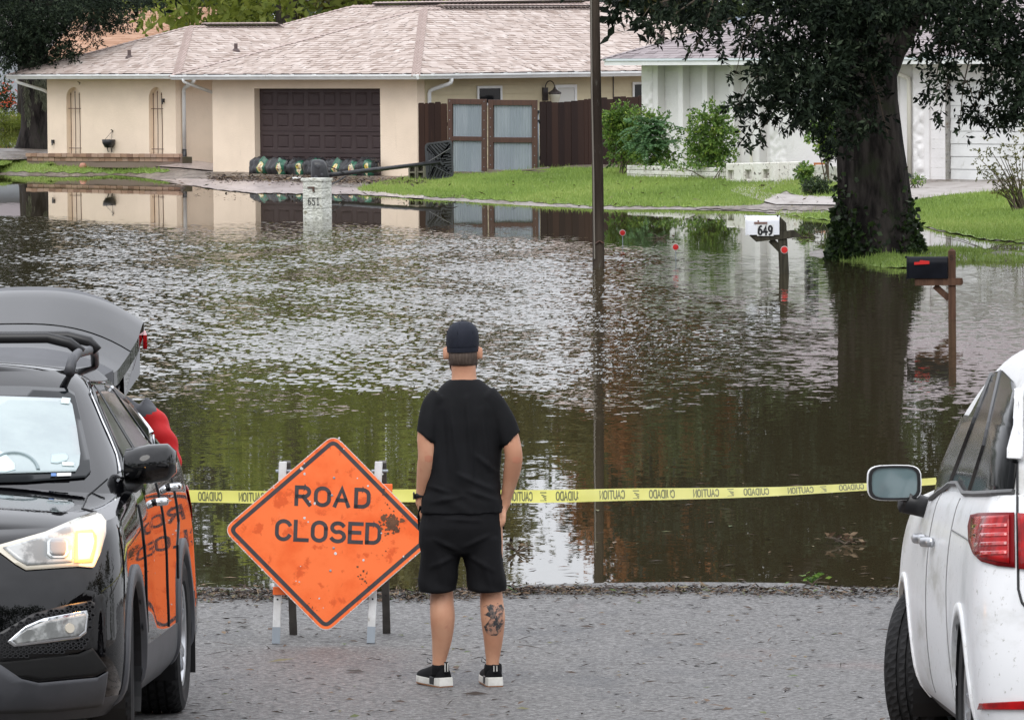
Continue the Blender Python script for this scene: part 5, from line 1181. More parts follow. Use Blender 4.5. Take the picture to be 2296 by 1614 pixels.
q0 = L2(2051, 590); q1 = L2(2085, 586); mb = MB(); mb.prism([(q0[0], -.095, q0[1] - .02), (q1[0], -.095, q1[1] - .03), (q1[0], -.095, q1[1] + .005), (q0[0] + .07, -.095, q0[1] + .035), (q0[0] + .06, -.095, q0[1] + .015), (q0[0], -.095, q0[1] + .012)], (0, .006, 0)); mb.build('flag', M_RED, m3)
mb = MB(); letters(mb, 'S', .05, .035, .008, Matrix.Translation((-.02, -.046, z1 - .1)), depth=.002); 
mb.build('carved_sign', mat('carved', (.02, .011, .008), .9), m3)
# ---- reflector markers
for x, yt, yb, lab in ((1396, 522, 552, 'red round reflector on a thin rod nearest the utility pole'), (1515, 554, 590, 'red round reflector on a thin rod between the pole and the white mailbox')):
    D = 42090.0 / (yb - 92); s = scale_at(D); b = W(x, yb, D); t = thing('reflector_marker', lab, 'marker', (b.x, b.y, 0), group='driveway reflector markers'); zt = W(x, yt, D).z
    mb = MB(); mb.tube([(.01, 0, -.3), (.0, 0, zt)], .007, 6); mb.build('rod', M_ZINC, t)
    mb = MB(); mb.lathe([(.042, 0), (.042, .012), (.0, .016)], (0, -.012, zt), (0, -1, 0), 16); mb.build('reflector', M_RED, t); mb = MB(); mb.lathe([(.0, -.006), (.052, -.004), (.052, .006), (.043, .008)], (0, -.012, zt), (0, -1, 0), 16); mb.build('rim', M_RIM, t)

# ---- toppled hoop stand, cinder blocks, bags
D = 131.5; s = scale_at(D); b = W(985, 405, D); b.z = float(land_z(b.x, b.y))
hp = thing('hoop_stand', 'toppled black portable basketball hoop stand lying before the garage and gate', 'hoop stand', b)
T = lambda x, y, DD=D: W(x, y, DD) - b
A_, B_, C_, E_ = T(952, 322), T(1014, 314), T(1019, 399), T(956, 405)
ex, ez = (B_ - A_), (E_ - A_); nrm = ex.cross(ez).normalized()
if nrm.y > 0: nrm = -nrm
def PL(u, v, off=0.0): return A_ + ex * u + ez * v + nrm * off
mb = MB()
out = []
for cx, cy, a0 in ((.12, .1, 180), (.88, .1, 270), (.88, .9, 0), (.12, .9, 90)):
    for k in range(5): t = R(a0 + 90 * k / 4); out.append((cx + .12 * math.cos(t), cy + .10 * math.sin(t)))
mb.prism([PL(u, v, .0) for u, v in out], -nrm * .05); mb.build('base_pan', mat('base_recess', (.004, .004, .005), .6), hp)
M_GPL = mat('grey_black_plastic', (.030, .032, .037), rough=.5, col2=(.045, .047, .054), nscale=6)
mb = MB(); n = len(out); rows = [[PL(u, v, .045) for u, v in out], [PL(.5 + (u - .5) * .86, .5 + (v - .5) * .90, .045) for u, v in out], [PL(.5 + (u - .5) * .86, .5 + (v - .5) * .90, .0) for u, v in out]]
mb.rings([[PL(u, v, .0) for u, v in out]] + rows, caps=False); mb.build('rim', M_GPL, hp)
mb = MB()
def rib(u0, v0, u1, v1, w_=.036): mb.bar(PL(u0, v0, .02), PL(u1, v1, .02), w_, .045, nrm)
for k in range(6): rib(.14 + .15 * k, .08, .60 + .06 * k if k < 5 else .9, .30 - .03 * k) if False else rib(.10 + .11 * k, .06 + .0 * k, .42 + .08 * k, .40 - .05 * k)
for k in range(5): rib(.92, .10 + .05 * k, .52 + .04 * k, .42 + .03 * k)
for k in range(7): rib(.62, .36 + .075 * k, .93, .36 + .075 * k)
for k in range(4): rib(.10 + .075 * k, .22 + .05 * k, .10 + .075 * k, .80 - .03 * k)
for k in range(6): rib(.12 + .12 * k, .94, .34 + .10 * k, .62 + .03 * k)
rib(.06, .06, .94, .94, .05); rib(.94, .06, .06, .94, .05); mb.build('ribs', M_GPL, hp, kind='stuff')
mb = MB(); p0, p1 = T(738, 393, 129.6), T(985, 364, 131.3); mb.tube([p0, p0.lerp(p1, .48), p0.lerp(p1, .482), p1], [.055, .055, .050, .046], 10); mb.build('pole', M_BLACK, hp, smooth=True)
mb = MB(); mb.tube([T(958, 365, 131.2), T(1010, 333, 131.3)], .016, 6); mb.build('strut', M_BLACK, hp); mb = MB(); mb.tube([T(958, 365, 131.2), T(1008, 392, 131.3)], .016, 6); mb.build('strut', M_BLACK, hp)
mb = MB(); mb.tube([T(712, 364, 129.4), T(740, 374, 129.4), T(774, 389, 129.8)], .014, 6); mb.build('strut', M_BLACK, hp); mb = MB(); mb.tube([T(775, 396, 129.9), T(740, 416, 129.2)], .016, 6); mb.build('strut', M_BLACK, hp)
mb = MB(); prof = [(698, 362), (703, 358), (716, 358), (726, 360), (734, 372), (737, 392), (741, 408), (738, 416), (716, 412), (702, 411), (697, 400)]
c = Vector(); P = [T(x, y, 129.3) for x, y in prof]
for p in P: c += p / len(P)
mb.rings([[c + (p - c) * k + Vector((0, dy, 0)) for p in P] for k, dy in ((.55, -.20), (.85, -.17), (1, -.08), (1, .12), (.9, .2))]); o = mb.build('ballast_tank', M_BLACK, hp, smooth=True)
mb = MB()
for x, y, r_ in ((713, 374, .05), (722, 392, .04), (709, 398, .05)): q = T(x, y, 129.1); mb.lathe([(r_, 0), (r_ * .8, .02), (0, .025)], q, (0, -1, 0), 10)
mb.build('tank_bosses', M_GPL, o)
for i, (x0, x1, y0, y1, dep) in enumerate(((919, 936, 362, 397, .36), (937, 955, 361, 397, .36))):
    D = 132.6; q = W((x0 + x1) / 2, y1, D); z0 = float(land_z(q.x, q.y)); wd = .19; hh = .39
    t = MB(); w2 = .035
    for bx in ((-wd / 2, -wd / 2 + w2, 0, hh), (wd / 2 - w2, wd / 2, 0, hh), (-wd / 2 + w2, wd / 2 - w2, 0, w2), (-wd / 2 + w2, wd / 2 - w2, hh - w2, hh), (-wd / 2 + w2, wd / 2 - w2, hh / 2 - w2 / 2, hh / 2 + w2 / 2)): t.box(bx[0], bx[1], -.1, .1, bx[2], bx[3])
    t.box(-wd / 2 + w2, wd / 2 - w2, .06, .098, w2, hh - w2)
    o = t.build('cinder_block', mat('cinder', (.17, .155, .12), .9, col2=(.12, .115, .085), nscale=6, bump=.8, bscale=30)); o.location = (q.x, q.y, z0); o.rotation_euler = (0, 0, R(-18))
    tag(o, ('cinder block standing on end nearest the cream garage wall', 'cinder block standing on end touching the toppled hoop base')[i], 'cinder block', 'cinder blocks by the garage')
M_BAG = mat('bag_plastic', (.016, .016, .018), rough=.3, col2=(.045, .045, .048), nscale=4, bump=.5, bscale=8, bdist=.03)
M_BAGG = mat('bag_green', (.012, .085, .048), rough=.35, col2=(.02, .12, .07), nscale=6); M_BAGY = mat('bag_yellow', (.62, .50, .05), rough=.4, col2=(.66, .62, .5), nscale=7); M_BAGR = mat('bag_red', (.42, .03, .02), .4)
def bag(seed, L, r_, par):
    rs = random.Random(seed); rows = []; n = 22
    def S(t, a, k=1.0):
        q = (1 - abs(2 * t - 1) ** 3.2) ** .5; wr = 1 + .10 * math.sin(5 * a + seed + 4 * t) * q + .08 * math.sin(9 * t * 3 + 2 * a + seed * 2) + .05 * math.sin(11 * a - seed)
        y, z = math.cos(a) * r_ * q * wr * k, math.sin(a) * r_ * q * wr * k
        return Vector((-L / 2 + L * t, y * .95, max(z * .98, -r_ * .80) + r_ * .8 + (.05 * (t > .9) + .04 * (t < .08)) * (1 - abs(math.cos(a)))))
    T_ = [0.0, .03, .08] + [.12 + .76 * k / 12 for k in range(13)] + [.92, .97, 1.0]
    mb = MB(); mb.rings([[S(t, 2 * math.pi * k / n) for k in range(n)] for t in T_]); mb.build('sack', M_BAG, par, smooth=True)
    mb = MB()
    mb.grid([[S(t, a, 1.03) for a in np.linspace(math.pi * .62, math.pi * 1.40, 12)] for t in np.linspace(.66, .92, 7)]); g = mb.build('green_print', M_BAGG, par, smooth=True)
    def oval(k, f): return [[S(.78 + .085 * f * rr * math.cos(t), math.pi * (1.0 + .20 * f * rr * math.sin(t)), k) for t in np.linspace(0, 2 * math.pi, 17)] for rr in (.02, .5, 1)]
    mb = MB(); mb.grid(oval(1.06, 1)); mb.build('yellow_oval', M_BAGY, g, smooth=True)
    mb = MB()
    for k in range(5):
        a0 = math.pi * (1.0 + .11 - .05 * k); mb.grid([[S(.74 + .014 * j + .006 * math.sin(k * 3 + j), a0 + q, 1.085) for j in range(6)] for q in (-.022, .022)])
    mb.build('red_script', M_BAGR, g)
    mb = MB(); mb.lathe([(.05, -.02), (.02, .04), (.06, .10), (.0, .08)], S(.985, math.pi / 2) + Vector((0, 0, -.03)), (0.5, -.2, 1), 7); mb.build('knot', M_BAG, par)
bdir = HM.to_3x3()
bag_lab = ('farthest left at the garage door jamb', 'second from the left jamb', 'third from the left jamb', 'half hidden behind the black ballast tank', 'just right of the black ballast tank', 'second right of the ballast tank', 'crumpled, farthest right along the door')
for i, (x, zz) in enumerate(((589, 0), (630, 0), (672, 0), (712, 0), (755, .02), (793, .0), (825, .0))):
    p = FV(x, 385, -.33); t = thing('soil_bag', 'black plastic soil bag with green and yellow print, ' + bag_lab[i], 'bag', mtx=HM @ Matrix.Translation((p.x, -.34 - .05 * (i % 2), .085)) @ Matrix.Rotation(R(random.uniform(-6, 6)) , 4, 'Z'), group='soil bags lined up along the garage door')
    bag(i * 1.7 + 1, .80 if i < 6 else .62, .262 - .012 * (i % 3), t)
# ---- odd bits on the far bank
p = G(258, 383); p.z += .06
t = thing('yellow_flag', 'small yellow marker flag standing in the grass strip before the cream house', 'flag', p); mb = MB(); mb.tube([(0, 0, 0), (-.04, 0, .22)], .004, 5); mb.build('wire', M_ZINC, t)
mb = MB(); mb.prism([(-.01, -.002, .04), (.03, -.002, .0), (.045, -.002, .07), (-.09, -.002, .33), (-.12, -.002, .26)], (0, .004, 0)); mb.build('flag', mat('flag_yellow', (.75, .48, .01), .6), t)
p = G(186, 379); mb = MB(); mb.lathe([(0, -.09), (.07, -.07), (.1, 0), (.07, .07), (0, .09)], (0, 0, .07), (0, .3, 1), 12); o = mb.build('ball', mat('faded_ball', (.42, .20, .14), .7), smooth=True); o.location = p; tag(o, 'faded pink ball lying in the grass strip at the far left', 'ball')
p = G(656, 404); mb = MB(); mb.lathe([(.035, 0), (.035, .2), (.02, .22), (.014, .26), (0, .27)], (0, 0, .035), (1, .3, .0), 10); o = mb.build('plastic_bottle', M_WHITE, smooth=True); o.location = p; tag(o, 'white bottle lying on the mud in front of the garage bags', 'bottle')
# ================================================================== the two vehicles
def car_mat(name, col, drops=1.0, coat=1.0, crough=.015, rough=.5, spec=0.0, **k):
    m = mat(name, col, rough=rough, coat=coat, spec=spec, **k); t = m.node_tree; n = t.nodes; L = t.links; b = n['Principled BSDF']; b.inputs['Coat Roughness'].default_value = crough
    v = n.new('ShaderNodeTexVoronoi'); v.inputs['Scale'].default_value = 62; v.inputs['Randomness'].default_value = 1
    tcn = n.new('ShaderNodeTexCoord'); L.new(tcn.outputs['Object'], v.inputs['Vector'])
    r_ = n.new('ShaderNodeMapRange'); r_.inputs[1].default_value = .10; r_.inputs[2].default_value = .34; r_.inputs[3].default_value = 1; r_.inputs[4].default_value = 0
    L.new(v.outputs['Distance'], r_.inputs[0]); bp = n.new('ShaderNodeBump'); bp.inputs['Strength'].default_value = .28 * drops; bp.inputs['Distance'].default_value = .003
    L.new(r_.outputs[0], bp.inputs['Height']); L.new(bp.outputs[0], b.inputs['Coat Normal'])
    return m
M_BLKP = car_mat('black_car_paint', (.002, .002, .0025), .07)
M_WHTP = car_mat('white_car_paint', (.80, .805, .815), .5, coat=.35, crough=.12, rough=.5, spec=.2, col2=(.60, .61, .62), nscale=1.6, ncontrast=(.5, .75), stains=[((.46, .45, .41), 2.2, (.5, 1, 1.6), .52, .76), ((.42, .41, .38), 40, (1, 1, 1), .60, .72)])
M_CLAD = mat('grey_cladding', (.055, .057, .064), rough=.5, col2=(.07, .072, .08), nscale=6)
M_TRIM = mat('black_trim', (.008, .008, .009), rough=.4)
M_CHROME = mat('chrome', (.75, .76, .78), rough=.08, metal=1.0)
M_SILV = mat('silver_rim', (.50, .51, .53), rough=.28, metal=.8)
M_TYRE = mat('tyre_rubber', (.011, .011, .012), rough=.75, spec=.3, col2=(.020, .020, .021), nscale=9)
M_TINT = mat('tinted_glass', (.006, .008, .009), rough=.06, spec=.16)
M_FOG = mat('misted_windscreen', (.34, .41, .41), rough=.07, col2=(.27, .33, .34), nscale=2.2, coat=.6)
M_LENS = mat('lamp_lens', (.42, .43, .42), rough=.12, col2=(.16, .165, .16), nscale=9, coat=1.0, ncontrast=(.42, .58))
M_LENSB = mat('lamp_bezel', (.58, .53, .43), rough=.2, coat=1.0)  # warm tint puts the lit indicator's glow into the bezel colour
M_REDL = mat('tail_lens', (.46, .004, .006), rough=.2, coat=.25, spec=.2, col2=(.20, .002, .004), nscale=7, ncontrast=(.4, .6))
M_REDD = mat('tail_dark', (.16, .003, .005), rough=.35, spec=.1)
M_LIT = mat('lit_indicator', (1.0, .50, .14), rough=.3, emit=1.0)
M_LITC = mat('lit_bulb', (1.0, .78, .42), rough=.3, emit=1.15)

def outline(xF, LF, b, nF, xR, LR, nR, na=16, ns=44, nr=14):
    pts = []
    for k in range(na):
        t = math.pi / 2 * k / na; pts.append((xF - LF + LF * max(0, math.cos(t)) ** (2 / nF), b * max(0, math.sin(t)) ** (2 / nF)))
    x0, x1 = xF - LF, xR + LR; xm, hl = (x0 + x1) / 2, (x0 - x1) / 2
    for k in range(ns): pts.append((x0 + (x1 - x0) * k / ns, b))
    for k in range(nr + 1):
        t = math.pi / 2 * (1 - k / nr); pts.append((xR + LR - LR * max(0, math.cos(t)) ** (2 / nR), b * max(0, math.sin(t)) ** (2 / nR)))
    return np.array(pts)
def smooth_levels(lv, zs, sub=5):
    """Catmull-Rom through the level rows"""
    lv = [np.column_stack([l, z]) for l, z in zip(lv, zs)]; out = []
    for i in range(len(lv) - 1):
        p0, p1, p2, p3 = lv[max(i - 1, 0)], lv[i], lv[i + 1], lv[min(i + 2, len(lv) - 1)]
        for k in range(sub):
            t = k / sub; out.append(.5 * ((2 * p1) + (p2 - p0) * t + (2 * p0 - 5 * p1 + 4 * p2 - p3) * t * t + (3 * p1 - p0 - 3 * p2 + p3) * t ** 3))
    out.append(lv[-1]); return out
class Car:
    def __init__(s, name, label, cat, mtx, lower, beltz, crown, green, roof_crown, taper=None):
        s.root = thing(name, label, cat, mtx=mtx); s.M = mtx; s.Mi = mtx.inverted(); K = len(lower) - 1
        rows, zs = [], []
        def tap(p, a):
            if taper: p[:, 1] *= 1 - a * np.clip((taper[0] - p[:, 0]) / taper[1], 0, 1.1)
            return p
        for k, (z, *o) in enumerate(lower):
            p = tap(outline(*o), taper[2] * k / K if taper else 0); rows.append(p); zs.append(z + (k / K) ** 2 * np.interp(p[:, 0], *beltz))
        s.tub = smooth_levels(rows, zs)
        top = s.tub[-1]; s.deck = []
        for q in np.linspace(1, 0, 12): d = top.copy(); d[:, 1] *= q; d[:, 2] += np.interp(top[:, 0], *crown) * (1 - q * q); s.deck.append(d)
        def deckz(x, y): ye = np.interp(x, top[::-1, 0], top[::-1, 1]); return np.interp(x, top[::-1, 0], top[::-1, 2]) + np.interp(x, *crown) * np.maximum(0, 1 - (y / np.maximum(ye, .01)) ** 2)
        rows, zs = [], []
        zr = green[-1][0]
        for k, (z, *o) in enumerate(green):
            p = tap(outline(*o), taper[3][k] if taper else 0); rows.append(p)
            if k == 0: z0 = deckz(p[:, 0], p[:, 1]) - .02; zs.append(z0)
            else: zs.append(z0 * 0 + z if k >= len(green) - 2 else z0 + (green[-2][0] - z0) * z)
        s.gh = smooth_levels(rows, zs); top = s.gh[-1]; s.rf = []
        for q in np.linspace(1, 0, 9): d = top.copy(); d[:, 1] *= q; d[:, 2] += roof_crown * (1 - q * q); s.rf.append(d)
        V, F = [], []
        for G_ in (s.tub, s.deck, s.gh, s.rf):
            for sg in (1, -1):
                o = len(V); n = len(G_[0])
                for r_ in G_: V += [(p[0], p[1] * sg, p[2]) for p in r_]
                for j in range(len(G_) - 1):
                    for i in range(n - 1):
                        f = [o + j * n + i, o + j * n + i + 1, o + (j + 1) * n + i + 1, o + (j + 1) * n + i]; F.append(f if sg < 0 else f[::-1])
        s.bvh = BVHTree.FromPolygons([Vector(v) for v in V], F); s.c = Vector((np.mean([v[0] for v in V]), 0, .8))
    def shell(s, name, G_, m, keep=lambda x, y, z: True, parent=None):
        mb = MB(); n = len(G_[0])
        for sg in (1, -1):
            o = len(mb.v)
            for r_ in G_: mb.v += [(p[0], p[1] * sg, p[2]) for p in r_]
            for j in range(len(G_) - 1):
                for i in range(n - 1):
                    c = (G_[j][i] + G_[j][i + 1] + G_[j + 1][i] + G_[j + 1][i + 1]) / 4
                    if keep(c[0], c[1] * sg, c[2]): f = (o + j * n + i, o + j * n + i + 1, o + (j + 1) * n + i + 1, o + (j + 1) * n + i); mb.f.append(f if sg < 0 else f[::-1]); mb.t.append(.5)
        o = mb.build(name, m, parent or s.root, smooth=True)
        bm = bmesh.new(); bm.from_mesh(o.data); bmesh.ops.remove_doubles(bm, verts=bm.verts, dist=.0015); bmesh.ops.recalc_face_normals(bm, faces=bm.faces); bm.to_mesh(o.data); bm.free(); o.data.polygons.foreach_set('use_smooth', [True] * len(o.data.polygons)); return o
    def hit(s, x, y):                         # where a sight line meets the body, in car coordinates
        d = ray(x, y); o = s.Mi @ CAM; dl = (s.Mi.to_3x3() @ d).normalized(); h = s.bvh.ray_cast(o, dl)
        if h[0] is not None: return h[0], h[1] if h[1].dot(dl) < 0 else -h[1]
        t = (s.c - o).dot(dl); h = s.bvh.find_nearest(o + dl * t); return h[0], h[1]
    def out(s, p, n):
        return n if n.dot(p - s.c * 1.0 + Vector((0, 0, -.0))) > 0 else -n
    def _patch(s, name, poly, fn, m, off, parent, cuts, thick, mirror):
        bm = bmesh.new(); bm.faces.new([bm.verts.new((a, b, 0)) for a, b in poly]); bmesh.ops.triangulate(bm, faces=bm.faces[:])
        for _ in range(cuts): bmesh.ops.subdivide_edges(bm, edges=bm.edges[:], cuts=1, use_grid_fill=True)
        bmesh.ops.triangulate(bm, faces=bm.faces[:]); vs = [v.co.copy() for v in bm.verts]; bm.verts.index_update(); fs = [tuple(v.index for v in f.verts) for f in bm.faces]; bm.free()
        P = []
        for v in vs: p, n = fn(v.x, v.y); P.append(p + n * off)
        o = None
        for sg in ((1, -1) if mirror else (1,)):
            mb = MB(); mb.add([(p.x, p.y * sg, p.z) for p in P], fs if sg > 0 else [f[::-1] for f in fs]); o2 = mb.build(name, m, parent or s.root, smooth=True)
            if thick: q = o2.modifiers.new('depth', 'SOLIDIFY'); q.thickness = thick; q.offset = 0
            o = o or o2
        return o
    def px(s, name, poly, m, off=.005, parent=None, cuts=3, thick=.004, mirror=True):
        return s._patch(name, poly, s.hit, m, off, parent, cuts, thick, mirror)
    def side_hit(s, x, z, sg=1):
        h = s.bvh.ray_cast(Vector((x, 3 * sg, z)), Vector((0, -sg, 0)))
        if h[0] is None: h = s.bvh.find_nearest(Vector((x, .9 * sg, z)))
        n = h[1]; return h[0], (n if n.y * sg > 0 else -n)
    def side(s, name, poly, m, off=.005, parent=None, cuts=3, thick=.004):
        return s._patch(name, poly, lambda x, z: s.side_hit(x, z), m, off, parent, cuts, thick, True)
    def seam(s, name, pts, m, w_=.008, off=.003, fn=None, mirror=True):
        fn = fn or s.side_hit; P = []
        for (a, b), (c, d) in zip(pts, pts[1:]):
            for k in range(10): t = k / 10; P.append((a + (c - a) * t, b + (d - b) * t))
        P.append(pts[-1]); Q = [fn(a, b) for a, b in P]
        for sg in ((1, -1) if mirror else (1,)):
            mb = MB(); mb.tube([Vector((p.x, p.y * sg, p.z)) + Vector((n.x, n.y * sg, n.z)) * off for p, n in Q], w_ / 2, 5); mb.build(name, m, s.root)
    def arch(s, name, cx, cz, r0, r1, m, off=.012, a0=-14, a1=194):
        for sg in (1, -1):
            rows = []
            for k in range(33):
                a = R(a0 + (a1 - a0) * k / 32); row = []
                for j, rr in enumerate((r0, r0, r0 + (r1 - r0) * .5, r1, r1)):
                    p, n = s.side_hit(cx + rr * math.cos(a), max(.2, cz + rr * math.sin(a)), sg); row.append((p.x, p.y + sg * (off if 0 < j < 4 else (-.05 if j == 0 else 0)), p.z))
                rows.append(row)
            mb = MB(); mb.grid(rows); mb.build(name, m, s.root, smooth=True)
            mb = MB(); rows = [[(cx + r0 * .995 * math.cos(t), sg * yy, cz + r0 * .995 * math.sin(t)) for t in np.linspace(R(-30), R(210), 25)] for yy in (abs(s.side_hit(cx, cz + r0, sg)[0].y) - .01, .58)]
            mb.grid(rows); mb.add([(cx + r0 * math.cos(t), sg * .58, cz + r0 * math.sin(t)) for t in np.linspace(0, 2 * math.pi, 24, endpoint=False)], [tuple(range(24))]); mb.build('wheel_well', M_TRIM, s.root)
    def wheel(s, cx, cy, cz, Rr, wd, rimr, steer=0.0, spokes=5):
        for sg in (1, -1):
            Mx = Matrix.Translation((cx, cy * sg, cz)) @ Matrix.Rotation(R(steer), 4, 'Z') @ Matrix.Scale(sg, 4, Vector((0, 1, 0)))
            w_ = thing('wheel', None, None, mtx=Mx); w_.parent = s.root; n = 108; h = wd / 2
            prof = [(rimr, -h * .8), (rimr + .02, -h * .96), (Rr * .86, -h * 1.02), (Rr * .955, -h * .93), (Rr * .985, -h * .80), (Rr, -h * .66)]
            for g in (-.36, .0, .36): prof += [(Rr + .001, h * (g - .065)), (Rr - .010, h * (g - .05)), (Rr - .010, h * (g + .05)), (Rr + .001, h * (g + .065))]
            prof += [(Rr, h * .66), (Rr * .985, h * .80), (Rr * .955, h * .93), (Rr * .86, h * 1.02), (rimr + .02, h * .96), (rimr, h * .8)]
            rows = []
            for q in range(n):
                row = []
                for i, (r_, y) in enumerate(prof):
                    cut = 3 < i < len(prof) - 4 and r_ > Rr * .98
                    sl = int((q + (y / h) * 5 + 54)) % 3 == 0
                    rr = r_ - (.006 if cut and sl else 0); t = 2 * math.pi * q / n; row.append((rr * math.cos(t), y, rr * math.sin(t)))
                rows.append(row)
            rows.append(rows[0]); mb = MB(); mb.grid(rows); mb.build('tyre', M_TYRE, w_)
            mb = MB(); mb.lathe([(rimr, -h * .8), (rimr * .95, -h * .5), (rimr * .93, h * .5), (rimr * .97, h * .72), (rimr + .008, h * .82), (rimr + .006, h * .88), (rimr * .95, h * .84), (rimr * .90, h * .60)], (0, 0, 0), (0, 1, 0), 40, close=True)
            mb.lathe([(.07, h * .3), (.065, h * .62), (.04, h * .66), (0, h * .66)], (0, 0, 0), (0, 1, 0), 20)
            for k in range(spokes):
                for da in (-.16, .16):
                    a = 2 * math.pi * k / spokes; p = Vector((.05 * math.cos(a + da), h * .58, .05 * math.sin(a + da))); q = Vector((rimr * .94 * math.cos(a + da * 1.1), h * .70, rimr * .94 * math.sin(a + da * 1.1))); mb.bar(p, q, .034, .028, Vector((0, 1, 0)))
            autosmooth(mb.build('rim', M_SILV, w_), 35)
            mb = MB(); mb.lathe([(.001, -.03), (rimr * .90, -.03), (rimr * .90, -.045), (.001, -.045)], (0, 0, 0), (0, 1, 0), 24); mb.build('brake', M_TRIM, w_)

# ------------------------------------------------------------------ the black SUV, facing the camera with its tailgate up
f_ax = Vector((-2.545, 24.0, 0)); r_ax = Vector((-2.475, 26.62, 0)); f_ax.z, r_ax.z = road_z(24.0), road_z(26.62)
fx = (f_ax - r_ax).normalized(); fy = Vector((0, 0, 1)).cross(fx).normalized(); fz = fx.cross(fy)
SM = Matrix(((fx.x, fy.x, fz.x, f_ax.x), (fx.y, fy.y, fz.y, f_ax.y), (fx.z, fy.z, fz.z, f_ax.z), (0, 0, 0, 1)))
suv = Car('black_suv', 'wet black SUV facing the camera with its tailgate raised and indicator lit', 'car', SM,
          [(.21, .80, .55, .85, 2.7, -3.66, .42, 2.8), (.30, .88, .60, .925, 2.8, -3.74, .42, 3), (.44, .93, .60, .942, 2.9, -3.76, .42, 3), (.62, .93, .60, .940, 2.9, -3.75, .42, 3), (.78, .90, .58, .938, 2.9, -3.72, .42, 3), (.90, .84, .56, .925, 2.9, -3.68, .42, 3), (.975, .77, .52, .905, 2.9, -3.64, .40, 3), (1.01, .68, .48, .885, 2.9, -3.60, .40, 3)],
          ([-3.7, -2.6, -.5, .3, .93], [.22, .17, .095, .02, -.04]), ([-3.7, -.4, .1, .5, .8], [.06, .085, .08, .06, .02]),
          [(0, -.10, .42, .865, 2.6, -3.48, .40, 3), (.30, -.37, .42, .80, 2.6, -3.46, .45, 3), (.65, -.70, .42, .715, 2.6, -3.42, .45, 3), (1.56, -1.02, .40, .625, 2.6, -3.36, .40, 3), (1.625, -1.16, .40, .545, 2.5, -3.30, .40, 3)], .045, (-.9, 2.4, .055, (.055, .085, .115, .15, .16)))
ax2 = -(f_ax - r_ax).length
def in_arch(x, z, cx, r_): return (x - cx) ** 2 + (z - .365) ** 2 < r_ * r_
def kp(x, y, z): return not (abs(y) > .6 and (in_arch(x, z, 0, .405) or in_arch(x, z, ax2, .405))) and not (x < -3.45 and abs(y) < .6 and z > .72)
suv.shell('body', suv.tub, M_BLKP, lambda x, y, z: kp(x, y, z) and not (z < .30 or (z < .46 and -2.3 < x < -.38)))
suv.shell('sill_cladding', suv.tub, M_CLAD, lambda x, y, z: kp(x, y, z) and (z < .30 or (z < .46 and -2.3 < x < -.38)))
suv.shell('bonnet', suv.deck, M_BLKP, lambda x, y, z: x > -.60)
suv.shell('cabin', suv.gh, M_BLKP, lambda x, y, z: not (x < -3.2 and abs(y) < .55)); suv.shell('roof', suv.rf, M_BLKP)
mb = MB(); mb.box(-3.55, .5, -.78, .78, .16, .24); mb.build('underbody', M_TRIM, suv.root)
suv.arch('wheel_arch', 0, .365, .385, .455, M_CLAD); suv.arch('wheel_arch', ax2, .365, .385, .455, M_CLAD)
suv.wheel(0, .815, .365, .365, .225, .235, steer=5); suv.wheel(ax2, .815, .365, .365, .225, .235)
for sg in (1, -1): mb = MB(); mb.box(ax2 - .44, ax2 - .425, sg * .72, sg * .94, .16, .55); mb.build('mud_flap', M_TRIM, suv.root)
# windscreen and side glass
suv.px('windscreen', [(-190, 872), (-60, 868), (60, 869), (150, 874), (166, 884), (182, 950), (200, 1030), (203, 1060), (190, 1073), (60, 1083), (-190, 1088)], M_TINT, .006, mirror=True)
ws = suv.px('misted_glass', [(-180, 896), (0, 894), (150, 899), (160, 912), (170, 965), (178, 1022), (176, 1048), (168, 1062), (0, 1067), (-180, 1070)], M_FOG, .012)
M_PALE = mat('pale_sticker', (.66, .78, .78), .5)
for nm, q, m_ in (('sticker', [(137, 898), (156, 900), (153, 913), (134, 911)], M_PALE), ('sticker', [(137, 1043), (165, 1044), (165, 1052), (138, 1051)], M_PALE), ('parking_tag', [(113, 1068), (125, 1068), (125, 1075), (113, 1075)], mat('blue_tag', (.08, .18, .42), .5)), ('parking_tag', [(126, 1068), (158, 1067), (158, 1074), (126, 1075)], M_WHITE)):
    suv.px(nm, q, m_, .017, cuts=2, thick=.001, mirror=False)
suv.px('dash_camera', [(114, 1025), (128, 1024), (136, 1022), (148, 1024), (152, 1032), (148, 1040), (128, 1046), (113, 1045)], mat('pale_device', (.44, .54, .55), .4), .016, cuts=2, thick=.001, mirror=False)
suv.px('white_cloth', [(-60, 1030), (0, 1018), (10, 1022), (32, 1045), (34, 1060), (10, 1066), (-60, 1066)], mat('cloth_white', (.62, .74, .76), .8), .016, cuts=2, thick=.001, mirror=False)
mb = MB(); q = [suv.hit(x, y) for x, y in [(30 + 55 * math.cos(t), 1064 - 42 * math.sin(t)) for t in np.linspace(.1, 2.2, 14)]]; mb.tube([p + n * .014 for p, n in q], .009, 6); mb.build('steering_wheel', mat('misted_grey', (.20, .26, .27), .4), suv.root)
def gz_(x, f): return 1.075 + f
wl = suv.side('side_window', [(-.66, 1.19), (-.80, 1.24), (-1.02, 1.38), (-1.22, 1.50), (-1.40, 1.545), (-1.62, 1.55), (-1.62, 1.20)], M_TINT, .006)
suv.side('side_window', [(-1.70, 1.21), (-1.70, 1.55), (-2.2, 1.545), (-2.55, 1.52), (-2.55, 1.23)], M_TINT, .006); suv.side('side_window', [(-2.64, 1.25), (-2.64, 1.51), (-2.95, 1.46), (-3.12, 1.38), (-3.05, 1.31)], M_TINT, .006)
suv.side('window_pillar', [(-1.625, 1.20), (-1.625, 1.55), (-1.695, 1.55), (-1.695, 1.21)], M_TRIM, .008)
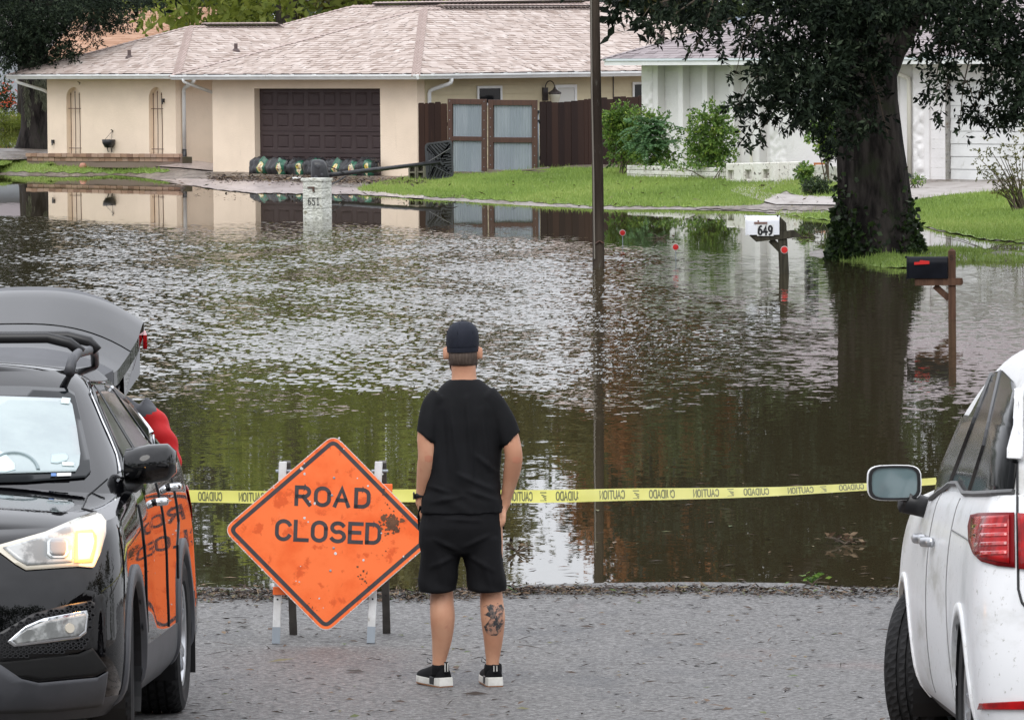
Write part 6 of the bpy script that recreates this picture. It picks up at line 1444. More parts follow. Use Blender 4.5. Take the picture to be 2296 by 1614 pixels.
suv.seam('chrome_strip', [(-.55, 1.16), (-1.2, 1.185), (-2.6, 1.225), (-3.05, 1.29)], M_CHROME, .014, .004)
suv.seam('chrome_strip', [(-2.7, 1.525), (-2.98, 1.475), (-3.14, 1.39), (-3.08, 1.30)], M_CHROME, .018, .006)
suv.seam('window_trim', [(-.64, 1.19), (-.82, 1.26), (-1.04, 1.40), (-1.24, 1.52), (-1.5, 1.57), (-2.6, 1.55)], M_CHROME, .010, .006)
suv.seam('door_seam', [(-.55, 1.05), (-.50, .9), (-.52, .5)], M_TRIM); suv.seam('door_seam', [(-1.66, 1.12), (-1.64, .9), (-1.64, .46)], M_TRIM); suv.seam('door_seam', [(-2.58, 1.15), (-2.5, .9), (-2.3, .8), (-2.24, .5)], M_TRIM)
suv.seam('bonnet_seam', [(-300, 1245), (-100, 1242), (0, 1224), (60, 1208), (120, 1190), (172, 1163), (215, 1148)], M_TRIM, .010, .002, suv.hit); suv.seam('bonnet_seam', [(215, 1148), (184, 1140), (196, 1112), (240, 1074)], M_TRIM, .008, .002, suv.hit)
# lamps and grilles
hl = suv.px('headlamp', [(-26, 1229), (0, 1223), (101, 1195), (173, 1164), (213, 1151), (228, 1156), (237, 1169), (235, 1198), (222, 1244), (208, 1274), (173, 1271), (58, 1279), (35, 1266), (0, 1240)], M_LENSB, .006)
suv.px('lens', [(6, 1231), (101, 1206), (160, 1180), (165, 1200), (160, 1262), (60, 1270), (38, 1258)], M_LENS, .011)
suv.px('projector_bezel', [(104, 1218), (112, 1211), (144, 1211), (151, 1218), (150, 1248), (143, 1255), (113, 1255), (104, 1248)], mat('bezel_grey', (.55, .56, .55), .15, metal=.5), .015, cuts=2)
suv.px('projector', [(110, 1220), (115, 1216), (140, 1216), (145, 1220), (145, 1244), (139, 1249), (115, 1249), (110, 1244)], mat('projector_glass', (.22, .22, .22), .06, coat=1), .019, cuts=2)
suv.px('indicator', [(168, 1196), (204, 1192), (213, 1205), (212, 1228), (203, 1262), (164, 1264)], M_LIT, .012, cuts=2, mirror=False); suv.px('indicator_glow', [(172, 1202), (203, 1200), (206, 1218), (196, 1256), (172, 1258)], M_LITC, .016, cuts=2, mirror=False)
pl_ = bpy.data.lights.new('indicator_light', 'POINT'); pl_.energy = 5.0; pl_.color = (1, .42, .08); pl_.shadow_soft_size = .04
q = suv.hit(196, 1232); lo_ = bpy.data.objects.new('indicator_light', pl_); C.objects.link(lo_); lo_.parent = suv.root; lo_.location = q[0] + q[1] * .09
fs_ = suv.px('fog_surround', [(-60, 1432), (0, 1417), (72, 1375), (140, 1357), (202, 1346), (211, 1351), (206, 1408), (190, 1454), (173, 1462), (6, 1482), (-40, 1462)], M_TRIM, .004)
mb = MB(); M_HEX = mat('grille_plastic', (.020, .020, .022), .45)
def inpoly(x, y, P):
    c = False
    for (a, b), (d, e) in zip(P, P[1:] + P[:1]):
        if (b > y) != (e > y) and x < (d - a) * (y - b) / (e - b) + a: c = not c
    return c
fog_out = [(-50, 1432), (4, 1420), (72, 1380), (140, 1362), (200, 1350), (206, 1355), (201, 1406), (186, 1450), (172, 1457), (8, 1476)]; fog_in = [(12, 1438), (55, 1402), (95, 1384), (189, 1366), (195, 1379), (190, 1420), (173, 1434), (30, 1452)]
for r_ in range(15):
    for c in range(22):
        x, y = -44 + c * 12 + (r_ % 2) * 6, 1352 + r_ * 9
        if inpoly(x, y, fog_out) and not inpoly(x, y, fog_in):
            ring = [suv.hit(x + 6.4 * math.cos(R(60 * k)), y + 5.0 * math.sin(R(60 * k))) for k in range(6)]; ri = [suv.hit(x + 4.4 * math.cos(R(60 * k)), y + 3.3 * math.sin(R(60 * k))) for k in range(6)]
            mb.rings([[p + n * .004 for p, n in ring], [p + n * .016 for p, n in ring], [p + n * .016 for p, n in ri], [p + n * .006 for p, n in ri]], caps=False)
mb.build('honeycomb', M_HEX, suv.root, kind='stuff')
fl = suv.px('fog_lamp', [(15, 1438), (56, 1403), (95, 1386), (189, 1368), (192, 1379), (188, 1418), (173, 1431), (31, 1449)], M_CHROME, .016); suv.px('fog_lens', [(26, 1436), (60, 1409), (96, 1393), (184, 1375), (186, 1382), (182, 1414), (170, 1425), (36, 1443)], M_LENS, .021)
q = suv.hit(151, 1408); mb = MB(); mb.lathe([(0, .03), (.02, .03), (.022, .015), (.022, 0)], q[0], q[1], 14); mb.build('fog_bulb', M_LENSB, suv.root)
suv.px('lower_intake', [(-120, 1490), (8, 1483), (173, 1466), (206, 1452), (240, 1498), (216, 1512), (86, 1524), (49, 1516)], mat('intake_black', (.003, .003, .003), .8), .004)
suv.px('bumper_skid', [(-160, 1500), (0, 1488), (48, 1520), (86, 1529), (216, 1517), (239, 1504), (236, 1530), (228, 1580), (120, 1592), (-160, 1600)], M_CLAD, .007)
mb = MB(); q = suv.hit(-120, 1290); mb.lathe([(.0, .012), (.06, .012), (.07, .0)], q[0], q[1], 18); mb.build('badge', M_CHROME, suv.root)
for k in range(4): suv.seam('grille_bar', [(-330, 1300 + 26 * k), (-170, 1300 + 26 * k), (-28 + 8 * k, 1296 + 26 * k)], M_CHROME, .022, .006, suv.hit)
# mirrors, handles, rails
for sg in (1, -1):
    mb = MB(); rows = []
    for t, w_, hgt, dx in ((0, .03, .05, .02), (.05, .075, .08, .03), (.5, .095, .09, .02), (.85, .09, .085, 0), (1, .045, .05, -.03)):
        c = Vector((-.66 + dx, sg * (.835 + .225 * t), 1.21 + .02 * t)); rows.append([c + Vector((w_ * math.cos(a), 0, hgt * math.sin(a) * (1.0 if math.sin(a) > 0 else .9))) for a in np.linspace(0, 2 * math.pi, 20, endpoint=False)])
    mb.rings(rows); mi = mb.build('wing_mirror', M_BLKP, suv.root, smooth=True)
    mb = MB(); mb.tube([(-.62, sg * .79, 1.10), (-.64, sg * .84, 1.125), (-.66, sg * .89, 1.16)], [.055, .05, .045], 10); mb.build('mirror_arm', M_TRIM, mi, smooth=True)
    for x in (-1.42, -2.36):
        p, n = suv.side_hit(x, 1.035 + (.035 if x < -2 else 0), sg); mb = MB(); mb.rings([[p + Vector((dx, sg * (.012 + .036 * (1 - (dx / .12) ** 2) * (1 if k else 1)), 0)) + Vector((0, sg * .012 * math.cos(a), .018 * math.sin(a))) for k, a in enumerate(np.linspace(0, 2 * math.pi, 10, endpoint=False))] for dx in (-.12, -.09, -.04, .0, .04, .09, .12)]); mb.build('door_handle', M_CHROME, suv.root, smooth=True)
    mb = MB(); mb.tube([(-1.18, sg * .545, 1.62), (-1.26, sg * .55, 1.675), (-1.5, sg * .55, 1.70), (-2.6, sg * .50, 1.705), (-3.0, sg * .475, 1.685), (-3.12, sg * .465, 1.63)], [.026, .022, .018, .018, .02, .02], 8, flat=1.2); mb.build('roof_rail', M_CLAD, suv.root, smooth=True)
for x in (-1.62, -2.5):
    mb = MB(); mb.tube([(x, -.55 - .02 * x - .04, 1.70), (x, -.50, 1.745), (x, -.40, 1.77), (x, .40, 1.77), (x, .50, 1.745), (x, .55 + .02 * x + .04, 1.70)], .019, 8, flat=1.3); mb.build('roof_bar', M_TRIM, suv.root, smooth=True)
mb = MB(); mb.tube([(-2.9, -.12, 1.69), (-2.95, -.12, 1.70), (-3.0, -.12, 1.76)], [.05, .03, .006], 8); mb.build('antenna_fin', M_TRIM, suv.root)
# raised tailgate
def gate_pt(s_, y, k=0.0):
    w_ = np.interp(s_, [0, .25, .8, 1.15, 1.3], [.47, .53, .585, .585, .54]); q = min(1.0, abs(y))
    x = -3.28 - s_ * .965; z = 1.655 + np.interp(s_, [0, .3, .7, 1.05, 1.3], [.0, .07, .20, .315, .36]) - .17 * q ** 2.6 * np.interp(s_, [0, .5, 1.3], [.6, .8, 1])
    return Vector((x, y * w_, z + k))
ys_ = np.linspace(-1, 1, 25)
def gate_part(name, s0, s1, m, k=0.0, n=8):
    mb = MB(); S_ = np.linspace(s0, s1, n); rows = [[gate_pt(s_, y, k) for y in ys_] for s_ in S_]; low = [[gate_pt(s_, y, k - .07) for y in ys_] for s_ in S_]
    mb.rings([r_ + l[::-1] for r_, l in zip(rows, low)]); o = mb.build(name, m, tg, smooth=False); return autosmooth(o, 50)
tg = thing('tailgate', None, None); tg.parent = suv.root
gate_part('spoiler', 0, .20, M_CLAD, .012); gate_part('rear_glass', .205, .60, mat('rear_glass', (.012, .013, .015), .05, spec=.6), .0); gate_part('gate_panel', .605, 1.14, M_BLKP, .004); gate_part('plate_recess', 1.145, 1.30, M_CLAD, -.006)
for sg in (1, -1):
    mb = MB(); mb.prism([gate_pt(.42, sg * 1.0, -.01), gate_pt(.95, sg * 1.0, -.01), gate_pt(1.25, sg * 1.0, -.01), gate_pt(1.25, sg * 1.0, -.13), gate_pt(.9, sg * 1.0, -.20), gate_pt(.5, sg * .98, -.20)], (0, -sg * .05, 0)); mb.build('gate_side', M_BLKP, tg)
    mb = MB(); mb.prism([gate_pt(1.06, sg * 1.005, -.05), gate_pt(1.23, sg * 1.005, -.05), gate_pt(1.23, sg * 1.005, -.11), gate_pt(1.06, sg * 1.005, -.12)], (0, sg * .02, 0)); mb.build('tail_lamp', M_REDL, tg)
    mb = MB(); mb.tube([(-3.38, sg * .50, 1.30), gate_pt(.62, sg * .92, -.1)], .012, 6); mb.build('gas_strut', M_TRIM, tg)
    suv.side('tail_lamp', [(-3.30, 1.02), (-3.50, 1.06), (-3.66, .98), (-3.66, .88), (-3.45, .86)], M_REDL, .006) if sg > 0 else None
mb = MB(); mb.box(-3.5, -1.4, -.62, .62, .62, .66); mb.build('cargo_floor', M_TRIM, suv.root)

# ------------------------------------------------------------------ the white minivan, seen from behind
r_ax = Vector((2.655, 21.02, 0)); f_ax = Vector((2.655, 24.02, 0)); f_ax.z, r_ax.z = road_z(24.02), road_z(21.02)
fx = (f_ax - r_ax).normalized(); fy = Vector((0, 0, 1)).cross(fx).normalized(); fz = fx.cross(fy)
VM = Matrix(((fx.x, fy.x, fz.x, r_ax.x), (fx.y, fy.y, fz.y, r_ax.y), (fx.z, fy.z, fz.z, r_ax.z), (0, 0, 0, 1)))
van = Car('white_minivan', 'wet white minivan seen from behind with its front wheels turned', 'car', VM,
          [(.21, 3.84, .70, .88, 2.5, -1.02, .42, 2.6), (.32, 3.96, .75, .965, 2.6, -1.10, .45, 2.7), (.50, 4.02, .8, .995, 2.6, -1.13, .50, 2.7), (.72, 4.0, .8, 1.0, 2.6, -1.10, .50, 2.7), (.92, 3.88, .75, .985, 2.6, -1.06, .50, 2.7), (1.06, 3.68, .7, .955, 2.6, -1.03, .50, 2.7), (1.12, 3.48, .6, .925, 2.6, -1.0, .48, 2.7)],
          ([-1.1, 0, 2.2, 4], [.05, .03, .0, -.10]), ([-1, 2.4, 3.6], [.05, .10, .03]),
          [(0, 2.95, .8, .925, 2.3, -.98, .46, 2.6), (.30, 2.62, .8, .905, 2.3, -.93, .46, 2.6), (.65, 2.25, .8, .845, 2.3, -.84, .44, 2.6), (1.64, 1.80, .7, .725, 2.3, -.70, .40, 2.6), (1.715, 1.62, .7, .60, 2.5, -.62, .40, 2.6)], .035)
def kv(x, y, z): return not (abs(y) > .62 and ((x - 3.0) ** 2 + (z - .345) ** 2 < .385 ** 2 or x * x + (z - .345) ** 2 < .375 ** 2))
van.shell('body', van.tub, M_WHTP, lambda x, y, z: kv(x, y, z) and z > .27); van.shell('lower_trim', van.tub, M_CLAD, lambda x, y, z: kv(x, y, z) and z <= .27)
van.shell('bonnet', van.deck, M_WHTP); van.shell('cabin', van.gh, M_WHTP); van.shell('roof', van.rf, M_WHTP)
mb = MB(); mb.box(-.95, 3.7, -.80, .80, .15, .25); mb.build('underbody', M_TRIM, van.root)
van.arch('wheel_arch', 0, .345, .36, .405, M_WHTP, .010); van.arch('wheel_arch', 3.0, .345, .37, .41, M_WHTP, .008)
van.wheel(0, .87, .345, .345, .225, .225); van.wheel(3.0, .875, .345, .345, .225, .225, steer=-24)
M_TINTV = mat('dark_side_glass', (.004, .0045, .005), rough=.14, spec=.10)
sg_ = van.px('side_glass', [(2096, 1112), (2113, 1043), (2161, 932), (2203, 854), (2224, 838), (2251, 833), (2276, 858), (2281, 884), (2272, 958), (2260, 1022), (2263, 1034), (2284, 1036), (2275, 1100), (2166, 1105), (2155, 1083), (2134, 1081)], M_TINTV, .006)
van.seam('glass_trim', [(2090, 1120), (2134, 1084), (2152, 1084), (2166, 1108), (2276, 1103)], mat('grey_trim', (.09, .09, .09), .5), .022, .008, van.hit)
van.seam('window_pillar', [(2136, 1080), (2186, 950), (2226, 842)], M_TRIM, .022, .006, van.hit); van.seam('window_pillar', [(2178, 1100), (2210, 1000), (2246, 836)], M_TRIM, .020, .006, van.hit)
van.px('pillar_panel', [(2288, 880), (2284, 960), (2270, 1012), (2270, 1032), (2300, 1034), (2302, 880)], M_WHTP, .022, cuts=4, thick=.012, mirror=False)
tl = van.px('tail_lamp', [(2181, 1155), (2200, 1151), (2277, 1150), (2278, 1273), (2240, 1269), (2205, 1259), (2187, 1242), (2177, 1215), (2175, 1180)], M_REDD, .008)
van.px('tail_lens', [(2186, 1160), (2268, 1156), (2268, 1264), (2210, 1253), (2190, 1236), (2182, 1205)], M_REDL, .013); van.px('tail_lamp', [(2286, 1152), (2390, 1156), (2390, 1282), (2288, 1276)], M_REDL, .010)
for y in (1178, 1198, 1218, 1238): van.px('brake_band', [(2190 + (y - 1178) * .1, y), (2264, y - 3), (2264, y + 6), (2190 + (y - 1178) * .1, y + 8)], mat('tail_bright', (.60, .012, .010), .12, coat=1, col2=(.34, .006, .006), nscale=24), .016, cuts=2)
van.seam('tailgate_seam', [(2282, 1036), (2282, 1150), (2284, 1320), (2292, 1350), (2310, 1372)], M_TRIM, .010, .002, van.hit)
van.px('bumper_reflector', [(2202, 1575), (2296, 1570), (2380, 1570), (2380, 1588), (2296, 1589), (2198, 1589)], M_REDL, .010)
def rear_hit(y, z):
    h = van.bvh.ray_cast(Vector((-4, y, z)), Vector((1, 0, 0))); return (h[0], h[1] if h[1].x < 0 else -h[1]) if h[0] is not None else van.bvh.find_nearest(Vector((-.9, y, z)))[:2]
van._patch('rear_window', [(-.60, 1.24), (.60, 1.24), (.56, 1.5), (.50, 1.60), (-.50, 1.60), (-.56, 1.5)], rear_hit, M_TINT, .008, None, 3, .004, False)
van._patch('number_plate', [(-.16, .80), (.16, .80), (.16, .95), (-.16, .95)], rear_hit, M_WHITE, .008, None, 2, .004, False)
M_GAP = mat('panel_gap', (.20, .20, .20), .6); van.seam('door_seam', [(.70, 1.12), (.66, .8), (.52, .45), (.50, .3)], M_GAP, .006, .001); van.seam('door_seam', [(1.72, 1.12), (1.70, .7), (1.68, .32)], M_GAP, .006, .001); van.seam('door_rail', [(-.42, .98), (.0, .99), (.66, 1.0)], M_GAP, .008, .001)
for sg in (1, -1):
    for x in (1.5, 1.92):
        p, n = van.side_hit(x, .93, sg); mb = MB(); mb.rings([[p + Vector((dx, sg * (.014 + .034 * (1 - (dx / .11) ** 2)), 0)) + Vector((0, sg * .012 * math.cos(a), .02 * math.sin(a))) for a in np.linspace(0, 2 * math.pi, 10, endpoint=False)] for dx in (-.11, -.08, -.03, .03, .08, .11)]); mb.build('door_handle', M_SILV, van.root, smooth=True)
    # wing mirror
    c = Vector((2.22, sg * 1.09, 1.15)); n = 24
    def sq(a, ex): return (math.copysign(abs(math.cos(a)) ** ex, math.cos(a)), math.copysign(abs(math.sin(a)) ** ex, math.sin(a)))
    def ringm(dx, k): return [c + Vector((dx, sg * .112 * k * sq(a, .5)[0],   .074 * k * sq(a, .5)[1])) for a in np.linspace(0, 2 * math.pi, n, endpoint=False)]
    mb = MB(); mb.rings([ringm(.14, .45), ringm(.11, .8), ringm(.05, .98), ringm(-.02, 1.0), ringm(-.022, .93)], caps=True); mi = mb.build('wing_mirror', M_WHTP, van.root, smooth=True)
    mb = MB(); mb.rings([ringm(-.018, .97), ringm(-.034, .95), ringm(-.034, .84), ringm(-.024, .83)], caps=False); mb.build('mirror_surround', M_TRIM, mi)
    mb = MB(); mb.rings([ringm(-.025, .85), ringm(-.027, .84)]); mb.build('mirror_glass', mat('mirror_glass', (.13, .19, .20), .05, metal=.0, spec=.9, coat=1.0), mi)
    mb = MB(); mb.tube([c + Vector((.0, -sg * .04, -.075)), c + Vector((.04, -sg * .12, -.10)), c + Vector((.10, -sg * .21, -.12))], [.05, .045, .05], 10); mb.build('mirror_arm', M_TRIM, mi, smooth=True)
    mb = MB(); p, n_ = van.side_hit(3.55, .62, sg); mb.lathe([(.03, 0), (.025, .01), (0, .012)], p, n_, 10); mb.build('side_marker', mat('amber', (.6, .12, .02), .2), van.root)
# ================================================================== people
def ring_e(c, rx, ry, n=20, tilt=0.0, ex=2.0):
    c = Vector(c); out = []
    for k in range(n):
        a = 2 * math.pi * k / n; x = rx * math.copysign(abs(math.cos(a)) ** (2 / ex), math.cos(a)); y = ry * math.copysign(abs(math.sin(a)) ** (2 / ex), math.sin(a)); out.append(c + Vector((x, y, tilt * x)))
    return out
def limb(mb, pts, n=14):
    """tapering limb through (centre, radius) joints, smoothed"""
    P = [(Vector(p), r_) for p, r_ in pts]; st = []
    for i in range(len(P) - 1):
        p0, p1, p2, p3 = P[max(i - 1, 0)], P[i], P[i + 1], P[min(i + 2, len(P) - 1)]
        for k in range(4):
            t = k / 4; cr = lambda a, b, c, d: .5 * ((2 * b) + (c - a) * t + (2 * a - 5 * b + 4 * c - d) * t * t + (3 * b - a - 3 * c + d) * t ** 3)
            st.append((cr(p0[0], p1[0], p2[0], p3[0]), cr(p0[1], p1[1], p2[1], p3[1])))
    st.append(P[-1]); mb.tube([s[0] for s in st], [s[1] for s in st], n)
def fuse(mb, name, m, parent, voxel=.010, sm=6, wrinkle=None):
    """the lofted parts grown together into one continuous skin"""
    me = bpy.data.meshes.new('tmp'); me.from_pydata([tuple(p) for p in mb.v], [], mb.f); o = bpy.data.objects.new('tmp', me); C.objects.link(o)
    bm = bmesh.new(); bm.from_mesh(me); bmesh.ops.recalc_face_normals(bm, faces=bm.faces); bm.to_mesh(me); bm.free()
    r_ = o.modifiers.new('r', 'REMESH'); r_.mode = 'VOXEL'; r_.voxel_size = voxel
    q = o.modifiers.new('s', 'SMOOTH'); q.iterations = sm; q.factor = .5
    dg = bpy.context.evaluated_depsgraph_get(); dg.update(); me2 = bpy.data.meshes.new_from_object(o.evaluated_get(dg)); bpy.data.objects.remove(o); me2.name = name
    if wrinkle:
        co = np.empty(len(me2.vertices) * 3); me2.vertices.foreach_get('co', co); co = co.reshape(-1, 3); no = np.empty(len(co) * 3); me2.vertices.foreach_get('normal', no); no = no.reshape(-1, 3)
        d = np.array([wrinkle(*p) for p in co]); co = co + no * d[:, None]; me2.vertices.foreach_set('co', co.ravel()); me2.update()
    me2.materials.clear(); return link(name, me2, m, parent, True)
M_SKIN = mat('skin', (.50, .245, .150), rough=.5, spec=.35, col2=(.56, .30, .19), nscale=7, bump=.08, bscale=120, bdist=.002, stains=[((.43, .17, .115), 9, (1, 1, .7), .60, .74)])
M_SKINN = mat('sunburnt_skin', (.52, .225, .14), rough=.55, spec=.35)
M_TEE = mat('black_jersey', (.0055, .0057, .0066), rough=.8, spec=.18, col2=(.0095, .0098, .0115), nscale=3, bump=.15, bscale=260, bdist=.001)
M_SHORT = mat('black_shorts_cloth', (.0065, .0065, .0075), rough=.85, spec=.15, col2=(.010, .010, .0115), nscale=4, bump=.15, bscale=260, bdist=.001)
M_CAP = mat('navy_cap_cloth', (.010, .012, .020), rough=.75, spec=.25, col2=(.014, .017, .028), nscale=6)
M_HAIR = mat('brown_hair', (.055, .036, .026), rough=.7, col2=(.10, .072, .055), nscale=90, nstretch=(1, 1, .15), bump=.5, bscale=150, bstretch=(1, 1, .15), bdist=.004)
M_BEARD = mat('grey_stubble', (.38, .29, .24), rough=.8, col2=(.25, .18, .14), nscale=120)
M_SOLE = mat('white_sole', (.68, .67, .63), rough=.6, col2=(.56, .55, .51), nscale=12)
M_GUM = mat('gum_sole', (.30, .13, .05), rough=.6)
fp = G(1041, 1537, False)
man = thing('person', 'man in black cap, T-shirt and shorts standing with hands in pockets, seen from behind', 'person', fp, R(0))
def hand(mb, wr, d, side, lateral, curl=.5):
    """palm, four unequal bent fingers and a thumb that leaves the side of the palm"""
    wr, d, lat = Vector(wr), Vector(d).normalized(), Vector(lateral).normalized(); nrm = d.cross(lat).normalized()
    p1 = wr + d * .045; p2 = wr + d * .09
    mb.rings([[c + lat * (rx * math.cos(a)) + nrm * (ry * math.sin(a)) for a in np.linspace(0, 2 * math.pi, 12, endpoint=False)] for c, rx, ry in ((wr, .027, .022), (p1, .038, .020), (p2, .041, .017), (p2 + d * .008, .036, .013))])
    for k, (o, L_) in enumerate(((-.030, .070), (-.010, .079), (.010, .074), (.029, .058))):
        a = p2 + lat * o; b = a + d * L_ * .42 + nrm * .008 * curl; c = b + d * L_ * .30 + nrm * .022 * curl; e = c + d * L_ * .22 + nrm * .024 * curl; mb.tube([a - d * .02, a, b, c, e], [.009, .0098, .0092, .0085, .0065], 8)
    a = wr + d * .025 - lat * .026 * side; b = a - lat * .030 * side + d * .025 + nrm * .01; c = b - lat * .008 * side + d * .03 + nrm * .008; mb.tube([wr + d * .02 - lat * .01 * side, a, b, c, c + d * .018], [.014, .014, .0125, .0105, .008], 8)
mb = MB()
mb.rings([ring_e((.003, 0, .86), .150, .105), ring_e((.004, 0, .98), .150, .10), ring_e((.006, 0, 1.15), .155, .105), ring_e((.01, 0, 1.32), .165, .105), ring_e((.012, 0, 1.42), .16, .085), ring_e((.012, .0, 1.47), .11, .07), ring_e((.013, .0, 1.51), .068, .064)])
mb.rings([ring_e((.015, 0, 1.44), .07, .065), ring_e((.014, .004, 1.50), .064, .064), ring_e((.012, .012, 1.555), .061, .066), ring_e((.009, .018, 1.60), .062, .078)])
mb.rings([ring_e((.009, .075, 1.525), .025, .02), ring_e((.009, .06, 1.545), .045, .048), ring_e((.009, .042, 1.58), .062, .078), ring_e((.008, .03, 1.62), .070, .092), ring_e((.007, .022, 1.67), .0735, .098), ring_e((.007, .02, 1.72), .0725, .097), ring_e((.007, .018, 1.76), .060, .082), ring_e((.007, .018, 1.785), .03, .045)])
mb.rings([ring_e((.009, .118, 1.605), .016, .012), ring_e((.009, .126, 1.615), .018, .020), ring_e((.009, .118, 1.64), .010, .014), ring_e((.009, .112, 1.665), .007, .01)])      # nose
for sg in (-1, 1):
    mb.rings([[Vector((.008 + sg * (.077 + o), .006 + ry * math.cos(a) - .2 * o, 1.648 + rz * math.sin(a) + .006 * math.cos(a))) for a in np.linspace(0, 2 * math.pi, 12, endpoint=False)] for o, ry, rz in ((-.01, .018, .026), (.006, .02, .032), (.016, .019, .034), (.022, .012, .025))])
# legs
limb(mb, [((-.085, 0, .92), .10), ((-.098, 0, .75), .088), ((-.104, 0, .58), .068), ((-.106, .0, .485), .058), ((-.107, -.006, .42), .060), ((-.104, -.022, .34), .0625), ((-.108, -.010, .24), .052), ((-.118, .0, .165), .041), ((-.124, .0, .115), .0345), ((-.124, .0, .06), .039)])
limb(mb, [((.090, 0, .92), .10), ((.112, 0, .75), .088), ((.128, 0, .58), .068), ((.136, .0, .485), .057), ((.139, -.006, .42), .059), ((.145, -.022, .34), .0615), ((.146, -.010, .24), .050), ((.143, .0, .165), .040), ((.141, .0, .115), .0335), ((.141, .0, .06), .038)])
for (x, yaw) in ((-.124, R(27)), (.141, R(10))):
    d = Vector((-math.sin(yaw), math.cos(yaw), 0)); b = Vector((x, 0, 0)); mb.rings([ring_e(b - d * .045 + Vector((0, 0, .06)), .034, .02), ring_e(b + d * .03 + Vector((0, 0, .05)), .036, .03), ring_e(b + d * .11 + Vector((0, 0, .035)), .034, .03)], caps=True)
# arms
limb(mb, [((-.125, -.01, 1.415), .055), ((-.155, -.03, 1.34), .053), ((-.172, -.045, 1.24), .050), ((-.172, -.055, 1.15), .0465), ((-.180, -.035, 1.08), .0455), ((-.192, -.012, 1.00), .037), ((-.205, .005, .935), .0285), ((-.207, .010, .905), .029)])
limb(mb, [((.150, -.01, 1.415), .055), ((.195, -.03, 1.34), .053), ((.234, -.045, 1.24), .048), ((.254, -.055, 1.15), .0455), ((.248, -.035, 1.08), .0445), ((.232, -.012, 1.00), .036), ((.214, .005, .925), .0285), ((.210, .010, .895), .029)])
hand(mb, (-.207, .010, .905), (.22, .12, -1), -1, (.1, 1, .1)); hand(mb, (.210, .010, .895), (-.42, .12, -1), 1, (-.1, 1, .1))
body = fuse(mb, 'body', M_SKIN, man, .0085, 5)
def cloth(x, y, z):
    fold = lambda ax, az, bx, bz, w_: (lambda t: math.exp(-(((x - ax - (bx - ax) * t) ** 2 + (z - az - (bz - az) * t) ** 2) / w_ ** 2)) * math.sin(math.pi * (.1 + .8 * t)))(max(0, min(1, ((x - ax) * (bx - ax) + (z - az) * (bz - az)) / ((bx - ax) ** 2 + (bz - az) ** 2))))
    F_ = sum(a * fold(*q) for a, q in ((.012, (.03, 1.44, .05, 1.05, .012)), (.010, (-.05, 1.40, -.02, 1.10, .011)), (.011, (.10, 1.38, .13, 1.08, .012)), (-.009, (-.09, 1.36, -.08, 1.02, .014)), (.012, (.16, .93, .02, .98, .012)), (.011, (.15, .98, -.02, 1.06, .012)), (.010, (-.15, .92, .0, .95, .011)), (.009, (-.16, 1.0, -.06, .97, .010)), (-.008, (.07, 1.30, .07, 1.0, .014)), (.010, (.17, 1.06, .06, 1.16, .012)), (.008, (-.12, 1.20, -.16, 1.06, .012)))) if y < .02 else 0
    return F_ + .0035 * math.sin(x * 34 + 5 * math.sin(z * 7) + 9 * z) * (.4 + .6 * max(0, math.sin(z * 5 + x * 6))) * min(1, max(0, (1.42 - z) * 3)) + .003 * mnoise.noise(Vector((x * 16, y * 16, z * 5))) + .0028 * max(0, 1 - abs(z - .95) / .10) * math.sin(z * 80 + x * 26 + 2 * math.sin(x * 20)) + .0022 * math.sin(x * 55 + z * 13)
mb = MB()
mb.rings([ring_e((-.006, 0, .862), .206, .148, 28, 0, 2.3), ring_e((-.004, 0, .90), .202, .144, 28, 0, 2.3), ring_e((.000, 0, .97), .193, .134, 28, 0, 2.3), ring_e((.008, 0, 1.06), .180, .128, 28, 0, 2.3), ring_e((.016, 0, 1.20), .183, .128, 28, 0, 2.3), ring_e((.020, 0, 1.30), .186, .126, 28, 0, 2.3), ring_e((.020, 0, 1.38), .178, .116, 28, 0, 2.3), ring_e((.018, 0, 1.435), .160, .104, 28), ring_e((.016, 0, 1.478), .125, .090, 28), ring_e((.015, 0, 1.507), .095, .079, 28), ring_e((.015, 0, 1.522), .076, .072, 28)])
limb(mb, [((-.10, -.01, 1.415), .078), ((-.134, -.02, 1.385), .064), ((-.158, -.035, 1.32), .060), ((-.171, -.045, 1.25), .059), ((-.174, -.046, 1.240), .062)], 18)
limb(mb, [((.12, -.01, 1.415), .078), ((.162, -.02, 1.385), .065), ((.206, -.035, 1.31), .061), ((.238, -.045, 1.235), .058), ((.243, -.046, 1.225), .061)], 18)
tee = fuse(mb, 't_shirt', M_TEE, man, .0080, 5, cloth)
def cloth2(x, y, z):
    def fold(ax, az, bx, bz, w_): t = max(0, min(1, ((x - ax) * (bx - ax) + (z - az) * (bz - az)) / ((bx - ax) ** 2 + (bz - az) ** 2))); return math.exp(-(((x - ax - (bx - ax) * t) ** 2 + (z - az - (bz - az) * t) ** 2) / w_ ** 2)) * math.sin(math.pi * (.1 + .8 * t))
    F_ = sum(a * fold(*q) for a, q in ((.011, (-.01, .68, -.14, .74, .011)), (.010, (.0, .70, .14, .76, .011)), (.010, (-.03, .66, -.16, .60, .012)), (.010, (.02, .66, .15, .58, .012)), (.009, (-.12, .66, -.10, .50, .011)), (.009, (.10, .64, .13, .50, .011)), (.008, (-.08, .84, .09, .83, .010)))) if y < .03 else 0
    return F_ + .004 * math.sin(x * 30 + z * 22 + 3 * math.sin(z * 14)) * max(0, min(1, (.86 - z) * 5)) + .003 * mnoise.noise(Vector((x * 14, y * 14, z * 7)))
mb = MB()
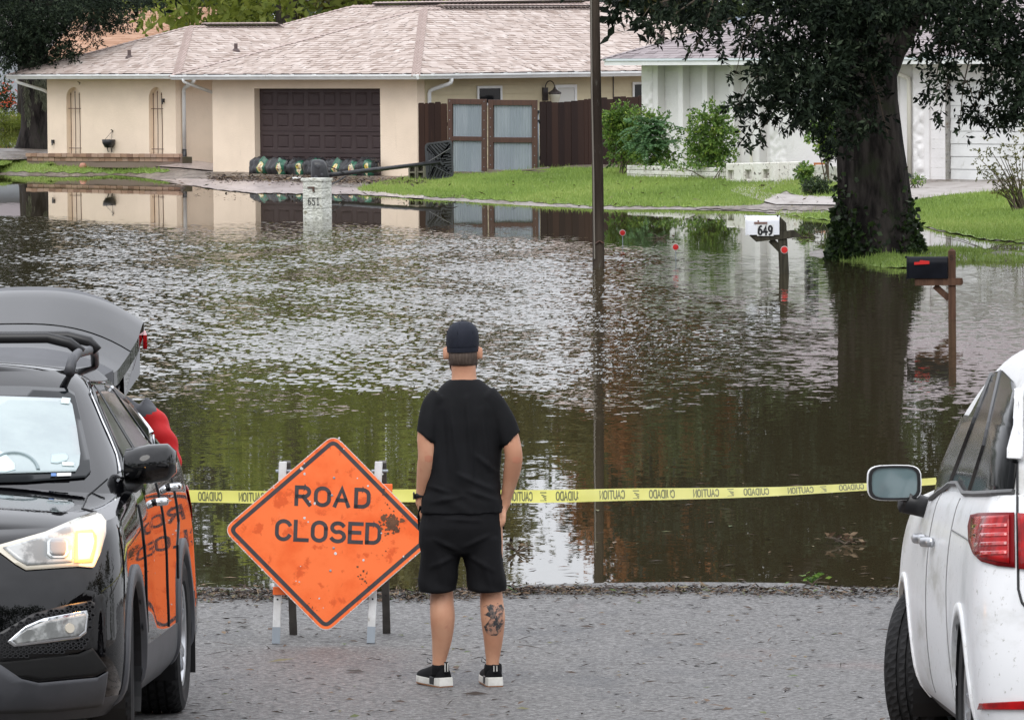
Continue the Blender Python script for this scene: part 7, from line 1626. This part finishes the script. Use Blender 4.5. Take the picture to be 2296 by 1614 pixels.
mb.rings([ring_e((-.002, 0, .93), .172, .128, 28, 0, 2.3), ring_e((-.006, 0, .86), .196, .140, 28, 0, 2.3), ring_e((-.012, -.004, .79), .203, .146, 28, 0, 2.4), ring_e((-.012, -.002, .71), .205, .138, 28, 0, 2.5), ring_e((-.010, 0, .665), .196, .12, 28, 0, 2.5)])
for x0, x1, x2 in ((-.110, -.122, -.128), (.092, .106, .118)):
    mb.rings([ring_e((x0, 0, .74), .098, .130, 22, 0, 2.4), ring_e((x0, 0, .66), .098, .124, 22, 0, 2.4), ring_e((x1, 0, .58), .095, .116, 22, 0, 2.4), ring_e((x2, 0, .50), .097, .112, 22, .0, 2.4), ring_e((x2, 0, .472), .098, .112, 22, .04 if x2 < 0 else -.04, 2.4)])
shorts = fuse(mb, 'shorts', M_SHORT, man, .0080, 3, cloth2)
for sg, x in ((-1, -.213), (1, .196)):
    mb = MB(); mb.tube([(x - sg * .004, -.03, .895), (x + sg * .006, .02, .84), (x + sg * .002, .05, .775)], .006, 6); mb.build('pocket_edge', M_SHORT, man)
mb = MB(); rows = []
for z, rx, ry in ((1.662, .0785, .104), (1.69, .081, .106), (1.725, .0815, .106), (1.757, .077, .100), (1.782, .064, .084), (1.799, .044, .058), (1.807, .018, .024)): rows.append(ring_e((.007, .02, z + .0), rx, ry, 28, .02))
mb.rings(rows); cap = mb.build('cap', M_CAP, man, smooth=True)
mb = MB(); mb.rings([ring_e((.007, .02, 1.655), .0775, .103, 28, .02), ring_e((.007, .02, 1.657), .0805, .106, 28, .02), ring_e((.007, .02, 1.676), .0815, .107, 28, .02), ring_e((.007, .02, 1.678), .078, .104, 28, .02)]); mb.build('band', M_CAP, cap)
mb = MB(); mb.grid([[(.007 + (.075 - .028 * q) * math.sin(a) * 1.0, .02 + .098 * math.cos(a) + .075 * q * math.cos(a * .6), 1.668 - .012 * q - .01 * (math.sin(a) ** 2)) for a in np.linspace(-1.2, 1.2, 15)] for q in (0, .35, .7, 1)]); o = mb.build('peak', M_CAP, cap, smooth=True); q = o.modifiers.new('d', 'SOLIDIFY'); q.thickness = .004
mb = MB(); mb.lathe([(.008, 0), (.007, .004), (0, .006)], (.007, .02, 1.806), (0, 0, 1), 10); mb.build('button', M_CAP, cap)
for k in range(6):
    a = k * math.pi / 3 + .2; mb = MB(); mb.tube([(.007 + .0822 * math.cos(a), .02 + .107 * math.sin(a), 1.69), (.007 + .078 * math.cos(a), .02 + .101 * math.sin(a), 1.757), (.007 + .045 * math.cos(a), .02 + .059 * math.sin(a), 1.7995)], .0016, 4); mb.build('cap_seam', M_CAP, cap)
mb = MB(); mb.rings([[Vector((.008 + rx * math.sin(a), .02 - ry * math.cos(a), z)) for a in np.linspace(-1.65, 1.65, 22)] + [Vector((.008 + (rx - .012) * math.sin(a), .02 - (ry - .012) * math.cos(a), z)) for a in np.linspace(1.65, -1.65, 22)] for z, rx, ry in ((1.590, .0655, .083), (1.602, .0705, .0925), (1.63, .0745, .099), (1.672, .0768, .101))]); mb.build('hair', M_HAIR, man, smooth=True)
for sg in (-1, 1):
    mb = MB(); mb.grid([[(.009 + sg * (r_ * math.sin(a)), .04 + r_ * 1.25 * math.cos(a), z) for a in np.linspace(.25, 1.75, 8)] for z, r_ in ((1.545, .054), (1.575, .0665), (1.605, .0725), (1.63, .0735))]); mb.build('stubble', M_BEARD, man, smooth=True)
mb = MB(); mb.lathe([(.031, -.013), (.034, -.011), (.034, .011), (.031, .013)], (-.204, .004, .945), (-.15, .25, 1), 18, close=True); wt = mb.build('watch', M_TRIM, man, smooth=True)
mb = MB(); mb.box(-.245, -.236, -.014, .020, .928, .964); bevel(mb.build('watch_case', M_TRIM, wt), .004)
# shoes
def shoe(x, yaw, nm_tab):
    Mx = Matrix.Translation((x, 0, 0)) @ Matrix.Rotation(yaw, 4, 'Z')
    out = [(0, -.078, .036), (0, -.05, .043), (0, 0, .042), (.004, .06, .046), (.006, .12, .050), (.004, .17, .044), (.0, .205, .026), (0, .214, .008)]
    def sole(z0, z1, k0, k1, name, m, par):
        L_ = [Vector((c - w_ * 1, y, 0)) for c, y, w_ in out]; Rr_ = [Vector((c + w_, y, 0)) for c, y, w_ in out][::-1]; loop = L_ + Rr_; cc = Vector((0, .06, 0))
        mb = MB(); mb.rings([[Mx @ (cc + (p - cc) * k0 + Vector((0, 0, z0))) for p in loop], [Mx @ (cc + (p - cc) * (k0 + k1) * .5 * 1.01 + Vector((0, 0, (z0 + z1) / 2))) for p in loop], [Mx @ (cc + (p - cc) * k1 + Vector((0, 0, z1 + .010 * (p.y < -.02)))) for p in loop]]); return bevel(mb.build(name, m, par), .003, 2)
    s = sole(.007, .040, 1.03, .99, 'shoe', M_SOLE, man); sole(0, .0068, 1.0, 1.02, 'outsole', M_GUM, s)
    mb = MB(); mb.rings([[Mx @ Vector((c + w_ * .95 * math.cos(a), y, .038 + hgt * max(0, math.sin(a)))) for a in np.linspace(-.15, math.pi + .15, 16)] for (c, y, w_), hgt in zip([(0, -.072, .034)] + out[1:-1] + [(0, .207, .014)], (.062, .072, .070, .062, .046, .034, .022, .010))]); u = mb.build('upper', M_SHORT, s, smooth=True)
    mb = MB(); mb.rings([ring_e(Mx @ Vector((0, -.012 + dy, z)), r_, r_ * 1.25) for z, r_, dy in ((.06, .044, .005), (.088, .0445, 0), (.106, .0425, -.004), (.110, .039, -.004))], caps=False); mb.build('collar', M_SHORT, s, smooth=True)
    for sg in (-1, 1): mb = MB(); mb.box(sg * .040 - .006, sg * .040 + .006, -.028, .022, .012, .050, Mx); bevel(mb.build('midsole_plug', M_TRIM, s), .004)
    mb = MB(); mb.box(-.010, .010, -.081, -.077, .075, .128 if nm_tab else .112, Mx); o = mb.build('heel_tab', M_TRIM, s)
    for dx in (-.0075, .0075): mb = MB(); mb.box(dx - .0022, dx + .0022, -.0825, -.0812, .080, .122 if nm_tab else .108, Mx); mb.build('tab_stripe', M_SOLE, o)
    mb = MB(); mb.tube([Mx @ Vector(p) for p in ((-.03, .02, .125), (-.045, .04, .140), (-.05, .03, .118), (-.03, .03, .112))], .0025, 5); mb.build('lace', M_TRIM, s)
shoe(-.124, R(27), True); shoe(.141, R(10), False)
# tattoo on the right calf, marks on the elbows
BV = BVHTree.FromPolygons([v.co.copy() for v in body.data.vertices], [tuple(p.vertices) for p in body.data.polygons])
def on_body(x, y):
    o = CAM - fp; d = ray(x, y); h = BV.ray_cast(o, d)
    if h[0] is None: h = BV.find_nearest(o + d * (fp - CAM).length)
    return h[0], (h[1] if h[1].dot(d) < 0 else -h[1])
def skin_patch(name, poly, m, cuts=3):
    bm = bmesh.new(); bm.faces.new([bm.verts.new((a, b, 0)) for a, b in poly]); bmesh.ops.triangulate(bm, faces=bm.faces[:])
    for _ in range(cuts): bmesh.ops.subdivide_edges(bm, edges=bm.edges[:], cuts=1, use_grid_fill=True)
    bm.verts.index_update(); mb = MB(); P = []
    for v in bm.verts: p, n = on_body(v.co.x, v.co.y); P.append(p + n * .0012)
    mb.add(P, [tuple(v.index for v in f.verts) for f in bm.faces]); bm.free(); return mb.build(name, m, man, smooth=True)
M_TAT = mat('tattoo', (.42, .23, .16), rough=.55, spec=.35, col2=(.035, .038, .042), nscale=34, ncontrast=(.44, .54), stains=[((.14, .105, .09), 55, (1, 1, 1), .50, .60)])
skin_patch('tattoo', [(1091, 1360), (1100, 1354), (1112, 1358), (1124, 1354), (1129, 1364), (1126, 1380), (1129, 1396), (1124, 1410), (1114, 1424), (1101, 1424), (1091, 1418), (1085, 1404), (1094, 1394), (1100, 1384), (1088, 1378), (1096, 1370)], M_TAT)
M_INKB = mat('tattoo_ink', (.05, .045, .045), rough=.6)
for pts in ([(1084, 1360), (1092, 1356), (1096, 1364)], [(1086, 1378), (1094, 1372), (1100, 1376)], [(1088, 1386), (1100, 1388), (1108, 1380)], [(1112, 1424), (1122, 1414), (1128, 1400)], [(1104, 1362), (1116, 1352), (1126, 1358)]):
    mb = MB(); mb.tube([on_body(*p)[0] for p in pts], .0016, 4); mb.build('tattoo_line', M_INKB, man)
for x, y in ((961, 1027), (1158, 1030)): skin_patch('elbow_crease', [(x - 9, y - 4), (x, y - 7), (x + 9, y - 4), (x + 8, y + 6), (x, y + 9), (x - 8, y + 6)], M_SKINN, 2)

# ---- the person in red at the tailgate
base = Vector((-2.02, 28.75, road_z(28.75)))
p2 = thing('person', 'person in red and grey jacket leaning into the back of the black SUV', 'person', base, math.pi)      # local +y faces the car
mb = MB(); M_JEAN = mat('dark_jeans', (.02, .024, .04), rough=.85)
mb.rings([ring_e((0, .02, .95), .14, .10), ring_e((0, .08, 1.12), .145, .11), ring_e((0, .17, 1.28), .16, .11), ring_e((0, .25, 1.38), .13, .09), ring_e((0, .29, 1.43), .06, .06)])
mb.rings([ring_e((0, .30, 1.40), .055, .055), ring_e((0, .36, 1.46), .06, .075), ring_e((0, .38, 1.52), .073, .095), ring_e((0, .37, 1.58), .073, .095), ring_e((0, .36, 1.63), .05, .065)])
for sg in (-1, 1):
    limb(mb, [((sg * .16, .22, 1.36), .06), ((sg * .235, .22, 1.22), .05), ((sg * .245, .26, 1.10), .044), ((sg * .20, .42, 1.02), .036), ((sg * .17, .50, 1.0), .029)]); hand(mb, (sg * .17, .50, 1.0), (-sg * .2, 1, -.15), sg, (1, .2, 0), 1.0)
    limb(mb, [((sg * .085, .0, .95), .10), ((sg * .10, -.02, .7), .085), ((sg * .11, .0, .48), .06), ((sg * .11, -.03, .33), .06), ((sg * .115, -.02, .12), .04), ((sg * .115, .0, .05), .04)])
    mb.rings([ring_e((sg * .115, -.06, .045), .035, .03), ring_e((sg * .117, .05, .04), .042, .035), ring_e((sg * .12, .15, .03), .042, .025)])
fuse(mb, 'body', M_SKIN, p2, .011, 5)
M_REDJ = mat('red_jacket', (.62, .020, .022), rough=.6, spec=.3, col2=(.52, .012, .015), nscale=5); M_GREYJ = mat('grey_jacket', (.095, .098, .108), rough=.7, spec=.3)
def cl3(x, y, z): return .006 * math.sin(z * 46 + x * 18 + 3 * math.sin(y * 12)) + .005 * mnoise.noise(Vector((x * 12, y * 12, z * 9)))
mb = MB(); mb.rings([ring_e((0, .0, .86), .19, .14), ring_e((0, .03, .98), .19, .145), ring_e((0, .09, 1.14), .185, .145), ring_e((0, .17, 1.28), .195, .14), ring_e((0, .24, 1.385), .17, .115), ring_e((0, .28, 1.44), .09, .085)])
for sg in (-1, 1): limb(mb, [((sg * .13, .22, 1.37), .085), ((sg * .20, .22, 1.31), .082), ((sg * .265, .22, 1.20), .072), ((sg * .285, .25, 1.09), .064), ((sg * .235, .40, 1.02), .05)], 16)
jk = fuse(mb, 'jacket', M_REDJ, p2, .010, 4, cl3)
jk.data.materials.append(M_GREYJ)
for p in jk.data.polygons:
    c = p.center
    if c.z > 1.335 + .35 * max(0, abs(c.x) - .14) and abs(c.x) < .235: p.material_index = 1
mb = MB(); mb.rings([ring_e((0, .37, 1.53), .078, .10), ring_e((0, .365, 1.59), .08, .103), ring_e((0, .355, 1.645), .06, .078), ring_e((0, .35, 1.665), .02, .03)]); mb.build('hair', M_HAIR, p2, smooth=True)
mb = MB(); mb.rings([ring_e((0, 0, .98), .165, .12), ring_e((0, -.005, .85), .18, .135), ring_e((0, 0, .74), .17, .12)])
for sg in (-1, 1): limb(mb, [((sg * .09, 0, .85), .10), ((sg * .10, -.02, .7), .098), ((sg * .11, 0, .48), .078), ((sg * .11, -.02, .3), .075), ((sg * .115, -.01, .10), .065)], 14)
fuse(mb, 'jeans', M_JEAN, p2, .012, 3)
# ================================================================== road sign, tape, litter
M_ORANGE = mat('sign_orange', (.95, .185, .045), rough=.45, col2=(.86, .130, .022), nscale=4.0, ncontrast=(.42, .68), spec=.35, stains=[((.72, .105, .02), 11, (1, 1, 1), .56, .64), ((.95, .24, .08), 3, (1, 1, 1), .60, .75)])
M_ALU = mat('chipped_edge', (.52, .44, .40), rough=.6, col2=(.70, .66, .62), nscale=40)
M_INK2 = mat('faded_black', (.030, .028, .032), rough=.6, col2=(.050, .045, .050), nscale=14)
M_LEGW = mat('leg_white', (.66, .66, .66), rough=.5, col2=(.52, .52, .51), nscale=9, stains=[((.26, .24, .22), 14, (1, 1, .5), .62, .70)])
M_LEGD = mat('leg_dark', (.070, .064, .058), rough=.6, col2=(.11, .10, .09), nscale=9)
M_MUDS = mat('dried_mud', (.16, .075, .04), rough=.95, col2=(.09, .045, .028), nscale=30)
gl, gr = G(618, 1444, False), G(831, 1443, False); rl, rr = G(658, 1422, False), G(867, 1419, False)
DS = (gl.y + gr.y) / 2
tl_, tr_ = W(634, 1036, DS + .17), W(849, 1036, DS + .17)
org = (gl + gr) / 2
sign = thing('road_sign', 'orange diamond ROAD CLOSED sign on a white legged A-frame stand', 'sign', org)
def Lc(p): return Vector(p) - org
ce = Lc(W(739, 1196, DS + .045)); right = (Lc(W(979, 1205.5, DS + .045)) - ce); up = (Lc(W(751, 972, DS + .045 + .075)) - ce)
A_, B_ = right.length, up.length; ex, ez = right.normalized(), up.normalized(); ez = (ez - ex * ez.dot(ex)).normalized(); nrm = ez.cross(ex).normalized()
if nrm.y > 0: nrm = -nrm
def SP(a, b, o=0.0): return ce + ex * a + ez * b + nrm * o
def diamond(inset, rad=.062, n=6):
    """rounded diamond outline with its edges moved in by inset"""
    P = []; L_ = math.hypot(A_, B_); k = 1 - inset * L_ / (A_ * B_); a, b = A_ * k, B_ * k; c = [(a, 0), (0, b), (-a, 0), (0, -b)]; rad = max(.012, rad - inset)
    for i in range(4):
        p, q, r_ = Vector((*c[i - 1], 0)), Vector((*c[i], 0)), Vector((*c[(i + 1) % 4], 0)); d1, d2 = (p - q).normalized(), (r_ - q).normalized(); t = rad * 1.05
        for j in range(n + 1):
            u = j / n; s = (q + d1 * t) * (1 - u) ** 2 + q * 2 * u * (1 - u) + (q + d2 * t) * u * u; P.append((s.x, s.y))
    return P
mb = MB(); mb.prism([SP(a, b, 0) for a, b in diamond(0)], -nrm * .004); plate = mb.build('plate', M_ALU, sign)
mb = MB(); mb.prism([SP(a, b, .0012) for a, b in diamond(.004)], -nrm * .001); face = mb.build('face', M_ORANGE, sign)
mb = MB(); o, i_ = diamond(.020), diamond(.042); n = len(o)
mb.add([SP(a, b, .0022) for a, b in o] + [SP(a, b, .0022) for a, b in i_] + [SP(a, b, .0012) for a, b in o] + [SP(a, b, .0012) for a, b in i_], [(k, (k + 1) % n, n + (k + 1) % n, n + k) for k in range(n)] + [(k, 2 * n + k, 2 * n + (k + 1) % n, (k + 1) % n) for k in range(n)]); mb.build('border', M_INK2, face)
sc_ = FPX / (DS + .05)
def spx(x, y):
    p = Lc(onplane(x, y, org + ce, nrm)); d = p - ce; return d.dot(ex), d.dot(ez)
Ms = Matrix(((ex.x, -nrm.x, ez.x, 0), (ex.y, -nrm.y, ez.y, 0), (ex.z, -nrm.z, ez.z, 0), (0, 0, 0, 1)))
for txt, (x, y), wd, hh in (('ROAD', (664, 1133), .072, .112), ('CLOSED', (620, 1211), .071, .119)):
    a, b = spx(x, y); mb = MB(); letters(mb, txt, hh - .02, wd, .021, Matrix.Translation(SP(a, b + .008, .0012)) @ Ms, gap=.46 if txt == 'ROAD' else .42, depth=.0012, widths={'L': .9, 'E': .9, 'A': 1.12}); mb.build('lettering', M_INK2, face)
# chips, mud
rs = random.Random(14); mb = MB()
def blot(mb, a, b, r_, off, n=9, j=.5):
    P = [SP(a + r_ * (1 - j * rs.random()) * math.cos(2 * math.pi * k / n), b + r_ * (1 - j * rs.random()) * math.sin(2 * math.pi * k / n), off) for k in range(n)]; mb.add([SP(a, b, off + .0006)] + P, [(0, k + 1, (k + 1) % n + 1) for k in range(n)])
for x, y, r_ in ((676, 1050, .012), (683, 1062, .009), (706, 1128, .011), (695, 1124, .006), (749, 1071, .006), (744, 1110, .006), (825, 1089, .007), (748, 1228, .008), (752, 1240, .011), (741, 1278, .006), (815, 1255, .009), (683, 1161, .010), (691, 1170, .006), (671, 1304, .006), (664, 1302, .005), (716, 1341, .006), (760, 982, .008), (764, 990, .006), (588, 1277, .009), (674, 1269, .004), (905, 1247, .006), (771, 1006, .005), (614, 1093, .006), (682, 1038, .005), (801, 1072, .005), (800, 1360, .004), (857, 1063, .008), (855, 1195, .006), (725, 1362, .004)):
    blot(mb, *spx(x, y), r_, .0024, 7)
for k in range(90):
    e = rs.randrange(4); t = rs.random(); c = [(A_, 0), (0, B_), (-A_, 0), (0, -B_)]; p, q = c[e], c[(e + 1) % 4]; t = .06 + .88 * t; blot(mb, (p[0] + (q[0] - p[0]) * t) * .995, (p[1] + (q[1] - p[1]) * t) * .995, rs.uniform(.002, .006), .0014, 6)
mb.build('paint_chips', M_LEGW, face, kind='stuff')
mb = MB()
for k in range(150):
    if k < 90: x, y, r_ = rs.gauss(878, 10), rs.gauss(1172, 10), rs.uniform(.003, .014) * (1 if k > 25 else 1.6)
    elif k < 112: x, y, r_ = rs.gauss(864, 5), 1172 + rs.uniform(-78, 90), rs.uniform(.002, .008)
    elif k < 130: x, y, r_ = rs.gauss(814, 8), rs.gauss(1297, 10), rs.uniform(.002, .009)
    else: x, y, r_ = rs.gauss(690, 12), rs.gauss(1360, 8), rs.uniform(.002, .005)
    blot(mb, *spx(x, y), r_, .0022 + .0016 * rs.random(), 8, .6)
mb.build('mud_splash', M_MUDS, face, kind='stuff')
mb = MB()
for x, y in ((749, 1071), (744, 1110), (748, 1228), (741, 1279)): a, b = spx(x, y); mb.lathe([(.007, 0), (.006, .003), (0, .004)], SP(a, b, .002), nrm, 8)
mb.build('bolts', M_ZINC, face, kind='stuff')
back = -nrm * .004
for a, b, m_, nm in ((gl, tl_, M_LEGW, 'front_leg'), (gr, tr_, M_LEGW, 'front_leg'), (rl, tl_ + Vector((.02, .06, .0)), M_LEGD, 'rear_leg'), (rr, tr_ + Vector((.02, .06, 0)), M_LEGD, 'rear_leg')):
    mb = MB(); a2, b2 = Lc(a), Lc(b); off = Vector((0, .035, 0)) if nm == 'front_leg' else Vector(); d = (b2 - a2).normalized()
    mb.bar(a2 + off, b2 + off, .042, .030, Vector((0, 1, 0))); lg = bevel(mb.build(nm, m_, sign), .003, 1)
    mb = MB()
    for k in range(3, 12): mb.lathe([(.0055, 0), (.0055, .0015)], a2 + off + d * (.09 * k * .9) + Vector((0, -.0156, 0)), (0, -1, 0), 8)
    mb.build('hole', M_INK, lg, kind='stuff')
    mb = MB(); mb.bar(a2 + off - d * .0, a2 + off + d * .09, .0435, .0315, Vector((0, 1, 0))); mb.build('foot', M_ZINC if nm == 'front_leg' else M_LEGD, lg)
for y0, x0, x1 in ((1324, 612, 845), (1092, 622, 880)):
    a, b = Lc(W(x0, y0, DS + (.065 if y0 > 1200 else .14))), Lc(W(x1, y0 + 2, DS + (.065 if y0 > 1200 else .14))); mb = MB(); mb.bar(a, b, .010, .045, Vector((0, 0, 1))); bevel(mb.build('rail', M_ORANGE, sign), .003, 1)
for p in (tl_, tr_): mb = MB(); mb.tube([Lc(p) + Vector((-.04, .03, -.05)), Lc(p) + Vector((.05, .03, -.05))], .008, 8); mb.build('hinge_bolt', M_ZINC, sign)

# ---- caution tape
M_TAPE = mat('yellow_tape', (.82, .79, .21), rough=.35, col2=(.77, .74, .18), nscale=3, trans=.15); M_TINK = mat('tape_ink', (.15, .155, .07), rough=.5)
TX = [300, 395, 560, 935, 1130, 1300, 1500, 1750, 1950, 2100]; TY = [1111, 1113, 1113.5, 1112, 1111.5, 1111, 1108, 1100, 1092, 1078]; TD = [33.4, 33.1, 32.7, 32.0, 31.6, 31.1, 29.9, 28.0, 26.0, 24.2]; TP = [0, 0, 2, 6, 10, 22, 36, 57, 67, 70]
ip = lambda T_, x: float(np.interp(x, TX, T_))
def tape_pt(x, k, off=0.0):
    c = W(x, ip(TY, x) + 1.2 * math.sin(x * .012), ip(TD, x)); ph = R(ip(TP, x)); u = Vector((0, math.sin(ph), math.cos(ph))); nn = Vector((0, -math.cos(ph), math.sin(ph))); return c + u * (.036 * k) + nn * (off + .003 * math.sin(x * .02) * (1 - k * k))
tape = thing('caution_tape', 'yellow CAUTION CUIDADO tape stretched across the road behind the sign', 'tape', tape_pt(300, 0)); to = tape.location.copy()
mb = MB(); xs_ = np.linspace(300, 2100, 180); mb.grid([[tape_pt(x, k) - to for x in xs_] for k in (-1, -.5, 0, .5, 1)]); mb.build('ribbon', M_TAPE, tape, smooth=True)
def tape_text(txt, xl, xr):
    t2 = MB(); tot = letters(t2, txt, 1.0, .62, .20, Matrix.Identity(4), gap=.35, depth=.001) - .2; mb = MB()
    mb.add([tape_pt(xr - (v[0] / tot) * (xr - xl), (v[2] - .5) * 1.25, .0016 - v[1] * .3) - to for v in t2.v], t2.f); mb.build('lettering', M_TINK, tape)
for t_, a, b in (('CUIDADO', 445, 497), ('CAUTION', 536, 592), ('CAUTION', 1142, 1193), ('CUIDADO', 1247, 1303), ('CAUTION', 1345, 1400), ('CUIDADO', 1456, 1512), ('CAUTION', 1555, 1611), ('CUIDADO', 1668, 1723), ('CAUTION', 1767, 1823), ('CUIDADO', 1882, 1936)): tape_text(t_, a, b)
for a in (417, 1218, 1426, 1638, 1846):
    mb = MB(); w_ = 7
    for k in range(3): mb.add([tape_pt(a - w_ + 3 + k * 3, .30 - .30 * k, .0017) - to, tape_pt(a + w_, .05 - .30 * k, .0017) - to, tape_pt(a + w_, -.12 - .28 * k, .0017) - to, tape_pt(a - w_ + 3 + k * 3, .13 - .30 * k, .0017) - to], [(0, 1, 2, 3)])
    mb.add([tape_pt(a - w_, .66, .0017) - to, tape_pt(a + w_, .66, .0017) - to, tape_pt(a + w_, .50, .0017) - to, tape_pt(a - w_, .50, .0017) - to], [(0, 1, 2, 3)]); mb.add([tape_pt(a - w_, -.62, .0017) - to, tape_pt(a + w_, -.62, .0017) - to, tape_pt(a + w_, -.70, .0017) - to, tape_pt(a - w_, -.70, .0017) - to], [(0, 1, 2, 3)]); mb.build('emblem', M_TINK, tape)

# ---- leaf litter and twigs
M_LITTER = mat('litter', (.1, .06, .03), rough=.8, tone=[(.020, .013, .009), (.055, .032, .020), (.11, .065, .035), (.17, .12, .07), (.060, .10, .025)])
def litter(name, X, Y, L_, asp, zf, lift=.004, tone=None, flat=.12):
    n = len(X); Z = np.array([zf(x, y) for x, y in zip(X, Y)]) + lift * RNG.random(n); a = RNG.uniform(0, 2 * np.pi, n); D_ = np.stack([np.cos(a), np.sin(a), RNG.normal(0, flat, n)], -1)
    P = np.stack([X, Y, Z + .003], -1); Dn = D_ / np.linalg.norm(D_, axis=1, keepdims=True); S = np.stack([-np.sin(a), np.cos(a), RNG.normal(0, flat * 1.5, n)], -1); L2_ = np.asarray(L_)[:, None]; A2 = np.asarray(asp)[:, None]
    b, c, d = P + Dn * L2_ * .5 + S * L2_ * A2 * .5 + [0, 0, .002], P + Dn * L2_, P + Dn * L2_ * .5 - S * L2_ * A2 * .5 + [0, 0, .004]
    V = np.stack([P, b, c, d], 1).reshape(-1, 3); i = np.arange(n)[:, None] * 4; F = np.concatenate([i + np.array([[0, 1, 2]]), i + np.array([[0, 2, 3]])], 1).reshape(-1, 3)
    npmesh(name, V, F, M_LITTER, tone=np.repeat(RNG.random(n) ** 1.5 if tone is None else tone, 2), kind='stuff')
zr = lambda x, y: road_z(y)
n = 1700; Y = 34.2 - RNG.random(n) ** 1.25 * 13.5; X = RNG.uniform(-4.0, 4.4, n); litter('leaf_litter', X, Y, RNG.uniform(.020, .075, n) * (1 + 1.2 * (RNG.random(n) < .06)), RNG.uniform(.15, .55, n), zr)
n = 260; Y = 34.0 - RNG.random(n) * 13; X = RNG.uniform(-4.0, 4.4, n); litter('twig_litter', X, Y, RNG.uniform(.06, .20, n), np.full(n, .06), zr, tone=RNG.random(n) * .35)
n = 15000; X = RNG.uniform(-4.6, 4.8, n); cen = 33.92 + .10 * np.sin(X * 2.1) + .06 * np.sin(X * 5.3 + 1) - .16 * np.clip((X - .8) / 2.5, -.3, 1); wdt = np.interp(X, [-4, -.5, 1, 4.5], [.26, .22, .16, .15]); Y = cen + RNG.normal(0, 1, n) * wdt
keep = RNG.random(n) < np.interp(X, [-4, 0, .8, 2.5, 4.5], [1, .95, .6, .32, .22]); X, Y = X[keep], Y[keep]; n = len(X)
hp_ = np.exp(-((Y - np.interp(X, np.sort(X), 33.92 + 0 * X)) / .28) ** 2) * .035
Zh = hp_ * RNG.random(n); zz = {i: 0 for i in ()}
litter('wrack_litter', X, Y, RNG.uniform(.02, .075, n), RNG.uniform(.05, .32, n), lambda x, y: max(road_z(y), .003) + .020 * random.random() * math.exp(-((y - 33.9) / .25) ** 2), .005, flat=.25, tone=RNG.random(n) ** 2.2)
n = 420; Y = 34.6 + RNG.random(n) ** 1.8 * 9; X = RNG.uniform(-4.5, 5.4, n); litter('floating_litter', X, Y, RNG.uniform(.02, .12, n), RNG.uniform(.05, .3, n), lambda x, y: .002, .003, flat=.03)
n = 500; p_ = [G(random.uniform(380, 1860), random.uniform(402, 470)) for _ in range(n)]; litter('bank_litter', np.array([p.x for p in p_]), np.array([p.y for p in p_]), RNG.uniform(.04, .22, n), RNG.uniform(.06, .3, n), lambda x, y: max(.004, float(land_z(x, y)) + .02), .03, flat=.3)
n = 3600; p_ = [G(random.gauss(0, 1) * 0 + x, random.gauss(402 + (x - 480) * .022, 4.0)) for x in [random.uniform(470, 960) for _ in range(n)]]; litter('garage_litter', np.array([p.x for p in p_]), np.array([p.y for p in p_]), RNG.uniform(.04, .16, n), RNG.uniform(.08, .45, n), lambda x, y: max(.004, float(land_z(x, y)) + .015), .03, flat=.25, tone=RNG.random(n) ** 1.4 * .8)
def twig_thing(x, y, label, sz, seed, green=False, D=None):
    p = W(x, y, D) if D else CAM + ray(x, y) * (-H / ray(x, y).z); rs = random.Random(seed); t = thing('floating_twig', label, 'twig', (p.x, p.y, .0)); mb = MB()
    for k in range(7):
        a = rs.uniform(-.5, .5) + (math.pi if k % 2 else 0); L_ = sz * rs.uniform(.4, 1); z = rs.uniform(0, .10 * sz * 4 if k < 4 else .02); mb.tube([(0, rs.uniform(-.03, .03), .004), (L_ * .5 * math.cos(a), L_ * .3 * math.sin(a), .01 + z * .6), (L_ * math.cos(a), L_ * .5 * math.sin(a), .004 + z)], [.006, .005, .002], 5)
    mb.build('stems', M_TWIG, t); P = [(rs.gauss(0, sz * .35), rs.gauss(0, sz * .2), rs.uniform(.005, .07)) for _ in range(26)]
    V, F = leaf_arrays(np.array(P), RNG.normal(size=(26, 3)) * [1, 1, .4], RNG.uniform(.03, .07, 26), .4); npmesh('leaves', V, F, M_SHRUB if green else M_LITTER, tone=np.repeat(RNG.random(26) * .8, 2), parent=t)
twig_thing(1160, 1238, 'clump of brown twigs floating beside the man on the right', .12, 1); twig_thing(1893, 1219, 'flat raft of brown debris floating near the white minivan', .16, 2); twig_thing(1822, 1312, 'fresh green sprig lying at the water edge near the minivan', .11, 3, True)
twig_thing(1480, 536, 'dark bent twig floating past the reflector markers', .35, 4); twig_thing(1812, 533, 'dark twig tangle floating behind the white mailbox post', .4, 5); twig_thing(2210, 560, 'leafy branch lying in the water behind the black mailbox', 1.1, 6, True); twig_thing(1030, 446, 'bare twig in the calm water before the hoop stand', .35, 7)
